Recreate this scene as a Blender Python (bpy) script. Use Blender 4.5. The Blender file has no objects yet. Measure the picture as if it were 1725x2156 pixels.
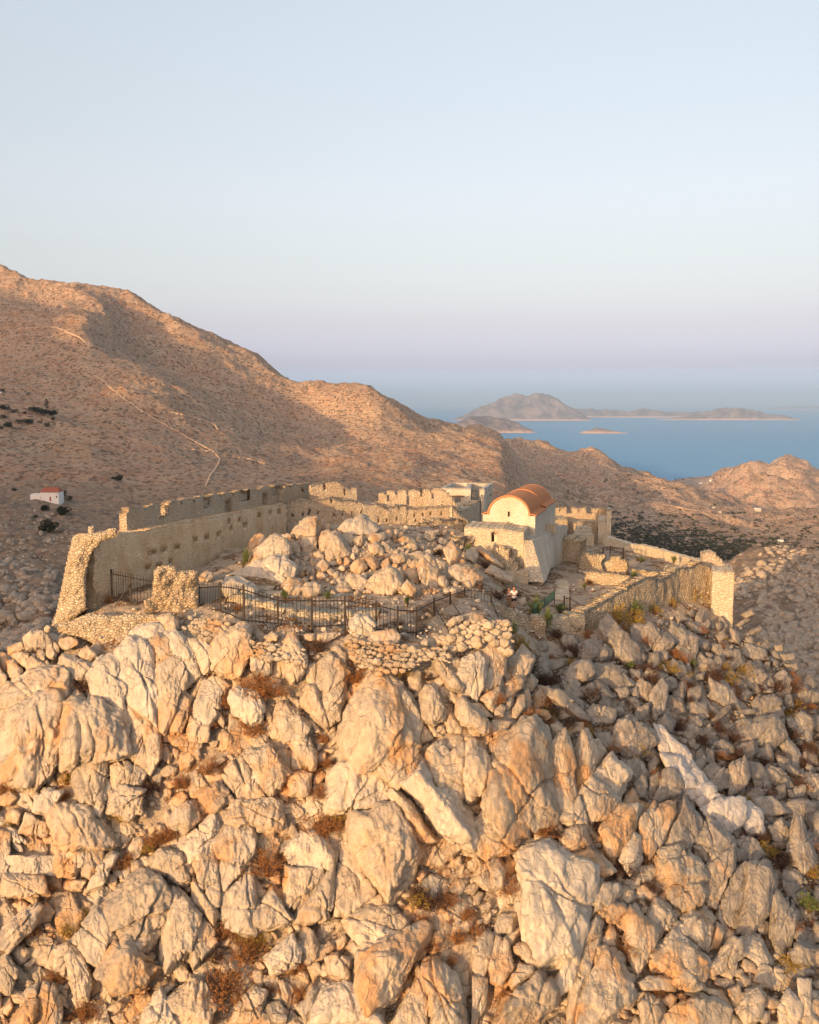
import bpy, bmesh, math, random
import numpy as np
from mathutils import Vector, Matrix

# ------------------------------------------------------------------ camera, world, sun
SC = bpy.context.scene
COL = SC.collection
F = 2000.0                      # focal length in units of a 1725 x 2156 picture
HOR = 845.0
TH = math.atan((1078.0 - HOR) / F)
CT, ST = math.cos(TH), math.sin(TH)
cam_d = bpy.data.cameras.new("camera")
cam = bpy.data.objects.new("camera", cam_d)
COL.objects.link(cam)
cam.location = (0, 0, 0)
cam.rotation_euler = (math.pi / 2 - TH, 0, 0)
cam_d.sensor_fit = 'VERTICAL'
cam_d.sensor_height = 24.0
cam_d.lens = 24.0 * F / 2156.0
cam_d.clip_start = 0.5
cam_d.clip_end = 900000
SC.camera = cam

SUN_A = math.radians(33)        # sun behind the camera, this far to the left
SUN_E = math.radians(9.0)
to_sun = Vector((-math.sin(SUN_A) * math.cos(SUN_E), -math.cos(SUN_A) * math.cos(SUN_E), math.sin(SUN_E)))
sd = bpy.data.lights.new("sun", 'SUN')
sd.energy = 3.1
sd.angle = math.radians(0.6)
sd.color = (1.0, 0.61, 0.27)
sun = bpy.data.objects.new("sun", sd)
COL.objects.link(sun)
sun.rotation_euler = to_sun.to_track_quat('Z', 'Y').to_euler()

W = bpy.data.worlds.new("World")
SC.world = W
W.use_nodes = True
wn, wl = W.node_tree.nodes, W.node_tree.links
wn.clear()
wo = wn.new('ShaderNodeOutputWorld'); bg = wn.new('ShaderNodeBackground')
sky = wn.new('ShaderNodeTexSky'); sky.sky_type = 'NISHITA'; sky.sun_disc = False
sky.sun_elevation = SUN_E; sky.sun_rotation = math.pi + SUN_A
sky.air_density = 1.0; sky.dust_density = 2.0; sky.ozone_density = 1.0; sky.altitude = 300
bg.inputs[1].default_value = 0.15
tc = wn.new('ShaderNodeTexCoord'); sx = wn.new('ShaderNodeSeparateXYZ')
rmp = wn.new('ShaderNodeValToRGB'); mx = wn.new('ShaderNodeMixRGB'); mx.blend_type = 'MULTIPLY'; mx.inputs[0].default_value = 1.0
wl.new(tc.outputs['Generated'], sx.inputs[0]); wl.new(sx.outputs[2], rmp.inputs[0])
SKY_STOPS = [(0.0, (1.0, 1.0, 1.0)), (1.0, (1.0, 1.0, 1.0))]
SKY_STOPS = [(0.0, (1.0, 1.45, 3.6)), (.037, (.63, .62, 1.27)), (.077, (.70, .58, .80)), (.106, (.81, .65, .74)), (.146, (.94, .735, .72)), (.201, (1.14, .845, .785)), (.272, (1.30, .97, .83)), (.361, (1.54, 1.14, .925)), (.6, (2.2, 1.55, 1.15)), (1.0, (2.2, 1.55, 1.15))]
while len(rmp.color_ramp.elements) < len(SKY_STOPS): rmp.color_ramp.elements.new(0.5)
for el, (p, c) in zip(rmp.color_ramp.elements, SKY_STOPS):
    el.position = p; el.color = (c[0], c[1], c[2], 1)
wl.new(sky.outputs[0], mx.inputs[1]); wl.new(rmp.outputs[0], mx.inputs[2])
SKYG = wn.new('ShaderNodeVectorMath'); SKYG.operation = 'SCALE'
fx = wn.new('ShaderNodeMath'); fx.operation = 'MULTIPLY_ADD'; fx.inputs[1].default_value = -0.26; fx.inputs[2].default_value = 1.0
wl.new(sx.outputs[0], fx.inputs[0]); wl.new(fx.outputs[0], SKYG.inputs[3])
wl.new(mx.outputs[0], SKYG.inputs[0])
wl.new(SKYG.outputs[0], bg.inputs[0]); wl.new(bg.outputs[0], wo.inputs[0])
SC.view_settings.view_transform = 'Standard'
SC.view_settings.look = 'None'
SC.view_settings.exposure = 1.03
SC.view_settings.gamma = 1
SC.cycles.use_denoising = True
SC.cycles.max_bounces = 5
SC.cycles.diffuse_bounces = 4
SC.cycles.volume_bounces = 0
SC.cycles.transparent_max_bounces = 8

# ------------------------------------------------------------------ maths helpers
def P(px, py, Y):
    px = np.asarray(px, float); py = np.asarray(py, float)
    dx = (px - 862.5) / F; dy = (1078.0 - py) / F
    ry = CT + dy * ST; rz = -ST + dy * CT
    k = Y / ry
    return np.stack(np.broadcast_arrays(dx * k, ry * k, rz * k), -1)

def pix(p):
    p = np.asarray(p, float)
    dep = p[..., 1] * CT - p[..., 2] * ST
    up = p[..., 1] * ST + p[..., 2] * CT
    return 862.5 + F * p[..., 0] / dep, 1078.0 - F * up / dep

def _h(ix, iy, iz, s):
    n = (ix * 374761393 + iy * 668265263 + iz * 1274126177 + s * 974634777) & 0xFFFFFFFF
    n = ((n ^ (n >> 13)) * 1274126177) & 0xFFFFFFFF
    n = ((n ^ (n >> 15)) * 2246822519) & 0xFFFFFFFF
    return (n ^ (n >> 16)) & 0xFFFFFFFF

def noise(p, s=0):
    p = np.asarray(p, float)
    i = np.floor(p).astype(np.int64); f = p - i
    u = f * f * f * (f * (f * 6 - 15) + 10)
    r = np.zeros(p.shape[:-1])
    for a in (0, 1):
        wx = u[..., 0] if a else 1 - u[..., 0]
        for b in (0, 1):
            wy = u[..., 1] if b else 1 - u[..., 1]
            for c in (0, 1):
                wz = u[..., 2] if c else 1 - u[..., 2]
                h = _h(i[..., 0] + a, i[..., 1] + b, i[..., 2] + c, s)
                g0 = (h & 1023) / 511.5 - 1; g1 = ((h >> 10) & 1023) / 511.5 - 1; g2 = ((h >> 20) & 1023) / 511.5 - 1
                r += wx * wy * wz * (g0 * (f[..., 0] - a) + g1 * (f[..., 1] - b) + g2 * (f[..., 2] - c))
    return r * 1.5

def fbm(p, o=4, s=0, g=0.5, l=2.1):
    r = 0; a = 1.0; q = np.asarray(p, float)
    for k in range(o):
        r = r + a * noise(q, s + k * 17); q = q * l + 3.7; a *= g
    return r

def ridged(p, o=4, s=0, g=0.5, l=2.1):
    r = 0; a = 1.0; q = np.asarray(p, float)
    for k in range(o):
        r = r + a * (1 - 2 * np.abs(noise(q, s + k * 17))); q = q * l + 1.3; a *= g
    return r * 0.5

def cell(p, s=0, jit=0.9):
    """F1, F2 distances and a random id of the nearest cell, 2-D or 3-D points"""
    p = np.asarray(p, float)
    i = np.floor(p).astype(np.int64)
    f1 = np.full(p.shape[:-1], 9.0); f2 = f1.copy(); idd = np.zeros(p.shape[:-1])
    for a in (-1, 0, 1):
        for b in (-1, 0, 1):
            for c in (-1, 0, 1):
                q = i + np.array((a, b, c))
                h = _h(q[..., 0], q[..., 1], q[..., 2], s)
                o = np.stack([(h & 1023) / 1023., ((h >> 10) & 1023) / 1023., ((h >> 20) & 1023) / 1023.], -1) * jit + (1 - jit) / 2
                d = np.linalg.norm(q + o - p, axis=-1)
                near = d < f1
                f2 = np.where(near, f1, np.minimum(f2, d)); idd = np.where(near, (h & 4095) / 4095., idd); f1 = np.where(near, d, f1)
    return f1, f2, idd

# ------------------------------------------------------------------ object helpers
def mesh_from(name, V, Fc, smooth=False):
    me = bpy.data.meshes.new(name)
    V = np.asarray(V, np.float32)
    if isinstance(Fc, np.ndarray):
        n = Fc.shape[1]
        me.vertices.add(len(V)); me.vertices.foreach_set("co", V.ravel())
        me.loops.add(Fc.size); me.loops.foreach_set("vertex_index", Fc.astype(np.int32).ravel())
        me.polygons.add(len(Fc)); me.polygons.foreach_set("loop_start", np.arange(0, Fc.size, n, dtype=np.int32))
        me.update(calc_edges=True)
    else:
        me.from_pydata([tuple(map(float, v)) for v in V], [], [tuple(f) for f in Fc]); me.update()
    me.validate()
    if smooth:
        me.polygons.foreach_set("use_smooth", np.ones(len(me.polygons), dtype=bool))
    return me

def tag(o, label=None, cat=None, group=None, kind=None):
    if label: o['label'] = label
    if cat: o['category'] = cat
    if group: o['group'] = group
    if kind: o['kind'] = kind
    return o

def obj(name, V, Fc, mat, parent=None, smooth=False, origin=None):
    """link V,F (world coordinates) as one mesh object; its origin sits at its base"""
    V = np.asarray(V, float)
    if parent is not None:
        org = np.array(parent['_o'])
        o = bpy.data.objects.new(name, mesh_from(name, V - org, Fc, smooth))
        o.parent = parent
        o['_o'] = [float(v) for v in org]
    else:
        if origin is None:
            origin = np.array([V[:, 0].mean(), V[:, 1].mean(), V[:, 2].min()])
        o = bpy.data.objects.new(name, mesh_from(name, V - np.array(origin), Fc, smooth))
        o.location = [float(v) for v in origin]
        o['_o'] = [float(v) for v in origin]
    o.data.materials.append(mat)
    COL.objects.link(o)
    return o

def empty(name, loc, label=None, cat=None, group=None, kind=None):
    o = bpy.data.objects.new(name, None)
    o.location = [float(v) for v in loc]; o['_o'] = [float(v) for v in loc]
    COL.objects.link(o)
    return tag(o, label, cat, group, kind)

class MB:
    """collects primitives in world coordinates, becomes ONE mesh"""
    def __init__(s): s.v = []; s.f = []
    def add(s, V, Fc):
        n = len(s.v); s.v += [tuple(map(float, v)) for v in V]; s.f += [tuple(int(i) + n for i in f) for f in Fc]
    def box(s, c, d, rz=0.0, tilt=None):
        c = np.array(c, float); d = np.array(d, float) / 2
        cr, sr = math.cos(rz), math.sin(rz)
        V = []
        for x in (-1, 1):
            for y in (-1, 1):
                for z in (-1, 1):
                    q = np.array((x, y, z)) * d
                    V.append((c[0] + q[0] * cr - q[1] * sr, c[1] + q[0] * sr + q[1] * cr, c[2] + q[2]))
        s.add(V, [(0, 1, 3, 2), (4, 6, 7, 5), (0, 4, 5, 1), (2, 3, 7, 6), (0, 2, 6, 4), (1, 5, 7, 3)])
    def tube(s, pts, rad, n=6, caps=True):
        pts = [Vector(p) for p in pts]
        if not hasattr(rad, '__len__'): rad = [rad] * len(pts)
        rings = []
        for k, p in enumerate(pts):
            t = (pts[min(k + 1, len(pts) - 1)] - pts[max(k - 1, 0)]).normalized()
            a = t.cross(Vector((0, 0, 1)))
            if a.length < 0.05: a = t.cross(Vector((1, 0, 0)))
            a.normalize(); b = t.cross(a)
            rings.append([p + (a * math.cos(2 * math.pi * j / n) + b * math.sin(2 * math.pi * j / n)) * rad[k] for j in range(n)])
        V = [v for r in rings for v in r]; Fc = []
        for k in range(len(pts) - 1):
            for j in range(n):
                j2 = (j + 1) % n
                Fc.append((k * n + j, k * n + j2, (k + 1) * n + j2, (k + 1) * n + j))
        if caps:
            Fc.append(tuple(range(n))[::-1]); Fc.append(tuple(range((len(pts) - 1) * n, len(pts) * n)))
        s.add(V, Fc)
    def build(s, name, mat, parent=None, smooth=False, origin=None):
        return obj(name, np.array(s.v), s.f, mat, parent, smooth, origin)

# ------------------------------------------------------------------ materials
def new_mat(name, rough=0.9, spec=0.2):
    m = bpy.data.materials.new(name); m.use_nodes = True
    nt = m.node_tree; b = nt.nodes['Principled BSDF']
    b.inputs['Roughness'].default_value = rough
    b.inputs['Specular IOR Level'].default_value = spec
    return m, nt, b

class NT:
    def __init__(s, nt): s.nt = nt; s.n = nt.nodes; s.l = nt.links; s.co = {}
    def coord(s, kind='Object', scale=(1, 1, 1), warp=0.0, wscale=1.0):
        t = s.n.new('ShaderNodeTexCoord').outputs[kind] if kind != 'World' else s.n.new('ShaderNodeNewGeometry').outputs['Position']
        mp = s.n.new('ShaderNodeMapping'); mp.inputs['Scale'].default_value = scale
        s.l.new(t, mp.inputs[0]); out = mp.outputs[0]
        if warp:
            nz = s.n.new('ShaderNodeTexNoise'); nz.inputs['Scale'].default_value = wscale; nz.inputs['Detail'].default_value = 3
            s.l.new(out, nz.inputs['Vector'])
            ad = s.n.new('ShaderNodeVectorMath'); ad.operation = 'MULTIPLY_ADD'
            ad.inputs[1].default_value = (warp, warp, warp)
            s.l.new(nz.outputs['Color'], ad.inputs[0]); s.l.new(out, ad.inputs[2]); out = ad.outputs[0]
        return out
    def noise(s, co, scale, detail=4, rough=0.6, dist=0.0):
        n = s.n.new('ShaderNodeTexNoise'); n.inputs['Scale'].default_value = scale; n.inputs['Detail'].default_value = detail
        n.inputs['Roughness'].default_value = rough; n.inputs['Distortion'].default_value = dist
        s.l.new(co, n.inputs['Vector']); return n.outputs['Fac']
    def vor(s, co, scale, feature='F1', out='Distance', rnd=1.0):
        n = s.n.new('ShaderNodeTexVoronoi'); n.feature = feature; n.inputs['Scale'].default_value = scale
        n.inputs['Randomness'].default_value = rnd
        s.l.new(co, n.inputs['Vector']); return n.outputs[out]
    def ramp(s, fac, stops, interp='LINEAR'):
        r = s.n.new('ShaderNodeValToRGB'); r.color_ramp.interpolation = interp
        while len(r.color_ramp.elements) < len(stops): r.color_ramp.elements.new(0.5)
        for el, (p, c) in zip(r.color_ramp.elements, stops):
            el.position = p; el.color = (c[0], c[1], c[2], 1) if hasattr(c, '__len__') else (c, c, c, 1)
        s.l.new(fac, r.inputs[0]); return r.outputs[0]
    def mix(s, fac, a, b, mode='MIX'):
        m = s.n.new('ShaderNodeMixRGB'); m.blend_type = mode
        for k, v in ((0, fac), (1, a), (2, b)):
            if isinstance(v, (int, float)): m.inputs[k].default_value = v if k == 0 else (v, v, v, 1)
            elif isinstance(v, tuple): m.inputs[k].default_value = (*v, 1)
            else: s.l.new(v, m.inputs[k])
        return m.outputs[0]
    def math(s, op, a, b=0.0, c=0.0):
        m = s.n.new('ShaderNodeMath'); m.operation = op
        for k, v in enumerate((a, b, c)):
            if isinstance(v, (int, float)): m.inputs[k].default_value = v
            else: s.l.new(v, m.inputs[k])
        return m.outputs[0]
    def bump(s, h, strength=0.5, dist=0.1, nrm=None):
        b = s.n.new('ShaderNodeBump'); b.inputs['Strength'].default_value = strength; b.inputs['Distance'].default_value = dist
        s.l.new(h, b.inputs['Height'])
        if nrm is not None: s.l.new(nrm, b.inputs['Normal'])
        return b.outputs[0]
    def rand(s): return s.n.new('ShaderNodeObjectInfo').outputs['Random']
    def normal_z(s):
        g = s.n.new('ShaderNodeNewGeometry'); x = s.n.new('ShaderNodeSeparateXYZ'); s.l.new(g.outputs['Normal'], x.inputs[0]); return x.outputs[2]
    def sep(s, co, k):
        x = s.n.new('ShaderNodeSeparateXYZ'); s.l.new(co, x.inputs[0]); return x.outputs[k]

def flat_mat(name, col, rough=0.8, spec=0.2, var=0.15, scale=3.0):
    m, nt, b = new_mat(name, rough, spec); t = NT(nt)
    n = t.noise(t.coord(), scale, 5)
    c = t.mix(n, tuple(x * (1 - var) for x in col), tuple(min(1, x * (1 + var)) for x in col))
    nt.links.new(c, b.inputs['Base Color'])
    return m

def rock_mat(name, a, b_, stain, dark, stain_amt=0.55, world=True, k=1.0):
    m, nt, b = new_mat(name, 0.93, 0.15); t = NT(nt)
    co = t.coord('World')
    big = t.noise(co, 0.35 * k, 5, 0.6)
    mid = t.noise(co, 1.7 * k, 8, 0.68)
    c = t.mix(t.ramp(mid, [(0.35, 0.0), (0.65, 1.0)]), a, b_)
    # pale dusty patches and orange stains with shapes of their own
    st = t.ramp(t.noise(t.coord('World', (1, 1, 0.35), 0.6, 1.2), 0.45 * k, 6, 0.6), [(stain_amt, 0.0), (stain_amt + 0.13, 1.0)])
    c = t.mix(t.math('MULTIPLY', st, 0.65), c, stain)
    gy_ = t.ramp(t.noise(t.coord('World', (1, 1, 0.7), 0.4, 1.0), 0.9 * k, 7, 0.7), [(0.50, 0.0), (0.62, 1.0)])
    c = t.mix(t.math('MULTIPLY', gy_, 0.42), c, tuple(x * f for x, f in zip(a, (0.62, 0.66, 0.74))))
    stk = t.ramp(t.noise(t.coord('World', (1, 1, 0.16)), 2.4 * k, 6, 0.7), [(0.56, 0.0), (0.66, 1.0)])
    c = t.mix(t.math('MULTIPLY', stk, 0.25), c, dark)
    # dark lichen specks
    sp = t.ramp(t.noise(co, 9 * k, 6, 0.75), [(0.60, 0.0), (0.72, 1.0)])
    c = t.mix(t.math('MULTIPLY', sp, 0.35), c, dark)
    wco = t.coord('World', (1, 1, 0.6), 0.9, 0.9)
    crk = t.vor(wco, 0.75 * k, 'DISTANCE_TO_EDGE')
    crk2 = t.vor(t.coord('World', (1.2, 1.2, 0.45), 0.7, 1.8), 1.9 * k, 'DISTANCE_TO_EDGE')
    l1 = t.ramp(crk, [(0.0, 0.0), (0.035, 1.0)]); l2 = t.ramp(crk2, [(0.0, 0.0), (0.05, 1.0)])
    gate = t.ramp(t.noise(co, 0.6 * k, 3), [(0.38, 0.0), (0.50, 1.0)])
    gate1 = t.ramp(t.noise(co, 0.4 * k, 3), [(0.50, 0.0), (0.58, 1.0)])
    lines = t.math('MULTIPLY', t.math('MAXIMUM', l2, gate), t.math('MAXIMUM', l1, gate1))
    c = t.mix(t.math('MULTIPLY', t.math('SUBTRACT', 1.0, lines), 0.28), c, dark)
    r = t.rand()
    c = t.mix(1.0, c, t.ramp(r, [(0.0, (0.86, 0.84, 0.82)), (0.5, (1, 1, 1)), (1.0, (1.06, 1.0, 0.93))]), 'MULTIPLY')
    nt.links.new(c, b.inputs['Base Color'])
    n1 = t.bump(lines, 0.6, 0.06)
    n2 = t.bump(t.noise(t.coord('World', (1, 1, 0.55)), 2.6 * k, 9, 0.7), 0.75, 0.22, n1)
    n3 = t.bump(t.noise(co, 14 * k, 6, 0.7), 0.45, 0.04, n2)
    nt.links.new(n3, b.inputs['Normal'])
    return m

def masonry_mat(name, a, b_, mortar, scale=3.0, flat=0.6, bumpd=0.06, mort=0.06, stain=None, lineamt=0.6):
    m, nt, b = new_mat(name, 0.93, 0.12); t = NT(nt)
    co = t.coord('World', (1, 1, 1 / flat), 0.12, 2.5)
    e = t.vor(co, scale, 'DISTANCE_TO_EDGE')
    idc = t.vor(co, scale, 'F1', 'Color')
    rv = t.sep(idc, 0)
    c = t.mix(rv, a, b_)
    c = t.mix(t.math('MULTIPLY', t.ramp(t.noise(t.coord('World'), 6, 6), [(0.4, 0.0), (0.7, 1.0)]), 0.3), c, tuple(x * 0.7 for x in a))
    big = t.noise(t.coord('World', (1, 1, 0.5)), 0.55, 6, 0.65)
    c = t.mix(t.ramp(big, [(0.42, 0.0), (0.62, 0.55)]), c, stain or tuple(x * 0.75 for x in b_))
    ln = t.ramp(e, [(0.0, 0.0), (mort, 1.0)])
    c = t.mix(t.math('MULTIPLY', t.math('SUBTRACT', 1.0, ln), lineamt), c, mortar)
    nt.links.new(c, b.inputs['Base Color'])
    h = t.math('ADD', t.ramp(e, [(0.0, 0.0), (mort * 2.5, 1.0)]), t.math('MULTIPLY', rv, 0.5))
    n1 = t.bump(h, 0.8, bumpd)
    n2 = t.bump(t.noise(t.coord('World'), 7, 8, 0.7), 0.7, 0.05, n1)
    nt.links.new(n2, b.inputs['Normal'])
    return m

M = {}
M['rock'] = rock_mat('limestone', (0.45, 0.385, 0.30), (0.63, 0.55, 0.44), (0.60, 0.32, 0.12), (0.12, 0.085, 0.06), 0.49)
M['rockpale'] = rock_mat('pale_limestone', (0.55, 0.49, 0.40), (0.68, 0.61, 0.51), (0.60, 0.42, 0.24), (0.20, 0.16, 0.13), 0.62)
M['rockgreyshade'] = rock_mat('grey_shade_limestone', (0.30, 0.265, 0.225), (0.47, 0.42, 0.355), (0.50, 0.30, 0.16), (0.12, 0.10, 0.08), 0.6)  # greyer stone; the right slope's shade is also put into its colour
M['scar'] = rock_mat('fresh_broken_limestone', (0.56, 0.53, 0.50), (0.66, 0.63, 0.59), (0.60, 0.50, 0.40), (0.35, 0.30, 0.27), 0.65)
M['wall'] = masonry_mat('weathered_masonry', (0.84, 0.65, 0.43), (0.90, 0.74, 0.52), (0.42, 0.28, 0.15), 3.4, 0.6, 0.05, 0.05, (0.68, 0.44, 0.24), 0.45)  # albedo lifted to stand in for warm bounce light on the shaded wall
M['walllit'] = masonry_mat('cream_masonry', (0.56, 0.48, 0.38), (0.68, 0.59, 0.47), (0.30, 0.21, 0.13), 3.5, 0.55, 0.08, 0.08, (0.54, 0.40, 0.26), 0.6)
M['rubble'] = masonry_mat('rubble_masonry', (0.56, 0.47, 0.34), (0.72, 0.62, 0.47), (0.20, 0.14, 0.08), 3.9, 0.6, 0.10, 0.10, (0.50, 0.36, 0.22), 0.7)
M['plaster'] = masonry_mat('pale_lime_plaster', (0.68, 0.63, 0.54), (0.76, 0.71, 0.62), (0.46, 0.38, 0.28), 3.0, 0.42, 0.04, 0.06, (0.56, 0.46, 0.33), 0.42)
M['ashlar'] = masonry_mat('cream_coursed_stone', (0.62, 0.55, 0.43), (0.74, 0.67, 0.54), (0.30, 0.22, 0.14), 2.8, 0.45, 0.06, 0.07, (0.56, 0.45, 0.29), 0.6)
def simple(name, col, rough=.8, spec=.2, var=.15, scale=3.0, bump=0.0):
    m = flat_mat(name, col, rough, spec, var, scale)
    if bump:
        nt = m.node_tree; t = NT(nt); nt.links.new(t.bump(t.noise(t.coord('World'), 12, 6, .7), .6, bump), nt.nodes['Principled BSDF'].inputs['Normal'])
    return m
M['dark'] = simple('dark_interior', (0.03, 0.025, 0.02), .9)
M['terracotta'] = simple('terracotta_render', (0.52, 0.23, 0.11), .9, .1, .40, 2.2, .04)
M['terracottarim'] = simple('orange_render', (0.50, 0.22, 0.10), .85, .15, .2, 3, .01)
M['iron'] = simple('dark_iron', (0.030, 0.022, 0.018), .55, .4)
M['wood'] = simple('grey_wood', (0.22, 0.14, 0.08), .9)
M['bark'] = simple('bark', (0.16, 0.10, 0.06), .95)
M['twig'] = simple('dry_twigs', (0.26, 0.14, 0.07), .95, .1, .3, 2)
M['leafdry'] = simple('rust_leaves', (0.34, 0.15, 0.05), .9, .1, .4, 4)
M['leafbrown'] = simple('brown_scrub', (0.10, 0.06, 0.042), .95, .1, .4, 4)
M['leafgreen'] = simple('green_leaves', (0.12, 0.17, 0.05), .8, .2, .4, 4)
M['leafyellow'] = simple('yellowing_leaves', (0.36, 0.26, 0.05), .85, .2, .4, 4)
M['leafdark'] = simple('dark_evergreen', (0.045, 0.048, 0.026), .9, .1, .4, .5)
M['white'] = simple('whitewash', (0.80, 0.80, 0.80), .8, .2, .03)
M['redtile'] = simple('red_tiles', (0.38, 0.12, 0.07), .85)
# ------------------------------------------------------------------ terrain from layered profiles
def zof(py, Y):
    return float(P(862.5, py, Y)[2])
def zlev(z):                      # marks a height given directly instead of a picture row
    return ('z', z)
def build_layers(layers, tcols):
    """each layer: list of (px, py or zlev, Y); returns per column y_k, z_k"""
    Ys, Zs = [], []
    for L in layers:
        pts = []
        for px, py, Y in L:
            if isinstance(py, tuple): 
                z = py[1]; pyy = HOR - z / Y * F; p = P(px, pyy, Y); t = p[0] / Y
            else:
                p = P(px, py, Y); z = p[2]; t = p[0] / Y
            pts.append((t, Y, z))
        pts.sort(); a = np.array(pts)
        Ys.append(np.interp(tcols, a[:, 0], a[:, 1])); Zs.append(np.interp(tcols, a[:, 0], a[:, 2]))
    return np.array(Ys), np.array(Zs)          # layers x cols

def smooth1(a, n, axis):
    if n < 1: return a
    k = np.exp(-0.5 * (np.arange(-3 * n, 3 * n + 1) / n) ** 2); k /= k.sum()
    pad = [(0, 0)] * a.ndim; pad[axis] = (3 * n, 3 * n)
    b = np.pad(a, pad, mode='edge')
    return np.apply_along_axis(lambda v: np.convolve(v, k, 'valid'), axis, b)

def heightfield(layers, tcols, yrows, sm_r, sm_c):
    Yk, Zk = build_layers(layers, tcols)
    Z = np.zeros((len(yrows), len(tcols)))
    for c in range(len(tcols)):
        Z[:, c] = np.interp(yrows, Yk[:, c], Zk[:, c])
    return smooth1(smooth1(Z, sm_r, 0), sm_c, 1)

def grid_mesh(X, Y, Z):
    r, c = Z.shape
    V = np.stack([X, Y, Z], -1).reshape(-1, 3)
    idx = np.arange(r * c).reshape(r, c)
    Fc = np.stack([idx[:-1, :-1], idx[:-1, 1:], idx[1:, 1:], idx[1:, :-1]], -1).reshape(-1, 4)
    return V, Fc

# ---- the castle hill
near_layers = [
 [(-300,2600,35),(1300,2600,35),(2000,2600,40)],
 [(-300,2156,41),(0,2156,40),(862,2156,39),(1300,2156,41),(1725,2156,45),(2000,2156,47)],
 [(-300,1800,49),(0,1800,46.5),(862,1800,44.5),(1200,1800,46),(1500,1800,52),(1725,1800,57),(2000,1800,62)],
 [(-300,1560,54),(0,1560,51),(862,1560,48.5),(1100,1560,50),(1300,1560,56),(1500,1560,63),(1725,1600,70),(2000,1680,74)],
 [(-300,1460,60),(0,1385,57),(110,1355,56),(170,1370,55),(420,1350,54),(520,1350,53),(735,1335,53),(900,1350,52.5),(1050,1350,53),(1085,1375,56),(1110,1385,61),(1230,1350,66),(1380,1305,72),(1540,1300,79),(1600,1340,80),(1725,1450,80),(2000,1640,78)],
 [(-300,zlev(-26),66),(0,zlev(-20),62),(90,zlev(-17),60),(135,1310,59),(235,1278,60),(420,1285,58),(520,1300,57),(735,1312,57),(900,1310,57),(1035,1292,60),(1080,1282,71),(1230,1290,72),(1380,1245,79),(1500,1228,84),(1550,zlev(-21),85),(1600,zlev(-24),86),(1725,zlev(-31),88),(2000,zlev(-38),88)],
 [(-300,zlev(-40),80),(0,zlev(-30),72),(100,zlev(-22),64),(140,zlev(-13.6),62),(300,zlev(-12.6),66),(430,zlev(-12.3),74),(560,zlev(-12.0),84),(640,zlev(-12),92),(800,zlev(-12),98),(940,zlev(-12.6),103),(1035,zlev(-14),110),(1100,zlev(-16),115),(1283,zlev(-16.6),118),(1380,zlev(-16.4),104),(1470,zlev(-16.2),94),(1545,zlev(-24),90),(1725,zlev(-36),95),(2000,zlev(-44),95)],
 [(-300,zlev(-52),92),(0,zlev(-42),86),(100,zlev(-32),76),(140,zlev(-20),68),(300,zlev(-20),73),(430,zlev(-20),81),(560,zlev(-20),92),(640,zlev(-20),100),(800,zlev(-20),106),(940,zlev(-22),112),(1035,zlev(-24),122),(1283,zlev(-26),126),(1380,zlev(-26),112),(1470,zlev(-26),102),(1545,zlev(-36),98),(2000,zlev(-56),105)],
 [(-300,zlev(-75),150),(900,zlev(-85),150),(2000,zlev(-85),150)],
 [(-300,zlev(-120),200),(2000,zlev(-120),200)],
]
NT_T = np.linspace(-0.70, 0.70, 620)
NT_Y = np.concatenate([np.arange(32, 82, 0.16), np.arange(82, 125, 0.35), np.arange(125, 201, 3.0)])
NZ = heightfield(near_layers, NT_T, NT_Y, 3, 7)
_X = NT_Y[:, None] * NT_T[None, :]; _Y = np.repeat(NT_Y[:, None], len(NT_T), 1)
def gb(x0, y0, rx, ry, h):
    return h * np.exp(-(((_X - x0) / rx) ** 2 + ((_Y - y0) / ry) ** 2))
NZ = NZ + gb(-4.6, 77, 6.5, 6.5, 2.6) + gb(-9.5, 72, 3.5, 5, 0.5) + gb(4.0, 86, 5.5, 5, 1.6)
_edge = np.clip((_Y - 50) / 6, 0, 1)
def hz(x, y):
    """height of the smooth hill at world x, y"""
    x = np.asarray(x, float); y = np.asarray(y, float)
    t = np.clip(x / y, NT_T[0], NT_T[-1] - 1e-6); ci = (t - NT_T[0]) / (NT_T[1] - NT_T[0])
    ri = np.clip(np.interp(y, NT_Y, np.arange(len(NT_Y))), 0, len(NT_Y) - 1.001)
    c0 = ci.astype(int); r0 = ri.astype(int); fc = ci - c0; fr = ri - r0
    c0 = np.clip(c0, 0, len(NT_T) - 2)
    return (NZ[r0, c0] * (1 - fc) + NZ[r0, c0 + 1] * fc) * (1 - fr) + (NZ[r0 + 1, c0] * (1 - fc) + NZ[r0 + 1, c0 + 1] * fc) * fr
def hit(px, py, y0=36.0, y1=130.0):
    """depth Y at which the ray of a picture point meets the hill (array in, array out)"""
    px = np.atleast_1d(np.asarray(px, float)); py = np.atleast_1d(np.asarray(py, float))
    Yst = np.arange(y0, y1, 0.25)
    p = P(px[:, None], py[:, None], Yst[None, :])
    below = p[..., 2] < hz(p[..., 0], p[..., 1])
    k = np.argmax(below, 1); ok = below.any(1)
    return np.where(ok, Yst[k] - 0.12, np.nan)
def hit1(px, py, default=60.0):
    for k in range(14):
        v = hit([px], [py + 7 * k])[0]
        if not np.isnan(v): return float(v)
    return default

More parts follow.
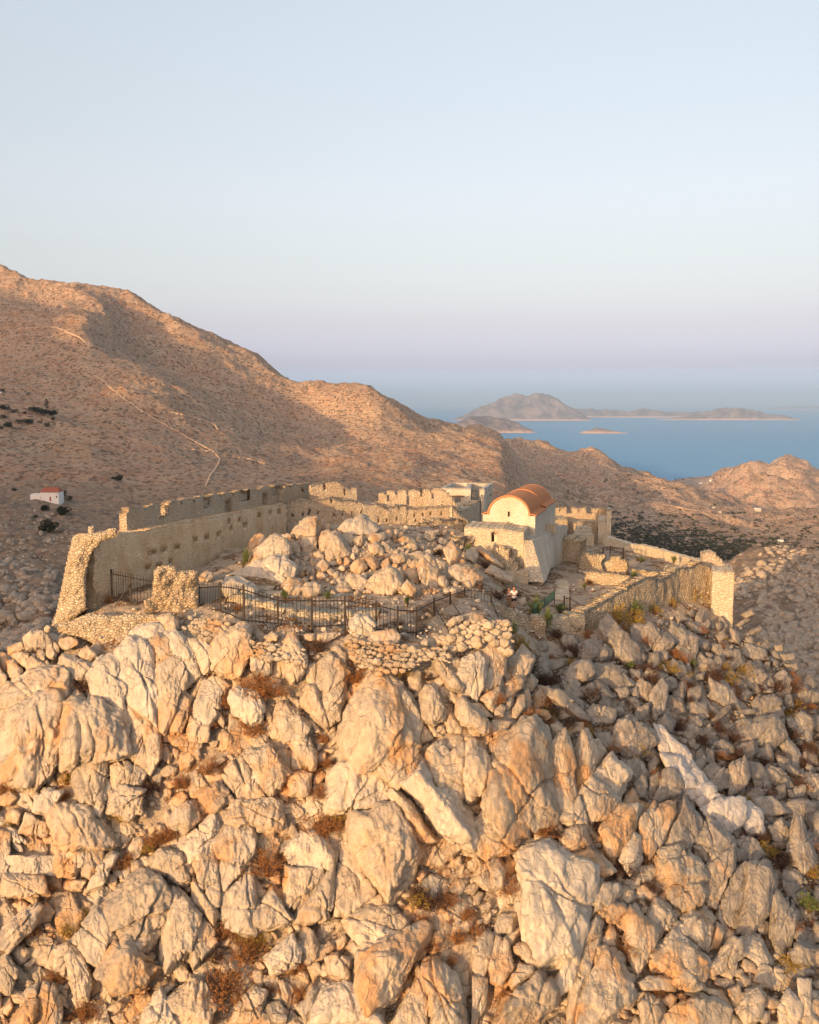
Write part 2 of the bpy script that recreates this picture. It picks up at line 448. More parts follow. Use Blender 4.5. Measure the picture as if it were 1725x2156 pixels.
# roughness: broken blocks on the slope, gravel on the plateau
_p3 = np.stack([_X, _Y, NZ], -1)
plat = np.clip((_Y - np.interp(NT_T, [-.7, -.45, .1, .2, .35, .45, .7], [58, 57, 55, 66, 78, 82, 82])[None, :]) / 3.0, 0, 1)
f1, f2, cid = cell(_p3 * np.array([0.62, 0.62, 0.5]) + 0.35 * noise(_p3 * 0.9)[..., None], 5)
g1, g2, cid2 = cell(_p3 * np.array([1.7, 1.7, 1.3]) + 0.3 * noise(_p3 * 2)[..., None], 9)
rough = 0.8 * (cid - 0.5) * np.clip((f2 - f1) * 5, 0, 1) + 0.34 * (cid2 - 0.4) * np.clip((g2 - g1) * 4, 0, 1) + 0.30 * fbm(_p3 * 0.5, 5, 3)
patch = np.clip(fbm(_p3 * 0.22, 3, 41) * 2.5 + 0.55, 0.12, 1)
NZd = NZ - 0.32 * (1 - plat) + 1.25 * rough * (1 - plat) * 0.9 * patch + plat * 0.10 * fbm(_p3 * 1.1, 5, 3) + plat * 0.10 * (cid2 - 0.4) * np.clip((g2 - g1) * 4, 0, 1)
V, Fc = grid_mesh(_X, _Y, NZd)

m, nt, b = new_mat('rocky_earth', 0.97, 0.08); t = NT(nt)
co = t.coord('World')
earth = t.mix(t.noise(co, 1.3, 8, 0.7), (0.15, 0.075, 0.035), (0.30, 0.17, 0.08))
pebb = t.vor(t.coord('World', (1, 1, 1), 0.1, 4), 5.5, 'DISTANCE_TO_EDGE')
pid = t.sep(t.vor(t.coord('World', (1, 1, 1), 0.1, 4), 5.5, 'F1', 'Color'), 0)
stone = t.mix(pid, (0.42, 0.34, 0.26), (0.62, 0.52, 0.41))
pm = t.math('MULTIPLY', t.ramp(pebb, [(0.06, 0.0), (0.12, 1.0)]), t.ramp(t.math('ADD', t.math('MULTIPLY', pid, 0.5), t.math('MULTIPLY', t.noise(co, 0.7, 5), 0.9)), [(0.66, 0.0), (0.72, 1.0)]))
c = t.mix(pm, earth, stone)
solid = t.ramp(t.noise(t.coord('World', (1, 1, 0.6)), 0.5, 6, 0.65), [(0.45, 0.0), (0.51, 1.0)])
rc = t.mix(t.noise(co, 2.2, 8, 0.7), (0.44, 0.35, 0.26), (0.60, 0.50, 0.39))
c = t.mix(solid, c, rc)
nt.links.new(c, b.inputs['Base Color'])
nn = t.bump(t.math('ADD', pm, t.math('MULTIPLY', t.noise(co, 9, 8, 0.75), 1.2)), 0.9, 0.09)
nn = t.bump(t.noise(t.coord('World', (1, 1, 0.6)), 1.6, 8, 0.65), 0.8, 0.3, nn)
nt.links.new(nn, b.inputs['Normal'])
M['earth'] = m
o = obj('hillside', V, Fc, M['earth'], None, False, (0, 70, -20)); tag(o, kind='structure')

# ---- the land beyond
far_layers = [
 [(-400,zlev(-60),100),(2100,zlev(-60),100)],
 [(-400,1480,120),(0,1390,118),(110,1340,122),(200,zlev(-42),130),(600,zlev(-55),150),(1200,zlev(-60),170),(1500,zlev(-52),168),(1600,1420,163),(1725,1440,158),(2100,1500,150)],
 [(-400,1280,240),(0,1200,250),(130,1210,250),(300,1190,260),(700,zlev(-60),280),(1200,zlev(-75),280),(1480,zlev(-65),250),(1545,1250,250),(1725,1270,245),(2100,1260,230)],
 [(-400,1090,400),(0,1062,405),(130,1062,410),(280,1085,400),(640,1110,420),(900,zlev(-75),450),(1200,1160,500),(1400,zlev(-80),420),(1545,1200,325),(1570,1175,330),(1640,1166,330),(1725,1170,325),(2100,1150,330)],
 [(-400,1010,520),(0,1010,520),(150,1022,500),(300,1050,490),(440,1020,520),(600,990,560),(700,1005,600),(950,1065,600),(1060,1090,700),(1300,1150,800),(1400,1195,620),(1500,zlev(-110),560),(2100,zlev(-112),560)],
 [(-400,880,700),(0,880,700),(150,905,720),(300,940,700),(450,980,700),(560,995,690),(700,985,800),(850,990,850),(1060,1045,850),(1200,1135,900),(1340,1135,1000),(1725,1168,960),(2100,1170,960)],
 [(-400,780,920),(0,790,925),(100,792,925),(190,796,920),(250,772,930),(330,800,930),(430,860,920),(520,925,900),(620,940,1000),(750,940,1050),(950,955,1100),(1067,962,1000),(1095,1010,1300),(1200,1085,1250),(1400,1085,1300),(1600,1115,1300),(1725,1105,1300),(2100,1100,1300)],
 [(-400,640,1300),(0,700,1010),(100,712,985),(190,722,962),(235,762,990),(262,762,1130),(330,800,1130),(450,850,1100),(600,880,1150),(700,880,1150),(800,890,1150),(950,930,1200),(1060,942,1200),(1095,985,1600),(1200,1030,1600),(1400,1050,1550),(1600,1100,1550),(2100,1090,1550)],
 [(-400,500,1750),(0,568,1600),(60,594,1500),(130,588,1450),(200,606,1400),(250,616,1370),(290,620,1350),(330,642,1350),(400,682,1300),(460,722,1300),(540,747,1300),(600,788,1250),(625,806,1250),(680,801,1200),(740,805,1200),(800,830,1200),(880,872,1200),(932,896,1250),(1010,912,1500),(1052,924,1900),(1104,924,2000),(1150,935,2000),(1192,949,2000),(1225,947,1950),(1250,937,1900),(1280,950,1850),(1348,985,1800),(1400,1009,1750),(1478,1040,1700),(1577,1071,1700),(1725,1088,1700),(2100,1100,1700)],
 [(-400,zlev(50),2300),(0,zlev(20),2200),(600,zlev(-60),2000),(800,zlev(-120),1900),(1000,zlev(-220),2400),(1052,zlev(-250),2450),(1300,zlev(-285),2450),(1577,zlev(-285),2300),(1725,zlev(-270),2150),(2100,zlev(-240),2100)],
 [(-400,zlev(-200),2900),(0,zlev(-260),2800),(800,zlev(-310),2600),(1052,zlev(-306),2900),(1330,zlev(-303),3200),(1400,zlev(-291),3300),(1470,1016,3300),(1530,1000,3000),(1560,988,2900),(1598,979,2800),(1640,992,2780),(1725,1037,2700),(2100,1110,2600)],
 [(-400,zlev(-310),3400),(1052,zlev(-312),3400),(1350,zlev(-306),3500),(1420,zlev(-296),3450),(1500,zlev(-275),3400),(1600,zlev(-250),3200),(1725,zlev(-250),3100),(2100,zlev(-280),3000)],
 [(-400,zlev(-315),4000),(1350,zlev(-312),4000),(1500,zlev(-300.5),3800),(1600,zlev(-280),3750),(1632,984,3700),(1660,969,3600),(1690,983,3550),(1725,1003,3500),(2100,1100,3400)],
 [(-400,zlev(-330),5000),(2100,zlev(-330),5000)],
]
FT = np.linspace(-0.72, 0.72, 900)
FY = np.exp(np.linspace(math.log(104), math.log(5000), 760))
FZ = heightfield(far_layers, FT, FY, 6, 5)
_FX = FY[:, None] * FT[None, :]; _FY = np.repeat(FY[:, None], len(FT), 1)
q = np.stack([_FX, _FY, FZ * 1.0], -1)
amp = _FY / 1000.0
s = 1.0 / 260
n = 26 * amp * (ridged(q * s * np.array([1, 1, 1.0]), 3, 71) - 0.45)
n2 = 7.0 * np.clip(amp, 0.15, 2) * ridged(q / 60.0, 4, 13, 0.55)
n3 = 2.2 * np.clip(amp, 0.25, 2) * fbm(q / 14.0, 3, 23, 0.6)
c1, c2, ci_ = cell(q / np.where(_FY > 500, 9.0, 9.0)[..., None] * np.array([1, 1, 1.2]), 6)
land = np.clip((FZ + 285) / 30, 0, 1)
damp = np.where(_FY < 140, 0.3, 1.0)
valley = np.exp(-((_FY - 950) / 280) ** 2) * np.clip((_FX - 120) / 200, 0, 1)
d1, d2, di_ = cell(q / 3.2, 16)
nearr = np.clip((650 - _FY) / 300, 0, 1)
n4 = nearr * (1.3 * (di_ - .4) * np.clip((d2 - d1) * 4, 0, 1) + 2.4 * ridged(q / 22.0, 4, 44, .6))
FZd = FZ + (n * 0.95 + n2 * 0.6 + n3 * 0.5 + np.clip(c2 - c1, 0, .4) * 1.6 * np.clip(amp * 1.5, .5, 1.6) + n4) * land * damp * (1 - 0.8 * valley)
rowsh = FZ.copy()
def fz(x, y):
    x = np.asarray(x, float); y = np.asarray(y, float)
    ci = np.clip((x / y - FT[0]) / (FT[1] - FT[0]), 0, len(FT) - 1.001); ri = np.clip(np.interp(y, FY, np.arange(len(FY))), 0, len(FY) - 1.001)
    c0 = ci.astype(int); r0 = ri.astype(int); fc = ci - c0; fr = ri - r0
    return (FZd[r0, c0] * (1 - fc) + FZd[r0, c0 + 1] * fc) * (1 - fr) + (FZd[r0 + 1, c0] * (1 - fc) + FZd[r0 + 1, c0 + 1] * fc) * fr
def fhit(px, py, y0=110.0, y1=4500.0):
    Yst = np.exp(np.linspace(math.log(y0), math.log(y1), 1600))
    p = P(px, py, Yst); below = p[..., 2] < fz(p[..., 0], p[..., 1])
    k = int(np.argmax(below)); return P(px, py, Yst[k]) if below.any() else None
V, Fc = grid_mesh(_FX, _FY, FZd)
m, nt, b = new_mat('scrubby_limestone_hills', 0.97, 0.05); t = NT(nt)
co = t.coord('World')
c = t.mix(t.ramp(t.noise(t.coord('World', (1, 1, 1.5)), 0.006, 9, 0.65), [(0.38, 0.0), (0.62, 1.0)]), (0.70, 0.375, 0.215), (0.70, 0.465, 0.31))
c = t.mix(t.ramp(t.noise(co, 0.05, 8, 0.75), [(0.42, 0.0), (0.60, 1.0)]), c, (0.80, 0.57, 0.39))
# terraces: contour lines of dry stone, warped
zc = t.sep(t.coord('World', (1, 1, 1), 10.0, 0.02), 2)
terr = t.math('PINGPONG', t.math('MULTIPLY', zc, 0.16), 0.5)
tl = t.math('MULTIPLY', t.ramp(terr, [(0.0, 1.0), (0.16, 0.0)]), t.ramp(t.noise(co, 0.008, 4), [(0.45, 0.0), (0.55, 1.0)]))
c = t.mix(t.math('MULTIPLY', tl, 0.45), c, (0.66, 0.56, 0.46))
dk = t.ramp(t.noise(co, 0.22, 6, 0.8), [(0.50, 0.0), (0.62, 1.0)])
c = t.mix(t.math('MULTIPLY', dk, 0.5), c, (0.20, 0.14, 0.095))
vc = t.vor(t.coord('World', (1, 1, 1), 1.5, 0.15), 0.42, 'F1', 'Color'); vs_ = t.sep(vc, 0)
c = t.mix(t.math('MULTIPLY', t.ramp(vs_, [(0.62, 0.0), (0.70, 1.0)]), 0.38), c, (0.72, 0.62, 0.50))
c = t.mix(t.math('MULTIPLY', t.ramp(t.sep(vc, 1), [(0.78, 0.0), (0.84, 1.0)]), 0.65), c, (0.10, 0.075, 0.05))
near_ = t.ramp(t.math('MULTIPLY', t.sep(co, 1), 0.001), [(0.36, 1.0), (0.56, 0.0)])
c = t.mix(t.math('MULTIPLY', near_, 0.75), c, t.mix(t.ramp(t.noise(co, 0.30, 7, 0.75), [(0.40, 0.0), (0.60, 1.0)]), (0.30, 0.23, 0.17), (0.60, 0.50, 0.40)))
nearc = t.ramp(t.noise(co, 1.1, 6, 0.8), [(0.46, 0.0), (0.58, 1.0)])
c = t.mix(t.math('MULTIPLY', nearc, 0.35), c, (0.20, 0.14, 0.10))
# scrub thickens on the low valley floor
low = t.ramp(t.math('MULTIPLY_ADD', t.sep(co, 2), -0.01, -0.6), [(0.45, 0.0), (0.75, 1.0)])
sc_ = t.ramp(t.noise(co, 0.035, 7, 0.8), [(0.50, 0.0), (0.54, 1.0)])
c = t.mix(t.math('MULTIPLY', t.math('MULTIPLY', low, sc_), 0.45), c, (0.10, 0.09, 0.055))
nt.links.new(c, b.inputs['Base Color'])
h = t.math('ADD', t.math('ADD', t.noise(co, 0.09, 8, 0.8), t.math('MULTIPLY', tl, 0.15)), 0)
nn = t.bump(h, 1.0, 6.0)
nn = t.bump(t.vor(t.coord('World', (1, 1, 1), 1.0, 0.2), 0.30, 'DISTANCE_TO_EDGE'), 0.6, 2.0, nn)
nn = t.bump(t.noise(co, 0.9, 6, 0.75), 0.8, 0.7, nn)
nt.links.new(nn, b.inputs['Normal'])
M['far'] = m
o = obj('hills', V, Fc, M['far'], None, True, (0, 1000, -150)); tag(o, kind='structure')

# ---- sea
m, nt, b = new_mat('sea_water', 0.45, 0.25); t = NT(nt)
co = t.coord('World')
c = t.mix(t.noise(t.coord('World', (0.4, 1.6, 1)), 0.0012, 6), (0.05, 0.25, 0.48), (0.09, 0.31, 0.55))
nt.links.new(c, b.inputs['Base Color'])
nn = t.bump(t.noise(t.coord('World', (0.6, 1.4, 1)), 0.05, 6, 0.7), 0.5, 3.0)
nt.links.new(nn, b.inputs['Normal']); M['sea'] = m
R = 400000
ang = np.linspace(-1.2, 1.2, 41)
SEA = -300.0
V = [(0, 500, SEA)] + [(math.sin(a) * R, 500 + math.cos(a) * R, SEA) for a in ang]
o = obj('sea', V, [(0, k + 2, k + 1) for k in range(40)], M['sea'], None, False, (0, 500, SEA)); tag(o, kind='structure')

# ---- islands: ridges rising out of the sea
def island(label, prof, py_shore, depth_k, seed):
    """prof: (px, py) skyline; the shore sits at picture row py_shore"""
    Y0 = -SEA / (py_shore - HOR) * F
    pr = np.array(prof, float)
    xs = np.linspace(pr[0, 0], pr[-1, 0], 160); top = np.interp(xs, pr[:, 0], pr[:, 1])
    hgt = np.maximum(0, (py_shore - top) / F * Y0 * 1.0)
    wd = (pr[-1, 0] - pr[0, 0]) / F * Y0 * depth_k
    vs = np.linspace(-1, 1, 60)
    X = np.repeat(((xs - 862.5) / F * Y0)[None, :], 60, 0)
    cross = np.clip(1 - np.abs(vs) ** 1.6, 0, 1)
    wloc = wd * (0.25 + 0.75 * (hgt / hgt.max()) ** 0.5)
    Yg = Y0 + (vs[:, None] + 1) * wloc[None, :] * 0.5
    sc = 1 + (Yg - Y0) / Y0
    base = (hgt[None, :] * cross[:, None])
    q = np.stack([X, Yg, base], -1)
    sz = hgt.max()
    nz = (ridged(q / (sz * 1.6), 5, seed, 0.55) - 0.4) * 0.30 * base + fbm(q / (sz * 0.25), 4, seed + 3) * 0.07 * np.minimum(base, sz * 0.5)
    Z = SEA - 4 + base * 1.02 + nz * 1.0
    X2 = X * (1 + (Yg - Y0) / Y0 * 0.9)
    V, Fc = grid_mesh(X2, Yg, np.maximum(Z, SEA - 6))
    o = obj('island', V, Fc, M['island'], None, False); tag(o, label, 'island', 'islands in the bay', 'structure'); return o
m, nt, b = new_mat('island_rock', 0.95, 0.1); t = NT(nt)
co = t.coord('World')
c = t.mix(t.ramp(t.noise(co, 0.004, 8, 0.7), [(0.42, 0.0), (0.58, 1.0)]), (0.13, 0.11, 0.10), (0.30, 0.24, 0.21))
shore = t.ramp(t.math('MULTIPLY_ADD', t.sep(co, 2), 0.01, 3.0), [(0.02, 1.0), (0.30, 0.0)])
c = t.mix(shore, c, (0.70, 0.50, 0.40)); nt.links.new(c, b.inputs['Base Color'])
nt.links.new(t.bump(t.noise(co, 0.01, 8, 0.75), 1.0, 60), b.inputs['Normal']); M['island'] = m
island('large hazy humped island in the bay', [(950,885),(985,868),(1010,857),(1050,842),(1068,838),(1100,833),(1125,831),(1150,834),(1175,840),(1190,852),(1215,862),(1240,881),(1248,885)], 885, 0.35, 3)
island('long low dark island stretching right behind the main one', [(1205,862),(1240,861),(1275,863),(1320,866),(1355,862),(1400,867),(1440,868),(1500,866),(1540,872),(1600,876)], 878.5, 0.12, 8)
island('long hazy island on the right of the bay', [(1370,884),(1430,878),(1480,872),(1510,862),(1540,859),(1570,862),(1610,870),(1650,875),(1690,884)], 884, 0.18, 12)
island('dark rounded islet just past the coast', [(920,903),(960,888),(1000,879),(1040,880),(1080,887),(1110,900),(1131,911)], 911, 0.35, 17)
island('small low pinkish islet in open water', [(1215,912),(1235,905),(1255,900),(1275,903),(1300,908),(1330,912)], 912, 0.2, 21)
island('faint far coast on the horizon', [(1600,862),(1640,856),(1725,855),(1900,852),(2000,862)], 862, 0.2, 25)
# ---- unseen ridge added behind the camera, its crest shaped to cast the evening shade
def shade_ridge(pts, D, name='hills'):
    """pts: (l, height) along the ridge; it stands D metres towards the sun"""
    a = np.array(pts, float); l = np.linspace(a[0, 0], a[-1, 0], 400); h = np.interp(l, a[:, 0], a[:, 1])
    h = smooth1(h, 2, 0)
    ux, uy = math.cos(SUN_A), -math.sin(SUN_A)       # along the ridge
    wx, wy = -math.sin(SUN_A), -math.cos(SUN_A)      # towards the sun
    vs = np.linspace(-1, 1, 41)
    Wd = 420.0
    cx = D * wx; cy = D * wy
    X = cx + l[None, :] * ux + vs[:, None] * Wd * wx; Y = cy + l[None, :] * uy + vs[:, None] * Wd * wy
    Z = -300 + (h[None, :] + 300) * (1 - np.abs(vs[:, None]) ** 1.4)
    q = np.stack([X, Y, Z], -1)
    Z = Z + 9 * (ridged(q / 90.0, 4, 5) - 0.6) * (1 - np.abs(vs[:, None]))
    V, Fc = grid_mesh(X, Y, Z)
    o = obj(name, V, Fc, M['far'], None, False, (cx, cy, -300)); tag(o, kind='structure'); return o  # added shade caster out of view; shares its name with the visible land
shade_ridge([(-2600, 380), (-1600, 380), (-1200, 372), (-1100, 365), (-1000, 345), (-930, 332), (-880, 306), (-840, 276), (-800, 270), (-750, 252), (-700, 226), (-650, 207), (-600, 188), (-560, 172), (-500, 152), (-460, 148), (-360, 140), (-230, 115), (-110, 98), (-40, 80), (60, 80), (200, 100), (600, 100)], 700)
# ---- haze
m = bpy.data.materials.new('evening_haze'); m.use_nodes = True
nt = m.node_tree; nt.nodes.clear()
oo = nt.nodes.new('ShaderNodeOutputMaterial'); pv = nt.nodes.new('ShaderNodeVolumePrincipled')
pv.inputs['Color'].default_value = (0.39, 0.62, 1.0, 1); pv.inputs['Density'].default_value = 5.0e-5
pv.inputs['Anisotropy'].default_value = -0.1
nt.links.new(pv.outputs[0], oo.inputs['Volume']); M['haze'] = m
mb = MB(); mb.box((0, 29000, 85), (90000, 84000, 780))
HAZE = mb.build('haze', M['haze']); tag(HAZE, kind='stuff')
# ------------------------------------------------------------------ boulders
_ico = {}
def ico(n):
    if n not in _ico:
        bm = bmesh.new(); bmesh.ops.create_icosphere(bm, subdivisions=n, radius=1)
        _ico[n] = (np.array([v.co[:] for v in bm.verts]), np.array([[v.index for v in f.verts] for f in bm.faces])); bm.free()
    return _ico[n]

def hull2(pts):
    pts = sorted(set(map(tuple, pts)))
    def half(ps):
        h = []
        for p in ps:
            while len(h) > 1 and (h[-1][0] - h[-2][0]) * (p[1] - h[-2][1]) - (h[-1][1] - h[-2][1]) * (p[0] - h[-2][0]) <= 0: h.pop()
            h.append(p)
        return h[:-1]
    return np.array(half(pts) + half(pts[::-1]), float)

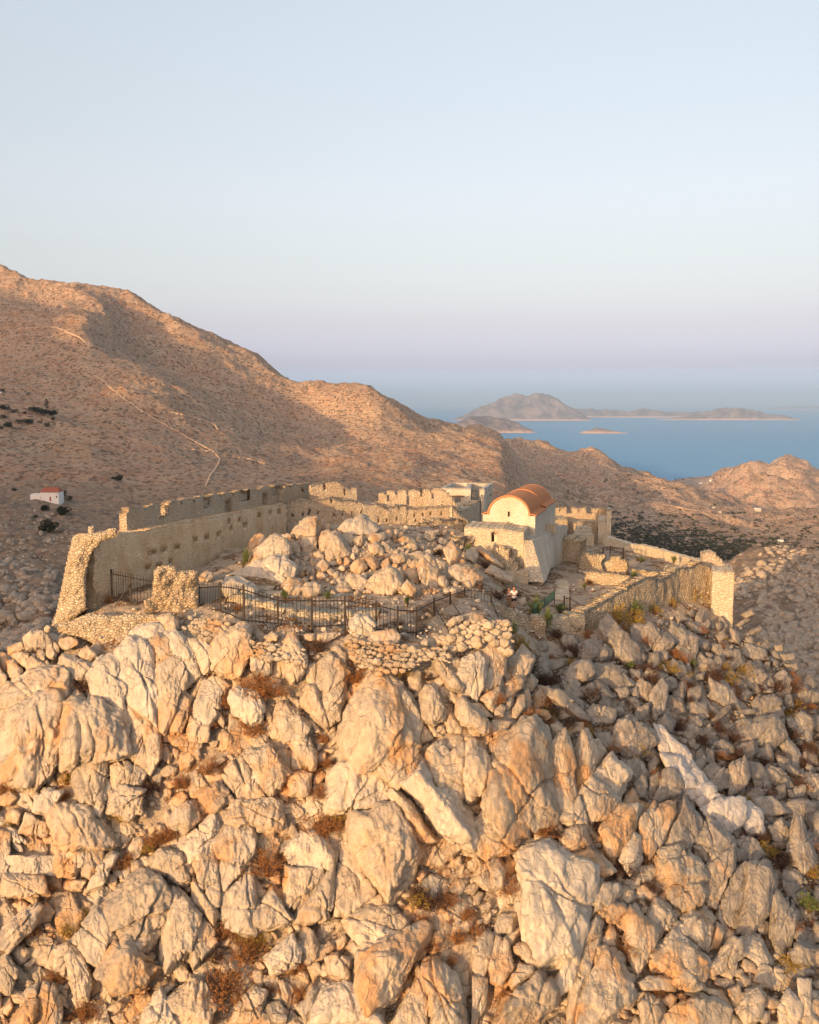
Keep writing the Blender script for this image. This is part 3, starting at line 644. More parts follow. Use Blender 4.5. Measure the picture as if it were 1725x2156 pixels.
CR = {1: (69, 966, .36), 2: (586.5, 966, .34), 3: (1035, 966, .40), 4: (0, 1311, .36), 5: (552, 1276.5, .36), 6: (1104, 1276.5, .36), 7: (0, 1673.2, .52), 8: (828, 1673.2, .52)}
TR = {
4: """-60,500 20,400 200,285 330,265 395,295 385,500 330,470 290,440 130,490;30,540 150,470 310,440 340,520 320,640 210,880 150,950 20,920 -20,800;180,880 250,770 330,650 340,760 330,830 220,960
570,240 640,205 690,215 700,400 720,500 610,450 550,420 530,300;370,480 430,440 600,450 700,520 740,640 745,760 640,770 400,830 350,700;690,200 760,120 840,120 885,190 915,300 910,570 800,500 720,430 690,300
745,520 780,500 850,560 915,620 925,760 870,860 790,810 750,700;855,120 930,80 990,95 1025,160 1000,210 930,250 890,200;930,260 1040,210 1090,330 1070,420 970,630 930,580 915,420
980,90 1040,70 1085,110 1140,200 1160,290 1080,350 1040,270 1030,150;1100,100 1190,110 1235,160 1225,270 1190,290 1150,230;1160,340 1190,280 1200,320 1120,500 1100,420;1190,370 1240,340 1285,420 1280,500 1220,600 1150,560 1145,470
1120,560 1150,570 1215,610 1210,690 1120,690 1100,620;990,560 1060,430 1105,460 1100,560 1060,640 990,640;1260,100 1290,60 1420,20 1455,60 1440,220 1400,300 1260,280 1240,250;1455,175 1530,170 1590,200 1580,290 1545,310 1490,270
1240,310 1280,300 1370,370 1300,450 1280,380;1375,420 1400,400 1500,410 1540,480 1530,570 1470,605 1390,540 1365,470;1255,640 1310,615 1360,660 1350,730 1300,760 1255,700;1600,560 1640,550 1660,690 1580,680 1565,620;1625,490 1680,475 1725,520 1760,680 1670,690
1430,780 1470,750 1570,740 1680,880 1570,1000 1510,940;1650,730 1700,750 1700,850 1670,860;1310,900 1370,830 1440,960 1430,1030 1385,1030;1400,810 1430,800 1530,960 1540,1010 1440,1020;1180,1010 1260,940 1370,1040 1240,1110
1250,1110 1400,1045 1450,1180 1320,1220 1290,1190;1410,1050 1540,1030 1620,1060 1630,1190 1560,1215 1460,1180;1005,1160 1090,1050 1140,1040 1170,1150 1090,1230;1140,1040 1170,1030 1230,1110 1180,1150
1010,1020 1070,985 1105,1020 1070,1080 1015,1085;150,90 200,55 260,60 300,110 280,160 160,160;345,95 390,80 450,95 455,130 390,165 345,140;440,190 510,130 575,190 570,220 520,235;355,240 380,195 500,230 525,270 500,330 400,335 370,290
-20,170 30,175 60,220 40,300 -20,310;60,180 110,165 180,180 170,240 140,270 80,210;150,240 190,190 265,235 230,280 160,290;50,140 130,110 160,160 100,180 50,190;470,760 610,745 625,800 600,1060 480,1040 430,930 450,860
640,840 680,810 760,870 730,930 660,960;720,810 760,820 850,860 820,940 740,950;330,870 370,820 410,850 400,940 350,970 330,930;220,1020 270,980 370,985 310,1060 290,1130 210,1090;290,1110 330,1070 520,1085 530,1130 640,1280 560,1320 330,1320 300,1200
640,1000 700,965 830,990 820,1110 750,1160 640,1110;530,960 600,880 640,960 590,1140 540,1100;120,1230 160,1120 280,1180 260,1245;-20,1215 60,1240 50,1400 -20,1400;780,1260 850,1255 850,1300 820,1342 735,1340;770,50 850,10 930,20 945,60 860,110 770,100
930,-40 1000,-60 1040,-10 1030,60 950,70;1590,260 1640,230 1640,330 1590,320;1640,1060 1725,1050 1740,1110 1660,1130;0,990 60,960 110,1020 60,1080 0,1070;30,1120 90,1080 130,1110 110,1180 40,1180;940,860 990,830 1040,850 1020,900 950,900;960,930 1030,910 1040,950 990,980;1050,760 1120,750 1150,790 1100,860 1050,870;-20,530 20,540 30,600 -20,650;870,1200 920,1170 930,1210 880,1240;1230,810 1300,780 1330,800 1260,850""",
5: """110,300 150,200 185,180 240,300 245,360 180,440 120,380;-20,280 40,275 55,370 30,410 -20,400;60,320 110,300 115,400 90,440 50,400;340,330 390,280 440,310 485,400 430,470 370,510 315,470 320,400;250,350 320,320 310,480 260,440
390,240 440,220 495,280 490,400 440,310;250,580 270,490 320,480 400,680 370,715 290,640;340,510 440,480 475,450 460,640 400,690 340,570;520,110 550,60 620,55 660,110 650,150 600,175 530,150;620,210 650,160 760,140 795,180 770,230 640,235
485,190 600,170 620,200 560,245 490,220;505,290 560,245 630,260 620,310 550,330;480,640 520,560 640,430 690,415 720,540 800,600 840,700 890,790 870,810 560,900 510,850 475,760;740,400 830,470 920,640 900,760 870,740 740,560
600,890 870,825 915,880 900,960 840,1040 760,1055 660,960;400,980 470,930 560,910 740,1070 730,1110 490,1210 380,1190;720,1090 770,1060 900,1200 1000,1342 900,1342 820,1160;820,1050 950,900 1060,1100 1230,1280 1220,1400 1080,1342
960,860 1050,800 1130,900 1060,970 980,990;1150,850 1230,800 1340,940 1335,1040 1200,1130 1060,1100 1010,990 1120,930;895,810 935,680 1000,750 1005,780 900,820;930,530 970,480 1010,480 1075,580 1060,660 1000,680 930,630
850,430 890,360 940,380 945,470 910,510 855,480;990,300 1050,290 1160,440 1150,475 1100,480 1020,390;1160,400 1180,310 1270,280 1300,330 1290,450 1250,520 1190,460;1290,250 1340,190 1400,220 1415,290 1390,430 1300,480 1290,350
1085,510 1110,485 1175,530 1170,560 1140,590 1090,550;1150,600 1180,545 1330,690 1320,740 1260,750 1170,680;1065,660 1090,600 1180,700 1170,750 1090,750;950,660 1000,690 1075,770 1000,770;1260,540 1390,460 1395,520 1350,620;1220,570 1270,560 1355,650 1260,650
1360,600 1400,560 1430,590 1410,655 1360,640;1400,540 1430,450 1490,405 1530,420 1525,480 1450,540;1460,600 1500,520 1540,510 1545,590 1490,665 1460,640;1530,490 1560,480 1580,560 1550,615;1570,630 1600,600 1670,610 1695,650 1650,670 1590,650
1340,870 1350,780 1400,735 1450,745 1450,800 1410,880 1360,920;1170,770 1230,750 1320,840 1330,900 1260,880;900,830 970,800 980,850 940,900;1370,960 1400,860 1540,710 1600,700 1660,830 1725,1200 1700,1250 1440,1342 1330,1100;1610,700 1650,690 1690,780 1680,860 1640,800
30,720 70,640 110,650 130,780 60,770;75,640 110,565 160,590 265,700 240,770 135,785 115,690;170,800 210,770 280,770 320,880 310,940 270,955 220,860;90,850 150,825 165,900 150,970 100,900;165,850 200,850 260,950 165,975;160,1000 240,960 285,980 270,1090 170,1090
0,850 50,860 130,990 30,1095 -60,1000;130,1180 190,1145 250,1210 210,1250 130,1245;100,1290 140,1255 170,1342 110,1342;455,510 510,490 525,530 490,560;310,790 350,760 370,800 320,860;160,530 210,540 240,590 220,620 180,590;150,290 200,240 215,260 190,350;270,650 330,700 350,740 300,740;380,740 440,720 460,770 400,830;690,330 740,350 800,440 760,430""",
6: """80,700 140,690 165,790 140,890 110,830;150,690 200,675 240,720 190,780 165,760;160,850 240,760 280,880 305,1100 210,1240 190,1230 165,1000;300,860 330,750 365,740 420,850 400,980 330,1070 310,1040;400,780 440,770 480,850 430,960 410,980
250,680 350,680 360,730 260,760;330,1090 400,1000 470,1050 530,1130 500,1230 390,1265 360,1200;400,1000 510,880 600,980 530,1130 470,1040;210,1240 320,1110 370,1230 370,1280 290,1280;515,800 560,690 640,668 740,740 760,790 700,850 600,880
530,1200 630,1060 690,1150 650,1175;635,1040 690,975 720,1000 715,1130 670,1120;720,920 760,870 795,900 760,980 725,990;725,1000 790,960 800,1020 750,1130 725,1130;760,1110 830,970 880,975 915,1040 900,1090 800,1140
108,495 130,485 250,520 375,650 360,665 280,640 150,540;40,620 80,600 140,610 160,650 130,670 60,655;110,340 150,310 235,310 240,350 170,380 115,365;215,190 240,160 300,165 330,210 320,260 250,260;420,250 480,220 520,260 510,300 450,345 410,310
250,390 300,340 370,330 410,390 360,430 260,450;600,290 690,260 715,300 700,320 640,340;720,300 740,270 790,260 800,330 760,370 720,340;780,270 810,245 845,270 840,310 800,330;860,480 930,430 955,470 930,560 870,540;950,480 1040,460 1040,510 980,600 950,560
920,410 950,330 970,330 970,400;1090,320 1140,280 1165,320 1150,370 1100,390;330,480 400,440 450,540 390,570;400,440 440,425 480,500 540,540 460,560;520,480 600,470 620,520 560,550;370,610 420,580 520,610 510,680 400,690;510,600 570,575 590,620 560,650 510,660
740,520 800,440 830,480 820,590 770,650 740,600;640,650 660,590 740,560 735,620 700,680;1080,660 1200,570 1220,590 1180,640 1100,700;1110,700 1180,680 1220,700 1180,740 1120,735;1220,680 1290,645 1330,680 1250,710;1200,760 1300,700 1450,640 1500,690 1515,760 1450,820 1340,770 1240,800
1350,850 1440,790 1470,870 1460,910 1380,920;1230,820 1340,780 1370,850 1300,900 1250,880;1200,600 1350,600 1360,625 1250,645;1340,650 1380,635 1395,660 1360,685;960,640 1020,640 1050,690 1000,740 960,700;1060,700 1090,680 1100,740 1070,740
1200,1100 1210,940 1290,890 1320,1000 1270,1070;1290,1100 1340,1060 1430,1070 1400,1130 1310,1140;1570,1060 1640,1035 1665,1060 1620,1130 1580,1120;1600,980 1640,970 1690,1040 1670,1060;1470,1060 1530,1030 1530,1110 1490,1140;1430,970 1560,1030 1560,1050 1450,990
1650,1150 1725,1135 1740,1190 1690,1210;1320,560 1370,520 1400,560 1400,640 1340,640;1400,550 1460,530 1500,560 1520,640 1480,660 1410,640;1520,520 1560,510 1580,580 1550,640 1520,600;1610,450 1650,395 1690,400 1725,450 1700,510 1640,490;1250,510 1300,470 1330,510 1300,560 1260,550
1330,480 1370,460 1390,500 1350,520;1395,440 1420,385 1460,420 1470,470 1420,480;1520,340 1590,330 1610,370 1570,400;1490,280 1580,275 1590,310 1520,320;1460,230 1515,215 1520,260 1470,270;1290,160 1390,110 1390,140 1320,190;1230,110 1300,60 1330,80 1250,140
1260,50 1340,5 1350,50 1290,70;1370,230 1430,190 1440,240 1400,290 1370,270;1170,250 1220,220 1230,270 1190,290;1120,170 1170,130 1190,180 1140,220;870,140 940,110 945,160 880,160;880,60 930,45 960,80 900,100;950,30 990,15 1000,60 960,70;1020,130 1080,60 1100,90 1060,160 1030,160
1000,60 1030,10 1060,20 1050,90 1000,120;1110,110 1140,80 1160,120 1140,150;1330,330 1370,310 1395,330 1390,370 1340,370;1180,380 1230,375 1235,405 1190,410;1400,330 1440,320 1440,370 1410,380;1590,750 1650,740 1670,780 1610,790;1575,1280 1600,1250 1620,1300 1600,1342 1570,1342
1290,180 1330,170 1350,220 1310,240;1000,400 1060,380 1050,430 1000,440;870,590 930,580 950,620 890,640;1000,850 1040,830 1060,880 1010,960;1100,960 1130,940 1150,980 1110,1000;80,210 130,200 140,250 90,270;80,380 160,380 170,430 100,440""",
7: """35,250 210,255 210,320 40,315;25,325 160,330 180,400 40,410 20,370;230,215 355,225 350,280 290,335 235,330;340,280 360,225 415,225 420,260 370,335 340,320;250,380 265,345 355,340 330,395;360,380 390,290 450,240 475,250 420,360
510,230 550,170 587,180 585,220 550,275 515,250;625,270 660,230 740,240 780,300 750,360 720,360 640,310;735,200 770,160 860,85 895,140 860,230 775,270;780,275 870,240 900,300 890,430 860,440 810,360;875,200 910,140 1000,125 1035,180 1030,250 910,390 895,350
900,410 1010,310 1030,340 1040,540 1020,555 920,520;1030,330 1070,380 1090,400 1060,425 1035,400;1030,520 1060,440 1110,390 1190,500 1170,520 1060,545;1150,230 1190,170 1250,150 1310,190 1340,240 1330,300 1180,285;1170,300 1310,310 1310,350 1210,465 1165,440
1320,310 1355,260 1355,420 1320,490 1200,510 1215,460 1310,360;1370,280 1400,200 1430,200 1440,250 1500,360 1490,430 1420,475 1360,470;1420,90 1500,60 1620,60 1680,240 1640,320 1570,410 1480,300 1430,190;1565,400 1640,330 1690,280 1680,350 1590,410
1620,400 1725,360 1760,380 1700,400 1640,425;1415,490 1500,450 1580,460 1640,510 1610,550 1480,520;1400,515 1420,505 1600,560 1520,615 1440,605;1600,440 1620,420 1645,450 1640,475;1460,640 1560,600 1700,530 1725,560 1640,700 1600,800 1500,860 1460,760
425,470 520,370 600,330 650,345 690,400 690,490 650,560 560,640 500,600 420,540;660,520 700,400 750,450 800,500 760,620 680,710 650,660;290,600 400,460 430,540 480,580 410,700;410,720 510,575 600,640 650,700 560,780 480,790;770,620 800,480 870,540 875,600 790,690
270,650 310,625 350,660 375,740 350,815 310,810 280,730;365,760 385,690 415,730 410,790 370,820;220,630 270,600 290,620 260,720 225,700;0,580 80,490 140,455 160,470 130,540 40,630 0,610;140,470 190,435 220,470 210,510 150,525;35,640 70,605 125,625 120,660 80,690
-20,670 30,650 65,710 40,800 -20,790;90,690 150,655 155,670 120,710;600,870 650,790 690,850 720,925 590,925;670,850 770,745 830,780 860,850 830,925 720,925;645,790 700,750 715,775 660,830;550,810 600,800 625,820 580,880 545,860;930,925 980,830 1030,790 1070,810 1060,880 1040,925
1040,925 1090,850 1130,840 1160,880 1150,925;1270,850 1310,790 1400,745 1440,780 1480,850 1530,925 1270,925;1200,600 1230,545 1270,560 1290,620 1280,660 1240,675 1210,640;1090,660 1180,580 1215,640 1210,690 1110,720;1235,690 1280,665 1310,720 1270,760;1320,660 1370,645 1415,670 1410,740 1340,720
1020,710 1065,700 1070,770 1050,790 1015,740;1600,900 1650,800 1725,740 1725,925 1600,925;50,925 110,800 150,780 160,860 130,925;140,860 180,770 215,780 240,850 240,925 150,925;430,870 480,830 510,850 480,885;240,430 310,400 300,440 240,460;1210,860 1260,780 1285,800 1270,880 1240,915
0,830 40,800 55,860 30,900 0,880;780,340 830,400 880,470 860,520 790,440;450,900 500,880 520,925 460,925;1470,560 1560,640 1520,680 1450,640;1360,590 1400,560 1410,600 1370,640""",
8: """330,120 400,60 440,50 455,90 490,180 480,220 380,260 340,230;500,240 530,200 620,175 640,190 600,235 510,260;530,260 600,230 680,250 800,320 805,360 790,500 740,650 600,640 540,560 525,420;330,330 350,280 410,265 445,310 430,360 380,380 335,350;300,270 340,250 360,270 335,320 300,300
685,160 740,130 770,140 785,200 730,230 690,210;700,240 790,215 860,270 880,300 840,320 770,290;840,140 900,60 990,60 960,170 900,250 860,210;920,260 960,160 1000,180 1000,260 960,320;1010,110 1060,50 1130,45 1140,80 1100,180 1040,250 1010,200
1140,130 1180,30 1230,100 1240,150 1200,220 1100,210;1240,150 1280,100 1370,170 1370,200 1300,300 1220,200;1080,240 1160,220 1240,290 1260,340 1200,380 1090,340;1250,300 1370,220 1370,310 1320,420 1260,390;1120,390 1160,355 1230,360 1260,390 1240,440 1180,460 1125,420
1340,430 1370,330 1420,280 1440,290 1430,420 1350,490;1430,420 1440,300 1510,300 1540,350 1520,470 1450,560 1400,540;1530,420 1560,400 1625,490 1600,600 1530,570;810,400 840,365 900,370 910,405 860,450 810,485;905,390 930,365 975,385 985,420 950,445 915,420
835,470 870,430 930,440 950,470 900,515 845,500;985,380 1020,360 1075,400 1050,440 1000,410;1040,480 1070,440 1120,460 1140,500 1135,550 1080,550 1045,520;935,520 970,475 1070,540 1075,570 1020,680 990,720 975,640;760,580 820,490 850,520 840,560 770,615
840,590 875,505 905,560 910,620 860,610;1145,540 1210,480 1240,485 1290,540 1270,620 1240,625;1055,650 1140,560 1200,580 1275,680 1220,770 1130,750;1200,480 1260,455 1310,500 1300,530 1240,480;1270,640 1310,510 1345,560 1320,620;1285,690 1370,580 1420,590 1420,640 1340,720 1290,735
1320,730 1400,660 1395,700 1370,750;1350,790 1400,770 1420,820 1380,875;1400,870 1430,800 1480,785 1500,830 1490,900 1430,925;710,925 720,760 790,600 830,600 800,760 740,925;745,925 810,700 870,640 920,700 970,780 970,830 880,925;830,620 900,620 930,660 920,720 830,660
420,925 470,810 590,710 650,790 640,850 590,925;475,760 510,680 570,690 570,720 490,780;495,620 540,600 595,660 590,700 540,680 505,650;325,620 370,570 400,580 400,660 360,740 325,700;390,700 420,590 460,600 475,700 440,760 395,750;100,700 160,660 215,700 280,800 290,925 160,925
10,900 100,740 135,800 130,925 10,925;325,750 380,760 370,860 330,925 320,925;1090,925 1150,850 1210,825 1290,830 1350,870 1340,925;1000,850 1030,815 1070,830 1100,880 1070,925 1010,925;1080,830 1120,800 1155,820 1130,870 1095,850
1165,810 1200,785 1260,800 1300,840 1210,820;1000,760 1040,735 1130,750 1130,790 1020,790;1560,870 1600,800 1650,850 1640,925 1570,925;1640,760 1690,760 1690,920 1650,900;1600,220 1630,100 1655,110 1650,180 1700,260 1650,310;1600,640 1640,600 1700,630 1700,700 1620,690
1260,780 1330,790 1330,820 1280,810;1300,740 1370,750 1350,790 1300,770;660,750 700,680 740,690 730,780 680,800;925,710 980,720 990,770 940,750""",
2: """110,440 180,370 230,375 245,430 240,500 130,480;140,530 150,480 240,480 235,560 180,590 150,580;60,540 90,495 130,540 140,585 80,590;250,520 270,450 310,440 350,480 290,600 260,560;290,590 320,480 360,470 440,580 400,620 320,625
380,430 430,380 510,360 600,430 560,470 420,465;610,440 640,400 700,420 710,450 650,455;535,490 570,465 660,455 670,490 600,540;740,500 790,475 840,500 850,520 780,530;765,550 810,520 855,520 860,565 800,570;670,620 710,595 780,590 790,640 730,660
805,590 870,570 915,590 905,620 820,630;800,660 850,620 905,640 880,700 830,690;890,640 925,600 960,630 980,690 995,730 990,790 900,780 880,700;790,690 850,680 885,710 870,780 820,770;450,660 480,620 530,620 560,680 500,720 450,690;490,620 560,605 610,620 620,670 590,700 540,660
410,750 440,710 500,710 560,760 520,830 430,790;550,790 600,720 680,680 720,710 750,800 700,845 600,840;720,690 760,670 790,720 780,770 740,750;350,800 380,755 420,760 470,830 350,830;360,690 390,655 420,670 410,700;300,640 350,630 380,655 330,665
230,730 250,695 290,710 300,750 250,755;150,840 170,780 230,760 280,780 270,830 200,870;30,800 60,730 120,740 165,790 130,850 60,840;1060,690 1110,660 1190,670 1250,720 1240,760 1190,780 1110,760;1270,700 1330,660 1390,700 1470,740 1470,790 1380,760;1190,560 1240,530 1330,600 1390,650 1390,690 1280,620
960,560 1000,530 1050,560 1040,600 980,590;1140,970 1200,945 1270,960 1285,1000 1230,1020 1170,1010;1030,1030 1080,980 1150,965 1150,1000 1070,1045;1060,1070 1100,1035 1135,1060 1125,1100 1080,1110;970,1110 1000,1090 1060,1095 1065,1140 990,1150;880,1140 905,1110 935,1130 930,1160 890,1165
785,1190 820,1155 850,1170 840,1200 800,1210;155,1085 225,1080 228,1130 158,1130;240,1085 350,1070 375,1095 290,1150 240,1130;1280,1030 1340,1010 1350,1070 1285,1080;1350,1020 1400,1000 1435,1010 1400,1045;1480,870 1530,860 1540,900 1500,920""",
1: """1250,570 1260,500 1330,430 1375,460 1370,500 1290,560;1270,640 1290,540 1400,470 1460,490 1475,560 1400,580 1300,640;1330,620 1430,570 1520,640 1500,700 1440,735 1350,700 1180,680;970,690 1010,660 1055,660 1060,700 1030,725 970,720
1110,760 1150,700 1200,700 1300,760 1290,810 1170,830;1350,1040 1400,1010 1440,1030 1430,1070 1370,1080;1570,760 1600,720 1640,720 1680,780 1640,820 1590,810;1450,750 1480,700 1560,700 1590,740 1540,790;1125,920 1170,900 1220,930 1210,970 1140,960;65,990 90,970 110,990 95,1020 70,1010""",
}
SCAR = {6: "760,700 830,730 900,860 880,960 820,900;830,740 960,850 1010,950 960,1050 900,980;900,1000 1000,960 1070,1060 1000,1150 920,1090;800,870 900,880 1000,1040 900,1090 840,980;940,1080 1080,1040 1150,1120 1060,1180;1280,1140 1380,1200 1400,1330 1290,1330;1060,1190 1170,1120 1290,1130 1290,1250 1200,1330 1100,1230;970,930 1050,850 1070,900 1030,990"}

ROCKS = []     # (area, poly in D units, kind)
for src, kind in ((TR, 'rock'), (SCAR, 'scar')):
    for k, s_ in src.items():
        x0, y0, sc = CR[k]
        for part in s_.replace('\n', ';').split(';'):
            pl = [tuple(map(float, a.split(','))) for a in part.split()]
            h = hull2([(x0 + x * sc, y0 + y * sc) for x, y in pl])
            x, y = h[:, 0], h[:, 1]
            ar = abs(np.dot(x, np.roll(y, -1)) - np.dot(y, np.roll(x, -1))) / 2
            ROCKS.append([ar, h, kind])

def rock_geo(h, rng, sub, thick=None, protr=0.0, sharp=16, crack=True, amp=1.0, Yc=None, gy=None, gx=None):
    cx, cy = h.mean(0)
    x, y = h[:, 0], h[:, 1]
    cr = x * np.roll(y, -1) - np.roll(x, -1) * y; A = cr.sum() / 2
    if abs(A) > 1:
        cx = ((x + np.roll(x, -1)) * cr).sum() / (6 * A); cy = ((y + np.roll(y, -1)) * cr).sum() / (6 * A)
    x0, y0, x1, y1 = h[:, 0].min(), h[:, 1].min(), h[:, 0].max(), h[:, 1].max()
    if Yc is None:
        Yb, Yt = hit1(cx, y1 - 0.12 * (y1 - y0)), hit1(cx, y0 + 0.1 * (y1 - y0))
        Yl, Yr = hit1(x0, y1 - .3 * (y1 - y0)), hit1(x1, y1 - .3 * (y1 - y0))
        s = Yb / F
        hm = max(0.1, (y1 - y0) * 0.78 * s); gy = min(max((Yt - Yb) / hm, 0.15), 0.75)
        gx = min(max((Yr - Yl) / max(0.2, (x1 - x0) * s), -0.3), 0.45)
        Yc = Yb + gy * (y1 - cy) * s * 0.9
    s = Yc / F
    pts = np.stack([(x - cx) * s, -(y - cy) * s], -1)
    if (pts[:, 0] * np.roll(pts[:, 1], -1) - pts[:, 1] * np.roll(pts[:, 0], -1)).sum() < 0: pts = pts[::-1]
    mn = min((x1 - x0), (y1 - y0)) * s
    hf = (thick or 0.42) * mn * rng.uniform(0.8, 1.15); hb = mn * 0.55
    N, O = [], []
    n = len(pts)
    for i in range(n):
        a = pts[i]; b_ = pts[(i + 1) % n]; e = b_ - a; L = np.hypot(*e)
        if L < 1e-4: continue
        nn = np.array((e[1], -e[0])) / L; d = max(nn @ a, 0.04 * mn)
        be = rng.uniform(0.06, 0.35); N.append((nn[0] * math.cos(be), nn[1] * math.cos(be), math.sin(be))); O.append(d * math.cos(be))
        be = rng.uniform(0.75, 1.1); ins = rng.uniform(0.02, 0.12) * mn; w1 = hf * rng.uniform(0.55, 0.85)
        N.append((nn[0] * math.cos(be), nn[1] * math.cos(be), math.sin(be))); O.append(max((d - ins) * math.cos(be) + w1 * math.sin(be), .05 * mn))
        N.append((nn[0] * .8, nn[1] * .8, -.6)); O.append(max(d * .8 + hb * 0.15, .05 * mn))
    for k in range(3):
        a = rng.uniform(0, 6.28); tl = rng.uniform(0.05, 0.5) if k else 0.08
        N.append((math.sin(tl) * math.cos(a), math.sin(tl) * math.sin(a), math.cos(tl))); O.append(hf * rng.uniform(0.86, 1.05))
    N.append((0, 0, -1)); O.append(hb)
    N = np.array(N); O = np.array(O)
    D, Fc = ico(sub)
    ext = np.array(((x1 - x0) * s / 2, (y1 - y0) * s / 2, (hf + hb) / 2)); ext = ext / ext.max()
    D = D * np.maximum(ext, 0.35); D = D / np.linalg.norm(D, axis=1)[:, None]
    q = np.maximum(D @ N.T, 0) / O[None, :]
    qm = q.max(1)
    rad = 1 / (qm * ((q / qm[:, None]) ** sharp).sum(1) ** (1.0 / sharp))
    L = D * rad[:, None]
    off = np.array([rng.uniform(0, 99) for _ in range(3)])
    st = np.array((1.0, 0.55, 1.0))
    disp = 0.075 * fbm(L / mn * 2.2 * st + off, 5, 1, 0.6) * mn * amp + 0.045 * mn * amp * (ridged(L / mn * 3.5 * st + off, 4, 5, 0.6) - 0.5)
    if mn > .9: disp = disp + 0.035 * mn * (ridged(L / mn * np.array((5., 1.6, 5.)) + off, 3, 15, .6) - .5)
    if crack and mn > 0.5:
        for k in range(3 if mn > 1.3 else 2):
            a = rng.uniform(0, math.pi) if k else rng.uniform(1.0, 2.1)
            nn = np.array((math.sin(a), math.cos(a), rng.uniform(-.3, .3))); nn /= np.linalg.norm(nn)
            dd = L @ nn + rng.uniform(-.35, .35) * mn + 0.09 * mn * fbm(L / mn * 1.5 + off, 3, 9)
            wd = 0.022 + 0.011 * mn
            gate = np.clip(0.5 + 2.2 * noise(L / mn * 1.2 + off + 9, 31), 0, 1)
            disp = disp - (0.08 + 0.05 * mn) * np.exp(-(dd / wd) ** 2) * gate
            disp = disp + 0.03 * mn * np.tanh(dd / wd / 1.5) * rng.choice((-1, 1)) * 0.6
    L = L + D * disp[:, None]
    Yv = Yc + gx * L[:, 0] + gy * L[:, 1] - L[:, 2] - protr
    V = P(cx + L[:, 0] / s, cy - L[:, 1] / s, Yv)
    return V, Fc, (cx, cy, Yc)

# coverage map, used to fill the gaps between the traced rocks
CW, CH, OX = 560, 570, 50            # cells of 4 units
cover = np.zeros((CH, CW), bool)
def inside_poly(h, X, Y, shrink=0.0):
    c = h.mean(0); hh = c + (h - c) * (1 - shrink)
    r = np.ones(X.shape, bool)
    A = np.dot(hh[:, 0], np.roll(hh[:, 1], -1)) - np.dot(hh[:, 1], np.roll(hh[:, 0], -1))
    sg = 1 if A > 0 else -1
    for i in range(len(hh)):
        a = hh[i]; b_ = hh[(i + 1) % len(hh)]
        r &= sg * ((b_[0] - a[0]) * (Y - a[1]) - (b_[1] - a[1]) * (X - a[0])) >= 0
    return r
def mark(h, shrink=0.0):
    x0, y0 = np.maximum((h.min(0) / 4).astype(int) - 1 + np.array((OX, 0)), 0); x1, y1 = (h.max(0) / 4).astype(int) + 2 + np.array((OX, 0))
    x1 = min(x1, CW); y1 = min(y1, CH)
    if x1 <= x0 or y1 <= y0: return 1.0
    X, Y = np.meshgrid((np.arange(x0, x1) - OX) * 4 + 2, np.arange(y0, y1) * 4 + 2)
    ins = inside_poly(h, X, Y, shrink)
    if not ins.any(): return 1.0
    cov = cover[y0:y1, x0:x1][ins].mean()
    return cov, ins, (x0, y0, x1, y1)
def put(h):
    r = mark(h)
    if isinstance(r, float): return
    _, ins, (x0, y0, x1, y1) = r
    cover[y0:y1, x0:x1] |= ins
for a, h, k in ROCKS: put(h)

RNG = random.Random(4)
# zones of the slope where the ground is loose earth: few fill rocks
EARTH = [(470, 1500, 90, 60), (380, 1640, 60, 50), (880, 2010, 90, 40), (1010, 1950, 40, 60), (540, 1960, 60, 80), (330, 1700, 60, 40), (700, 1560, 30, 70), (1170, 1490, 90, 25), (1650, 1830, 60, 40), (600, 2050, 70, 40)]
def earthy(px, py):
    return max(math.exp(-((px - a) / c) ** 2 - ((py - b_) / d) ** 2) for a, b_, c, d in EARTH)
def edge_y(px):
    return float(np.interp(px, [-200, 0, 110, 170, 420, 520, 1060, 1085, 1110, 1230, 1380, 1540, 1600, 1725, 2000], [1440, 1385, 1345, 1385, 1370, 1360, 1400, 1400, 1390, 1350, 1310, 1300, 1345, 1450, 1660]))
def rand_poly(px, py, r, ang, asp):
    n = RNG.choice((4, 5, 5, 6)); pts = []
    for i in range(n):
        a = 2 * math.pi * (i + RNG.uniform(-.28, .28)) / n
        u = r * math.cos(a) * RNG.uniform(.85, 1.1) * asp; v = r * math.sin(a) * RNG.uniform(.85, 1.1)
        pts.append((px + u * math.cos(ang) - v * math.sin(ang), py + u * math.sin(ang) + v * math.cos(ang)))
    return hull2(pts)
FILL = []
for rad, tries, maxcov in ((36, 1200, .22), (26, 2900, .25), (17, 5400, .28), (11.5, 3000, .2), (7.5, 2600, .2)):
    for _ in range(tries):
        px = RNG.uniform(-180, 2000); py = RNG.uniform(1290, 2180)
        if py < edge_y(px) + 4: continue
        right = px > 1100 and py < 1420 + (px - 1100) * 1.15
        r = rad * RNG.uniform(.75, 1.25)
        if right and r > 34: continue
        e = earthy(px, py)
        if r > 12 and RNG.random() < e * 1.3: continue
        if r <= 12 and RNG.random() < e * 0.5: continue
        # beds lean: down-right in the middle, down-left on the lower left and right
        lean = 0.75 if 650 < px < 1150 else (-0.9 if px > 1150 else -0.5)
        ang = lean + RNG.uniform(-.45, .45)
        h = rand_poly(px, py, r, math.pi / 2 + ang, RNG.uniform(1.15, 2.2))
        mk = mark(h)
        if isinstance(mk, float) or mk[0] > maxcov: continue
        put(h)
        ar = abs(np.dot(h[:, 0], np.roll(h[:, 1], -1)) - np.dot(h[:, 1], np.roll(h[:, 0], -1))) / 2
        FILL.append([ar, h, 'fill'])
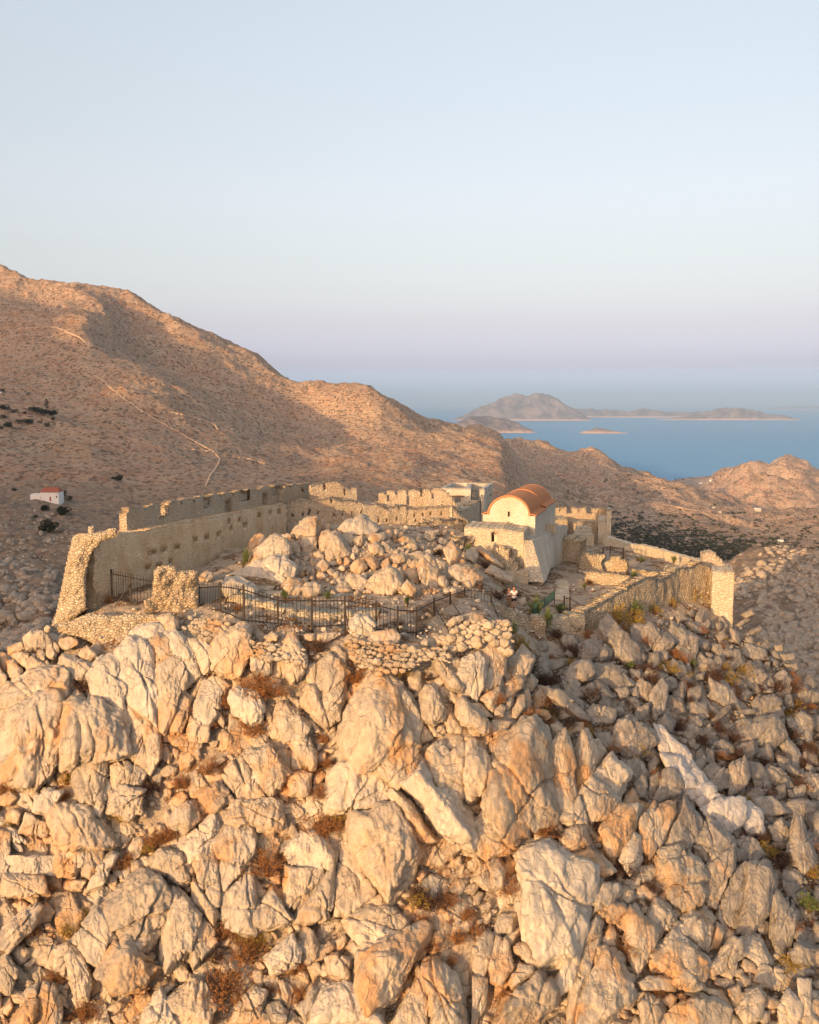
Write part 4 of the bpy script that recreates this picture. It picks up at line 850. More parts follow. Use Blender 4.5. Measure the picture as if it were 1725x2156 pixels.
for rad, tries in ((17, 40), (12, 70), (8, 170), (5.5, 350)):
    for _ in range(tries):
        px = RNG.uniform(600, 1010); py = RNG.uniform(1100, 1250)
        if py < 1100 + abs(px - 760) * .12: continue
        h = rand_poly(px, py, rad * RNG.uniform(.8, 1.2), math.pi / 2 + RNG.uniform(-.8, .8), RNG.uniform(.9, 1.5)); mk = mark(h)
        if isinstance(mk, float) or mk[0] > .25: continue
        put(h); ar = abs(np.dot(h[:, 0], np.roll(h[:, 1], -1)) - np.dot(h[:, 1], np.roll(h[:, 0], -1))) / 2
        FILL.append([ar, h, 'fill'])
ALL = ROCKS + FILL
ALL.sort(key=lambda r: -r[0])
KEEP = 300
used_lab = {}
def nth(n): return ['', 'second', 'third', 'fourth', 'fifth', 'sixth', 'seventh', 'eighth', 'ninth', 'tenth', 'eleventh', 'twelfth', 'thirteenth', 'fourteenth', 'fifteenth', 'sixteenth', 'seventeenth', 'eighteenth', 'nineteenth', 'twentieth'][n] if n < 20 else f'number {n + 1}'
def describe(h, kind, cx, cy, ar):
    c = h - h.mean(0)
    ev, evec = np.linalg.eigh(c.T @ c)
    ax = evec[:, 1]; asp = math.sqrt(ev[1] / max(ev[0], 1e-6)); a = math.degrees(math.atan2(-ax[1], ax[0])) % 180
    size = 'huge' if ar > 9000 else 'large' if ar > 4000 else 'big' if ar > 1800 else 'medium' if ar > 900 else 'small'
    if asp < 1.35: shp = 'rounded block' if len(h) > 5 else 'squarish block'
    elif 65 <= a <= 115: shp = 'upright slab' if asp > 1.9 else 'upright boulder'
    elif a < 20 or a > 160: shp = 'flat lying slab' if asp > 1.9 else 'broad boulder'
    elif a < 65: shp = 'right-leaning slab' if asp > 1.9 else 'right-leaning boulder'
    else: shp = 'left-leaning slab' if asp > 1.9 else 'left-leaning boulder'
    if cy < edge_y(cx) - 3:
        if cy > 1270: zone = 'beside the front iron fence'
        elif cx < 600: zone = 'near the steps by the long wall'
        elif cx < 900: zone = 'on the rocky knoll inside the walls'
        else: zone = 'between the knoll and the chapel'
    else:
        if cx < 460: zx = 'below the ruined wall end'
        elif cx < 900: zx = 'below the long iron fence'
        elif cx < 1120: zx = 'below the dry stone corner'
        elif cx < 1400: zx = 'below the overgrown wall'
        else: zx = 'below the square pier'
        f_ = (cy - edge_y(cx)) / (2156 - edge_y(cx))
        zy = 'just' if f_ < .14 else 'a little way' if f_ < .36 else 'halfway down' if f_ < .62 else 'low on the slope' if f_ < .84 else 'at the foot of the slope'
        zone = f'{zy} {zx}'
    if kind == 'scar': return f'{size} freshly broken white {shp} {zone}', zone
    return f'{size} {shp} {zone}', zone

def lod(ar):
    return 6 if ar > 2600 else 5 if ar > 420 else 4
offf = [r for r in ALL if not (-15 < r[1].mean(0)[0] < 1740)]
ALL = [r for r in ALL if -15 < r[1].mean(0)[0] < 1740]
kept = ALL[:KEEP]
if not any(k[2] == 'scar' for k in kept): pass
rest = ALL[KEEP:] + offf
prepared = []
for i, (ar, h, kind) in enumerate(kept):
    rng = random.Random(1000 + i)
    cx, cy = h.mean(0)
    top = cy < edge_y(cx)
    if kind == 'scar':
        V, Fc, c = rock_geo(h.mean(0) + (h - h.mean(0)) * 1.2, rng, 5, 0.30, 0.5, 12, True, 1.3)
    else:
        hb_ = h.mean(0) + (h - h.mean(0)) * 1.22 if kind == 'rock' else h
        V, Fc, c = rock_geo(hb_, rng, lod(ar), 0.44 if kind == 'rock' else .36, 0.0 if top else (0.34 if kind == 'rock' else -.25), rng.choice((26, 40, 60)), True)
    prepared.append((V, Fc, c, kind, ar, h))
groups = {}
for p_ in prepared:
    base, zone = describe(p_[5], p_[3], p_[2][0], p_[2][1], p_[4])
    groups.setdefault(base, []).append(p_)
for base, lst in groups.items():
    lst.sort(key=lambda q_: q_[2][0])
    for j, (V, Fc, c, kind, ar, h) in enumerate(lst):
        lab = base
        if len(lst) > 1:
            lab += ', leftmost' if j == 0 else (', rightmost' if j == len(lst) - 1 else f', {nth(j)} from left')
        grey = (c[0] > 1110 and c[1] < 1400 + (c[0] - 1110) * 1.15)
        mat = M['scar'] if kind == 'scar' else M['rockgreyshade'] if grey else (M['rockpale'] if RNG.random() < .3 else M['rock'])
        if len(lab.split()) > 16: lab = lab.replace('halfway down ', 'midway ').replace('a little way', 'not far').replace('the ', '')
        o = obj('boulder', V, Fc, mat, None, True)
        tag(o, lab, 'boulder', 'limestone boulders of the castle hill')
# the remaining, smaller rocks: one mass
def merge(lst):
    n = 0; Vs, Fs = [], []
    for V, Fc in lst: Vs.append(V); Fs.append(Fc + n); n += len(V)
    return np.concatenate(Vs), np.concatenate(Fs)
def rock_cheap(h, rng, sub=3):
    """a rock without per-rock ray marching: depth from the cached grid"""
    return rock_geo(h, rng, sub, 0.46, -0.05, rng.choice((18, 26, 36)), False, 1.3)[:2]
lst = []
for i, (ar, h, kind) in enumerate(rest):
    lst.append(rock_cheap(h, random.Random(5000 + i), 4 if ar > 260 else 3))
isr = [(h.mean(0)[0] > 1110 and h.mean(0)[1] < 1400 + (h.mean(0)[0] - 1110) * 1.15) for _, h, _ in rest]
V, Fc = merge([g for g, r_ in zip(lst, isr) if not r_])
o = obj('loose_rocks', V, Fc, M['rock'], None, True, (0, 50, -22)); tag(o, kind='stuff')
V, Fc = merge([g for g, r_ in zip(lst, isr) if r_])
o = obj('loose_rocks', V, Fc, M['rockgreyshade'], None, True, (20, 60, -24)); tag(o, kind='stuff')  # right-slope rest, darker in colour to stand in for shade

# gravel and small stones, on slope and plateau
def scatter_stones(n, region, smin, smax, seed, dz=0.3):
    rng = np.random.RandomState(seed); r0 = random.Random(seed)
    D, Fi = ico(2); protos = []
    for k in range(14):
        N = rng.normal(size=(10, 3)); N /= np.linalg.norm(N, axis=1)[:, None]; O = rng.uniform(.6, 1.0, 10)
        q_ = np.maximum(D @ N.T, 0) / O; rad = np.minimum(1.3, 1 / ((q_ ** 12).sum(1) ** (1 / 12) + 1e-6))
        protos.append(D * rad[:, None])
    Vs, Fs = [], []; m_ = 0
    px, py = region(rng, n)
    Y = hit(px, py); ok = ~np.isnan(Y); px, py, Y = px[ok], py[ok], Y[ok]
    C = P(px, py, Y)
    for k in range(len(px)):
        s_ = smin * (smax / smin) ** (rng.rand() ** 2.2)
        a = rng.rand() * 6.28; R_ = np.array([[math.cos(a), -math.sin(a), 0], [math.sin(a), math.cos(a), 0], [0, 0, 1]])
        sc = np.array((rng.uniform(.8, 1.4), rng.uniform(.6, 1), rng.uniform(.4, .9))) * s_
        v = (protos[rng.randint(14)] * sc) @ R_.T
        Vs.append(v + C[k] + (0, 0, s_ * dz)); Fs.append(Fi + m_); m_ += len(D)
    return np.concatenate(Vs), np.concatenate(Fs)
def reg_slope(rng, n):
    px = rng.uniform(-60, 1780, n); py = np.array([rng.uniform(edge_y(x), 2200) for x in px]); return px, py
V, Fc = scatter_stones(4500, reg_slope, 0.05, 0.24, 3, -.9)
o = obj('slope_stones', V, Fc, M['rock'], None, False, (0, 50, -22)); tag(o, kind='stuff')
def reg_right(rng, n):
    px = rng.uniform(1100, 1780, n); py = np.array([edge_y(x) for x in px]) + rng.rand(n) ** 1.2 * 560; return px, py
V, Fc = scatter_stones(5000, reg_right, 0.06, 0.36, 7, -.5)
o = obj('scree_stones', V, Fc, M['rockgreyshade'], None, False, (20, 60, -24)); tag(o, kind='stuff')
def reg_plat(rng, n):
    px = rng.uniform(190, 1480, n); py = rng.uniform(1100, 1345, n)
    ok = (py > 1330 - (px - 190) * .55) | (px > 560); return px[ok], py[ok]
V, Fc = scatter_stones(3200, reg_plat, 0.03, 0.22, 11)
o = obj('plateau_stones', V, Fc, M['rockpale'], None, False, (0, 70, -15)); tag(o, kind='stuff')
# ------------------------------------------------------------------ masonry walls
class Wall:
    """upright wall whose visible face stands on the line A-B (world x, y)"""
    def __init__(s, A, B, th, side=None):
        s.A = np.array(A[:2], float); s.B = np.array(B[:2], float); d = s.B - s.A; s.L = np.hypot(*d); s.u = d / s.L
        n = np.array((-s.u[1], s.u[0]))
        if side is None: side = 1 if n @ s.A > 0 else -1       # thickness goes away from the camera
        s.n = n * side; s.th = th
    def at(s, px, py):
        r = P(px, py, 1.0); M_ = np.array([[r[0], -s.u[0]], [r[1], -s.u[1]]])
        k, q = np.linalg.solve(M_, s.A); return float(q), float(k * r[2])
    def w(s, a, d, z): return np.array((s.A[0] + s.u[0] * a + s.n[0] * d, s.A[1] + s.u[1] * a + s.n[1] * d, z))
    def geo(s, top, base, cuts=(), seg=0.28, rag=0.06, jit=0.035, bulge=0.05, batter=0.0, seed=0, zst=0.3, endrag=0.0, s0=0.0, s1=None):
        """top: list of (s, z); base: z or list of (s, z); cuts: (s0, s1, z0, z1, depth or None for a gap)"""
        rng = random.Random(seed); s1 = s.L if s1 is None else s1
        tp = np.array(top, float)
        bs = np.array(base, float) if hasattr(base, '__len__') else np.array([(0, base), (1, base)], float)
        lines = list(np.arange(s0, s1, seg)) + [s1]
        for c in cuts: lines += [c[0], c[1]]
        for k in range(len(tp) - 1):
            if abs(tp[k + 1, 0] - tp[k, 0]) < 0.03: lines.append(tp[k, 0])
        lines = sorted(l for l in lines if s0 <= l <= s1); L2 = [lines[0]]
        for l in lines[1:]:
            if l - L2[-1] > 0.02: L2.append(l)
        Q = []; th = s.th
        cols = []
        for a, b_ in zip(L2[:-1], L2[1:]):
            m_ = (a + b_) / 2
            h = float(np.interp(m_, tp[:, 0], tp[:, 1])) + rng.uniform(-rag, rag); zb = float(np.interp(m_, bs[:, 0], bs[:, 1]))
            if h < zb + 0.05: h = zb + 0.05
            iv = [(zb, h)]; pk = []
            for c in cuts:
                if c[0] - 1e-3 <= m_ <= c[1] + 1e-3:
                    if c[4] is None:
                        nv = []
                        for z0, z1 in iv:
                            if c[2] > z0: nv.append((z0, min(z1, c[2])))
                            if c[3] < z1: nv.append((max(z0, c[3]), z1))
                        iv = [v for v in nv if v[1] - v[0] > 1e-3]
                    else: pk.append((c[2], c[3], c[4], abs(c[0] - a) < .03, abs(c[1] - b_) < .03))
            cols.append((a, b_, iv, pk))
        def quad(*p): Q.append(p)
        for ci, (a, b_, iv, pk) in enumerate(cols):
            for z0, z1 in iv:
                # front, minus pockets
                segs = [(z0, z1, 0.0)]
                for p0, p1, d, le, re in pk:
                    ns = []
                    for y0, y1, dd in segs:
                        if p1 <= y0 or p0 >= y1 or dd: ns.append((y0, y1, dd)); continue
                        if p0 > y0: ns.append((y0, p0, 0.0))
                        ns.append((max(y0, p0), min(y1, p1), d))
                        if p1 < y1: ns.append((p1, y1, 0.0))
                    segs = ns
                    if p0 >= z0 and p1 <= z1:
                        quad((a, 0, p0), (b_, 0, p0), (b_, d, p0), (a, d, p0)); quad((a, 0, p1), (a, d, p1), (b_, d, p1), (b_, 0, p1))
                        if le: quad((a, 0, p0), (a, d, p0), (a, d, p1), (a, 0, p1))
                        if re: quad((b_, 0, p0), (b_, 0, p1), (b_, d, p1), (b_, d, p0))
                for y0, y1, d in segs:
                    n = max(1, int(round((y1 - y0) / zst)))
                    for k in range(n):
                        f0 = y0 + (y1 - y0) * k / n; f1_ = y0 + (y1 - y0) * (k + 1) / n
                        quad((a, d, f0), (b_, d, f0), (b_, d, f1_), (a, d, f1_))
                quad((b_, th, z0), (a, th, z0), (a, th, z1), (b_, th, z1))
                nt_ = max(1, int(round(th / 0.35)))
                for k in range(nt_):
                    t0, t1 = th * k / nt_, th * (k + 1) / nt_
                    quad((a, t0, z1), (b_, t0, z1), (b_, t1, z1), (a, t1, z1))
                quad((a, 0, z0), (a, th, z0), (b_, th, z0), (b_, 0, z0))
            for nb, x in ((ci - 1, a), (ci + 1, b_)):
                oth = cols[nb][2] if 0 <= nb < len(cols) else []
                for z0, z1 in iv:
                    ex = [(z0, z1)]
                    for o0, o1 in oth:
                        ne = []
                        for e0, e1 in ex:
                            if o1 <= e0 or o0 >= e1: ne.append((e0, e1)); continue
                            if o0 > e0: ne.append((e0, o0))
                            if o1 < e1: ne.append((o1, e1))
                        ex = ne
                    for e0, e1 in ex:
                        if e1 - e0 < 1e-3: continue
                        n = max(1, int(round((e1 - e0) / 0.35))); nt_ = max(1, int(round(th / 0.4)))
                        for k in range(n):
                            for kk in range(nt_):
                                g0 = e0 + (e1 - e0) * k / n; g1_ = e0 + (e1 - e0) * (k + 1) / n; t0, t1 = th * kk / nt_, th * (kk + 1) / nt_
                                quad((x, t0, g0), (x, t1, g0), (x, t1, g1_), (x, t0, g1_))
        Q = np.array(Q, float).reshape(-1, 3)
        ztop = tp[:, 1].max(); zbot = bs[:, 1].min()
        nz = lambda f, sd: np.stack([noise(Q * f + 11, sd), noise(Q * f + 23, sd + 1), noise(Q * f + 37, sd + 2)], -1)
        J = nz(1.3, seed) * bulge + nz(4.3, seed + 5) * jit
        a_, d_, z_ = Q[:, 0], Q[:, 1], Q[:, 2]
        if endrag:
            ew = np.exp(-np.minimum(a_ - s0, s1 - a_) / 0.5)
            J = J + nz(1.9, seed + 9) * endrag * ew[:, None]
        d2 = d_ + J[:, 1] - batter * (ztop - z_) * (1 - 2 * (d_ > th / 2)); a2 = a_ + J[:, 0]; z2 = z_ + J[:, 2] * 0.7
        Vw = np.stack([s.A[0] + s.u[0] * a2 + s.n[0] * d2, s.A[1] + s.u[1] * a2 + s.n[1] * d2, z2], -1)
        # weld
        key = np.round(Q * 500).astype(np.int64); _, first, inv = np.unique(key, axis=0, return_index=True, return_inverse=True)
        inv = inv.reshape(-1)
        return Vw[first], inv.reshape(-1, 4)
    def prof(s, pts): return [s.at(px, py) for px, py in pts]
    def hole(s, px, py, w, h, depth):
        a, z = s.at(px, py); sc = P(px, py, 1.0); Yd = s.w(a, 0, z)[1]; mpp = Yd / F
        cosv = abs(s.u[0]) if abs(s.u[0]) > .25 else .25
        wl_ = w * mpp / cosv; hl = h * mpp
        return (a - wl_ / 2, a + wl_ / 2, z - hl / 2, z + hl / 2, depth)
def wl_(o_name, wall, mat, parent=None, **kw):
    V, Fc = wall.geo(**kw)
    keep = [len(set(f)) == 4 for f in Fc.tolist()]
    return obj(o_name, V, Fc[np.array(keep)], mat, parent)
def xy(px, py, Y): return P(px, py, Y)[:2]

# ---- the long wall on the left, with its walkway and parapet
A = xy(183, 1279, 60.0); B = xy(604, 1105, 90.0)
w1 = Wall(A, B, 1.6, 1 if np.array((-(B - A)[1], (B - A)[0])) @ np.array((-1, 0)) > 0 else -1)
root = empty('curtain_wall', (*A, -14), 'long battlemented curtain wall on the left with walkway and small square holes', 'castle wall')
tp = w1.prof([(183, 1141), (205, 1139), (230, 1124), (285, 1121), (400, 1098), (500, 1080), (560, 1069), (604, 1061)])
tp[0] = (0, tp[1][1] - .6); tp[1] = (tp[1][0], tp[1][1] - .35)
holes = [w1.hole(px, py, w_, 9, 0.35) for px, py, w_ in [(319,1164,10),(345,1158,8),(372,1153,8),(311,1195,7),(333,1191,7),(357,1183,6),(411,1137,6),(435,1132,6),(460,1125,7),(482,1099,5),(504,1095,5),(487,1113,4),(516,1106,6),(546,1086,5),(569,1081,5),(587,1078,5)]]
wl_('main_wall', w1, M['wall'], root, top=tp, base=-15.6, cuts=holes, rag=0.05, bulge=0.10, seed=3, batter=0.02, endrag=0.35, s0=.9)
# parapet stands on the outer part of the walkway
off = .95
A2 = A + w1.n * off; B2 = B + w1.n * off
w2 = Wall(A2, B2 + w1.u * 2.0, 0.62, 1 if np.array((-(B - A)[1], (B - A)[0])) @ np.array((-1, 0)) > 0 else -1)
def merl(w, x0, x1, top0, top1, n, gap=None):
    """rounded merlon heads between two picture points"""
    pts = []
    for k in range(n):
        for f_, d in ((0.01, 8), (0.07, 6), (0.12, 1.0), (0.5, -1.8), (0.86, 0.6), (0.95, 4)):
            f2_ = (k + f_) / n; pts.append((x0 + (x1 - x0) * f2_, top0 + (top1 - top0) * f2_ + d))
    return pts
base2 = float(np.mean([tp[3][1], tp[-1][1]])) - 0.5
pp = w2.prof([(267, 1085), (272, 1070), (285, 1067), (302, 1069), (304, 1073), (320, 1063), (334, 1061)])
sA, sB = pp[0][0], pp[-1][0]
pp = [(sA - .01, base2), (sA, base2 + .5)] + pp + [(sB + .02, w2.at(336, 1092)[1]), w2.at(355, 1086)]
pp2 = w2.prof(merl(w2, 354, 600, 1057, 1019, 9) )
tpp = pp + [(pp2[0][0] - .03, pp[-1][1])] + pp2
slots = [w2.hole(px, py, w_, h_, None if dpt is None else dpt) for px, py, w_, h_, dpt in [(481, 1068, 9, 30, .45), (558, 1052, 7, 28, .45), (617, 1032, 6, 10, None), (437, 1058, 10, 22, .25), (515, 1043, 14, 24, .25), (580, 1034, 10, 20, .25)]]
wl_('parapet', w2, M['walllit'], root, top=tpp, base=base2, cuts=slots, rag=0.05, bulge=0.05, seed=8, s0=sA)
w3 = Wall(xy(598, 1040, 90.4), xy(650, 1040, 94.8), .62)
tp = w3.prof(merl(w3, 598, 628, 1024, 1019, 2) + [(630, 1019), (649, 1016)])
wl_('parapet', w3, M['walllit'], root, top=tp, base=base2, cuts=[w3.hole(638, 1033, 5, 8, .3)], rag=.04, bulge=.05, seed=9)
# stub of a marble column on the broken wall end
c = P(193.5, 1124, 60.6); mb = MB()
mb.tube([c + (0, 0, -.6), c + (0, 0, .1), c + (0, 0, .42), c + (0, 0, .5)], [.23, .22, .21, .17], 14)
tag(mb.build('column_stump', M['walllit'], None, False), 'short round column stump standing on the ruined wall end', 'column')

# ragged end of that wall and the heap of masonry in front of it
def blob_wall(name, outline, Yc, gx, gy, th, mat, seed, amp=0.25, label=None, cat='ruin', group=None, parent=None, n=None):
    """ruined lump of masonry: an outline given in the picture, real thickness behind it"""
    h = np.array(outline, float)
    # dense fill of the outline by a grid
    x0, y0 = h.min(0); x1, y1 = h.max(0); st = 2.6
    nx, ny = int((x1 - x0) / st) + 1, int((y1 - y0) / st) + 1
    X, Y_ = np.meshgrid(np.linspace(x0, x1, nx), np.linspace(y0, y1, ny))
    def inside(px, py):
        r = np.zeros(px.shape, bool); j = len(h) - 1
        for i in range(len(h)):
            xi, yi = h[i]; xj, yj = h[j]
            cond = ((yi > py) != (yj > py)) & (px < (xj - xi) * (py - yi) / ((yj - yi) or 1e-9) + xi); r ^= cond; j = i
        return r
    cellm = inside((X[:-1, :-1] + X[1:, 1:]) / 2, (Y_[:-1, :-1] + Y_[1:, 1:]) / 2)
    cx, cy = h.mean(0); s_ = Yc / F
    def pos(px, py, d):
        return P(px, py, Yc + gx * (px - cx) * s_ - gy * (py - cy) * s_ + d)
    # distance to border for rounding
    dist = np.full(X.shape, 1e9)
    for i in range(len(h)):
        a = h[i]; b_ = h[(i + 1) % len(h)]; ab = b_ - a; t_ = np.clip(((X - a[0]) * ab[0] + (Y_ - a[1]) * ab[1]) / max(1e-9, ab @ ab), 0, 1)
        dist = np.minimum(dist, np.hypot(X - a[0] - t_ * ab[0], Y_ - a[1] - t_ * ab[1]))
    rnd = np.exp(-dist / 5.0) * 0.35
    fr = pos(X, Y_, 0.0)
    q_ = fr * np.array([1, 1, 1.5])
    f1_, f2_, id_ = cell(q_ * 3.8, seed)
    fr = pos(X, Y_, rnd + amp * 0.9 * fbm(fr * 0.9, 4, seed) - 0.10 * (id_ - .5) * np.clip((f2_ - f1_) * 5, 0, 1) - 0.10 * np.clip((f2_ - f1_) * 3, 0, .5))
    bk = pos(X, Y_, th + 0 * X)
    idx = np.arange(X.size).reshape(X.shape); off_ = X.size
    Fc = []
    ii, jj = np.nonzero(cellm)
    for i, j in zip(ii, jj):
        a, b_, c_, d = idx[i, j], idx[i, j + 1], idx[i + 1, j + 1], idx[i + 1, j]
        Fc.append((d, c_, b_, a)); Fc.append((a + off_, b_ + off_, c_ + off_, d + off_))
        for di, dj, p_, q2 in ((-1, 0, a, b_), (0, 1, b_, c_), (1, 0, c_, d), (0, -1, d, a)):
            i2, j2 = i + di, j + dj
            if not (0 <= i2 < cellm.shape[0] and 0 <= j2 < cellm.shape[1]) or not cellm[i2, j2]:
                Fc.append((p_, q2, q2 + off_, p_ + off_))
    V = np.concatenate([fr.reshape(-1, 3), bk.reshape(-1, 3)]); Fc = np.array(Fc)
    used = np.unique(Fc); mp = np.zeros(len(V), int); mp[used] = np.arange(len(used))
    o = obj(name, V[used], mp[Fc], mat, parent)
    if label: tag(o, label, cat, group)
    return o
blob_wall('broken_end', [(153,1132),(160,1124),(190,1122),(205,1124),(232,1112),(246,1112),(250,1128),(215,1140),(196,1160),(188,1180),(182,1215),(182,1250),(183,1283),(165,1296),(150,1310),(118,1322),(108,1318),(118,1290),(126,1255),(132,1225),(138,1195),(146,1160)], 59.3, -0.25, 0.05, 2.2, M['rubble'], 5, 0.3, parent=root)
blob_wall('bastion_ruin', [(112,1316),(150,1306),(188,1290),(240,1296),(300,1290),(338,1296),(372,1302),(366,1320),(330,1352),(305,1375),(262,1388),(225,1372),(190,1352),(150,1338),(118,1330)], 56.4, 0.0, 0.35, 1.6, M['rubble'], 15, 0.22, 'low ruined stone platform under the tall broken wall end', 'ruin')
blob_wall('gate_pillar_ruin', [(325,1202),(334,1192),(352,1190),(372,1194),(382,1200),(405,1200),(418,1204),(419,1240),(420,1282),(424,1300),(404,1312),(380,1318),(362,1300),(330,1290),(305,1283),(303,1264),(322,1256),(322,1230)], 58.6, 0.25, 0.0, 1.9, M['rubble'], 25, 0.45, 'broken rubble pillar between the two stretches of iron fence', 'ruin')

# ---- the far side: tower parapet, far walls
A = xy(604, 1105, 90.0); B = xy(855, 1100, 95.0)
w = Wall(A, B, 1.6)
root = empty('curtain_wall', (*A, -12), 'low broken far wall with gabled parapet behind the boulders', 'castle wall')
tp = w.prof([(604, 1061), (640, 1053), (665, 1055), (700, 1048), (720, 1054), (752, 1056), (800, 1062), (815, 1070), (835, 1066), (855, 1066)])
holes = [w.hole(px, py, w_, 6, 0.35) for px, py, w_ in [(617,1086,5),(638,1084,5),(652,1076,5),(651,1082,4),(670,1080,5),(703,1086,5),(721,1084,4),(741,1081,4),(762,1079,5),(698,1055,6),(815,1096,5),(836,1094,5),(797,1097,5)]]
wl_('main_wall', w, M['walllit'], root, top=tp, base=-14.5, cuts=holes, rag=0.12, bulge=0.10, seed=13, endrag=.2)
wp = Wall(A + w.n * 1.7, B + w.n * 1.7, 0.7)
tp = wp.prof([(656, 1052), (657, 1022), (685, 1015), (700, 1011), (713, 1013), (725, 1022), (733, 1028), (735, 1031), (742, 1024), (751, 1024), (752, 1052)])
cuts = [wp.hole(px, py, w_, h_, .4) for px, py, w_, h_ in [(684, 1026, 7, 11), (726, 1037, 5, 12)]]
wl_('parapet', wp, M['walllit'], root, top=tp, base=-12.5, cuts=cuts, rag=0.04, seed=14, s0=tp[0][0], s1=tp[-1][0])
A = xy(855, 1100, 95.0); B = xy(985, 1105, 96.5)
w = Wall(A, B, 1.4)
root = empty('curtain_wall', (*A, -12), 'far wall with slotted parapet left of the roofless house', 'castle wall')
tp = w.prof([(855, 1074), (880, 1070), (930, 1067), (950, 1066), (965, 1082), (985, 1095)])
holes = [w.hole(px, py, w_, 6, 0.35) for px, py, w_ in [(873,1085,4),(891,1084,5),(907,1082,5),(875,1097,4),(930,1082,4)]]
wl_('main_wall', w, M['walllit'], root, top=tp, base=-14.5, cuts=holes, rag=0.08, bulge=0.08, seed=23, endrag=.2)
wp = Wall(xy(780, 1070, 97.2), xy(962, 1070, 97.2), 0.7)
tp = wp.prof([(781, 1057), (795, 1054), (797, 1040), (808, 1034)] + merl(wp, 810, 930, 1034, 1028, 5) + [(935, 1029), (948, 1044), (960, 1060)])
cuts = [wp.hole(px, py, w_, h_, None) for px, py, w_, h_ in [(818, 1049, 5, 12), (859, 1054, 5, 18), (911, 1045, 5, 10)]] + [wp.hole(888, 1036, 6, 20, .3)]
wl_('parapet', wp, M['walllit'], root, top=tp, base=-12.6, cuts=cuts, rag=0.04, seed=24)
# jagged wall running back to the house
w = Wall(xy(952, 1100, 96.0), xy(1038, 1075, 112.0), 1.0)
tp = w.prof([(952, 1062), (958, 1072), (968, 1082), (976, 1078), (983, 1072), (992, 1067), (1004, 1060), (1016, 1052), (1028, 1046), (1037, 1042)])
tag(wl_('curtain_wall', w, M['ashlar'], top=tp, base=-17, rag=0.22, seg=.7, bulge=0.08, seed=33), 'jagged topped wall running back from the slotted wall to the roofless house', 'castle wall')
w = Wall(xy(975, 1120, 94.0), xy(1020, 1100, 104.0), 0.9)
# ---- roofless house
Yh = 110.0
root = empty('roofless_house', P(985, 1075, Yh), 'small roofless stone house with a square window at the back of the castle', 'house')
def hw(x0, y0_, Y0, x1, y1_, Y1, tops, name, cuts=(), th=.55, base=-15.0, rag=0.01):
    w = Wall(xy(x0, y0_, Y0), xy(x1, y1_, Y1), th)
    return wl_(name, w, M['plaster'], root, top=w.prof(tops), base=base, cuts=[w.hole(*c_) for c_ in cuts], rag=rag, bulge=0.03, jit=.015, seed=int(x0))
hw(937, 1060, Yh - 4, 991, 1060, Yh - 4, [(937, 1027), (991, 1028)], 'front_wall', [(964, 1052, 13, 12, None)])
hw(990.6, 1060, Yh - 3.3, 995, 1060, Yh + 5, [(990.6, 1028), (995, 1019)], 'side_wall')
hw(937.5, 1060, Yh - 3.4, 956, 1050, Yh + 4.4, [(937.5, 1027), (956, 1017)], 'side_wall')
hw(955, 1050, Yh + 5, 1037, 1050, Yh + 5, [(955, 1016), (1037, 1017)], 'back_wall', [(998, 1042, 8, 14, None)])
hw(1020, 1060, Yh - 3, 1037.6, 1050, Yh + 4.4, [(1020, 1029), (1037.6, 1018)], 'side_wall', [(1030, 1036, 3, 5, .3)])
hw(1013, 1060, Yh - 3.6, 1020, 1060, Yh - 3.6, [(1013, 1029), (1020, 1029)], 'front_wall')
mb = MB(); a = P(964, 1045, Yh - 4.05); mb.box(a, (1.5, .16, .16)); mb.build('lintel', M['wood'] if 'wood' in M else M['wall'], root)

# ---- chapel
Yc0 = 86.0
apexF = P(1072, 1046, Yc0 - .0); axis = np.array((3.6, 11.4)); axis = axis / np.hypot(*axis); perp = np.array((axis[1], -axis[0]))
zf = -10.30; za = float(apexF[2]); cxy = apexF[:2]; hw_ = 1.85; length = 11.8
root = empty('chapel', (cxy[0], cxy[1], -15.5), 'cream stone chapel with orange barrel roof and arched front window', 'chapel')
ROOT_CH = root
def C3(a, l, z): return (cxy[0] + perp[0] * a + axis[0] * l, cxy[1] + perp[1] * a + axis[1] * l, z)
hgt = za - zf; hn = 2.42
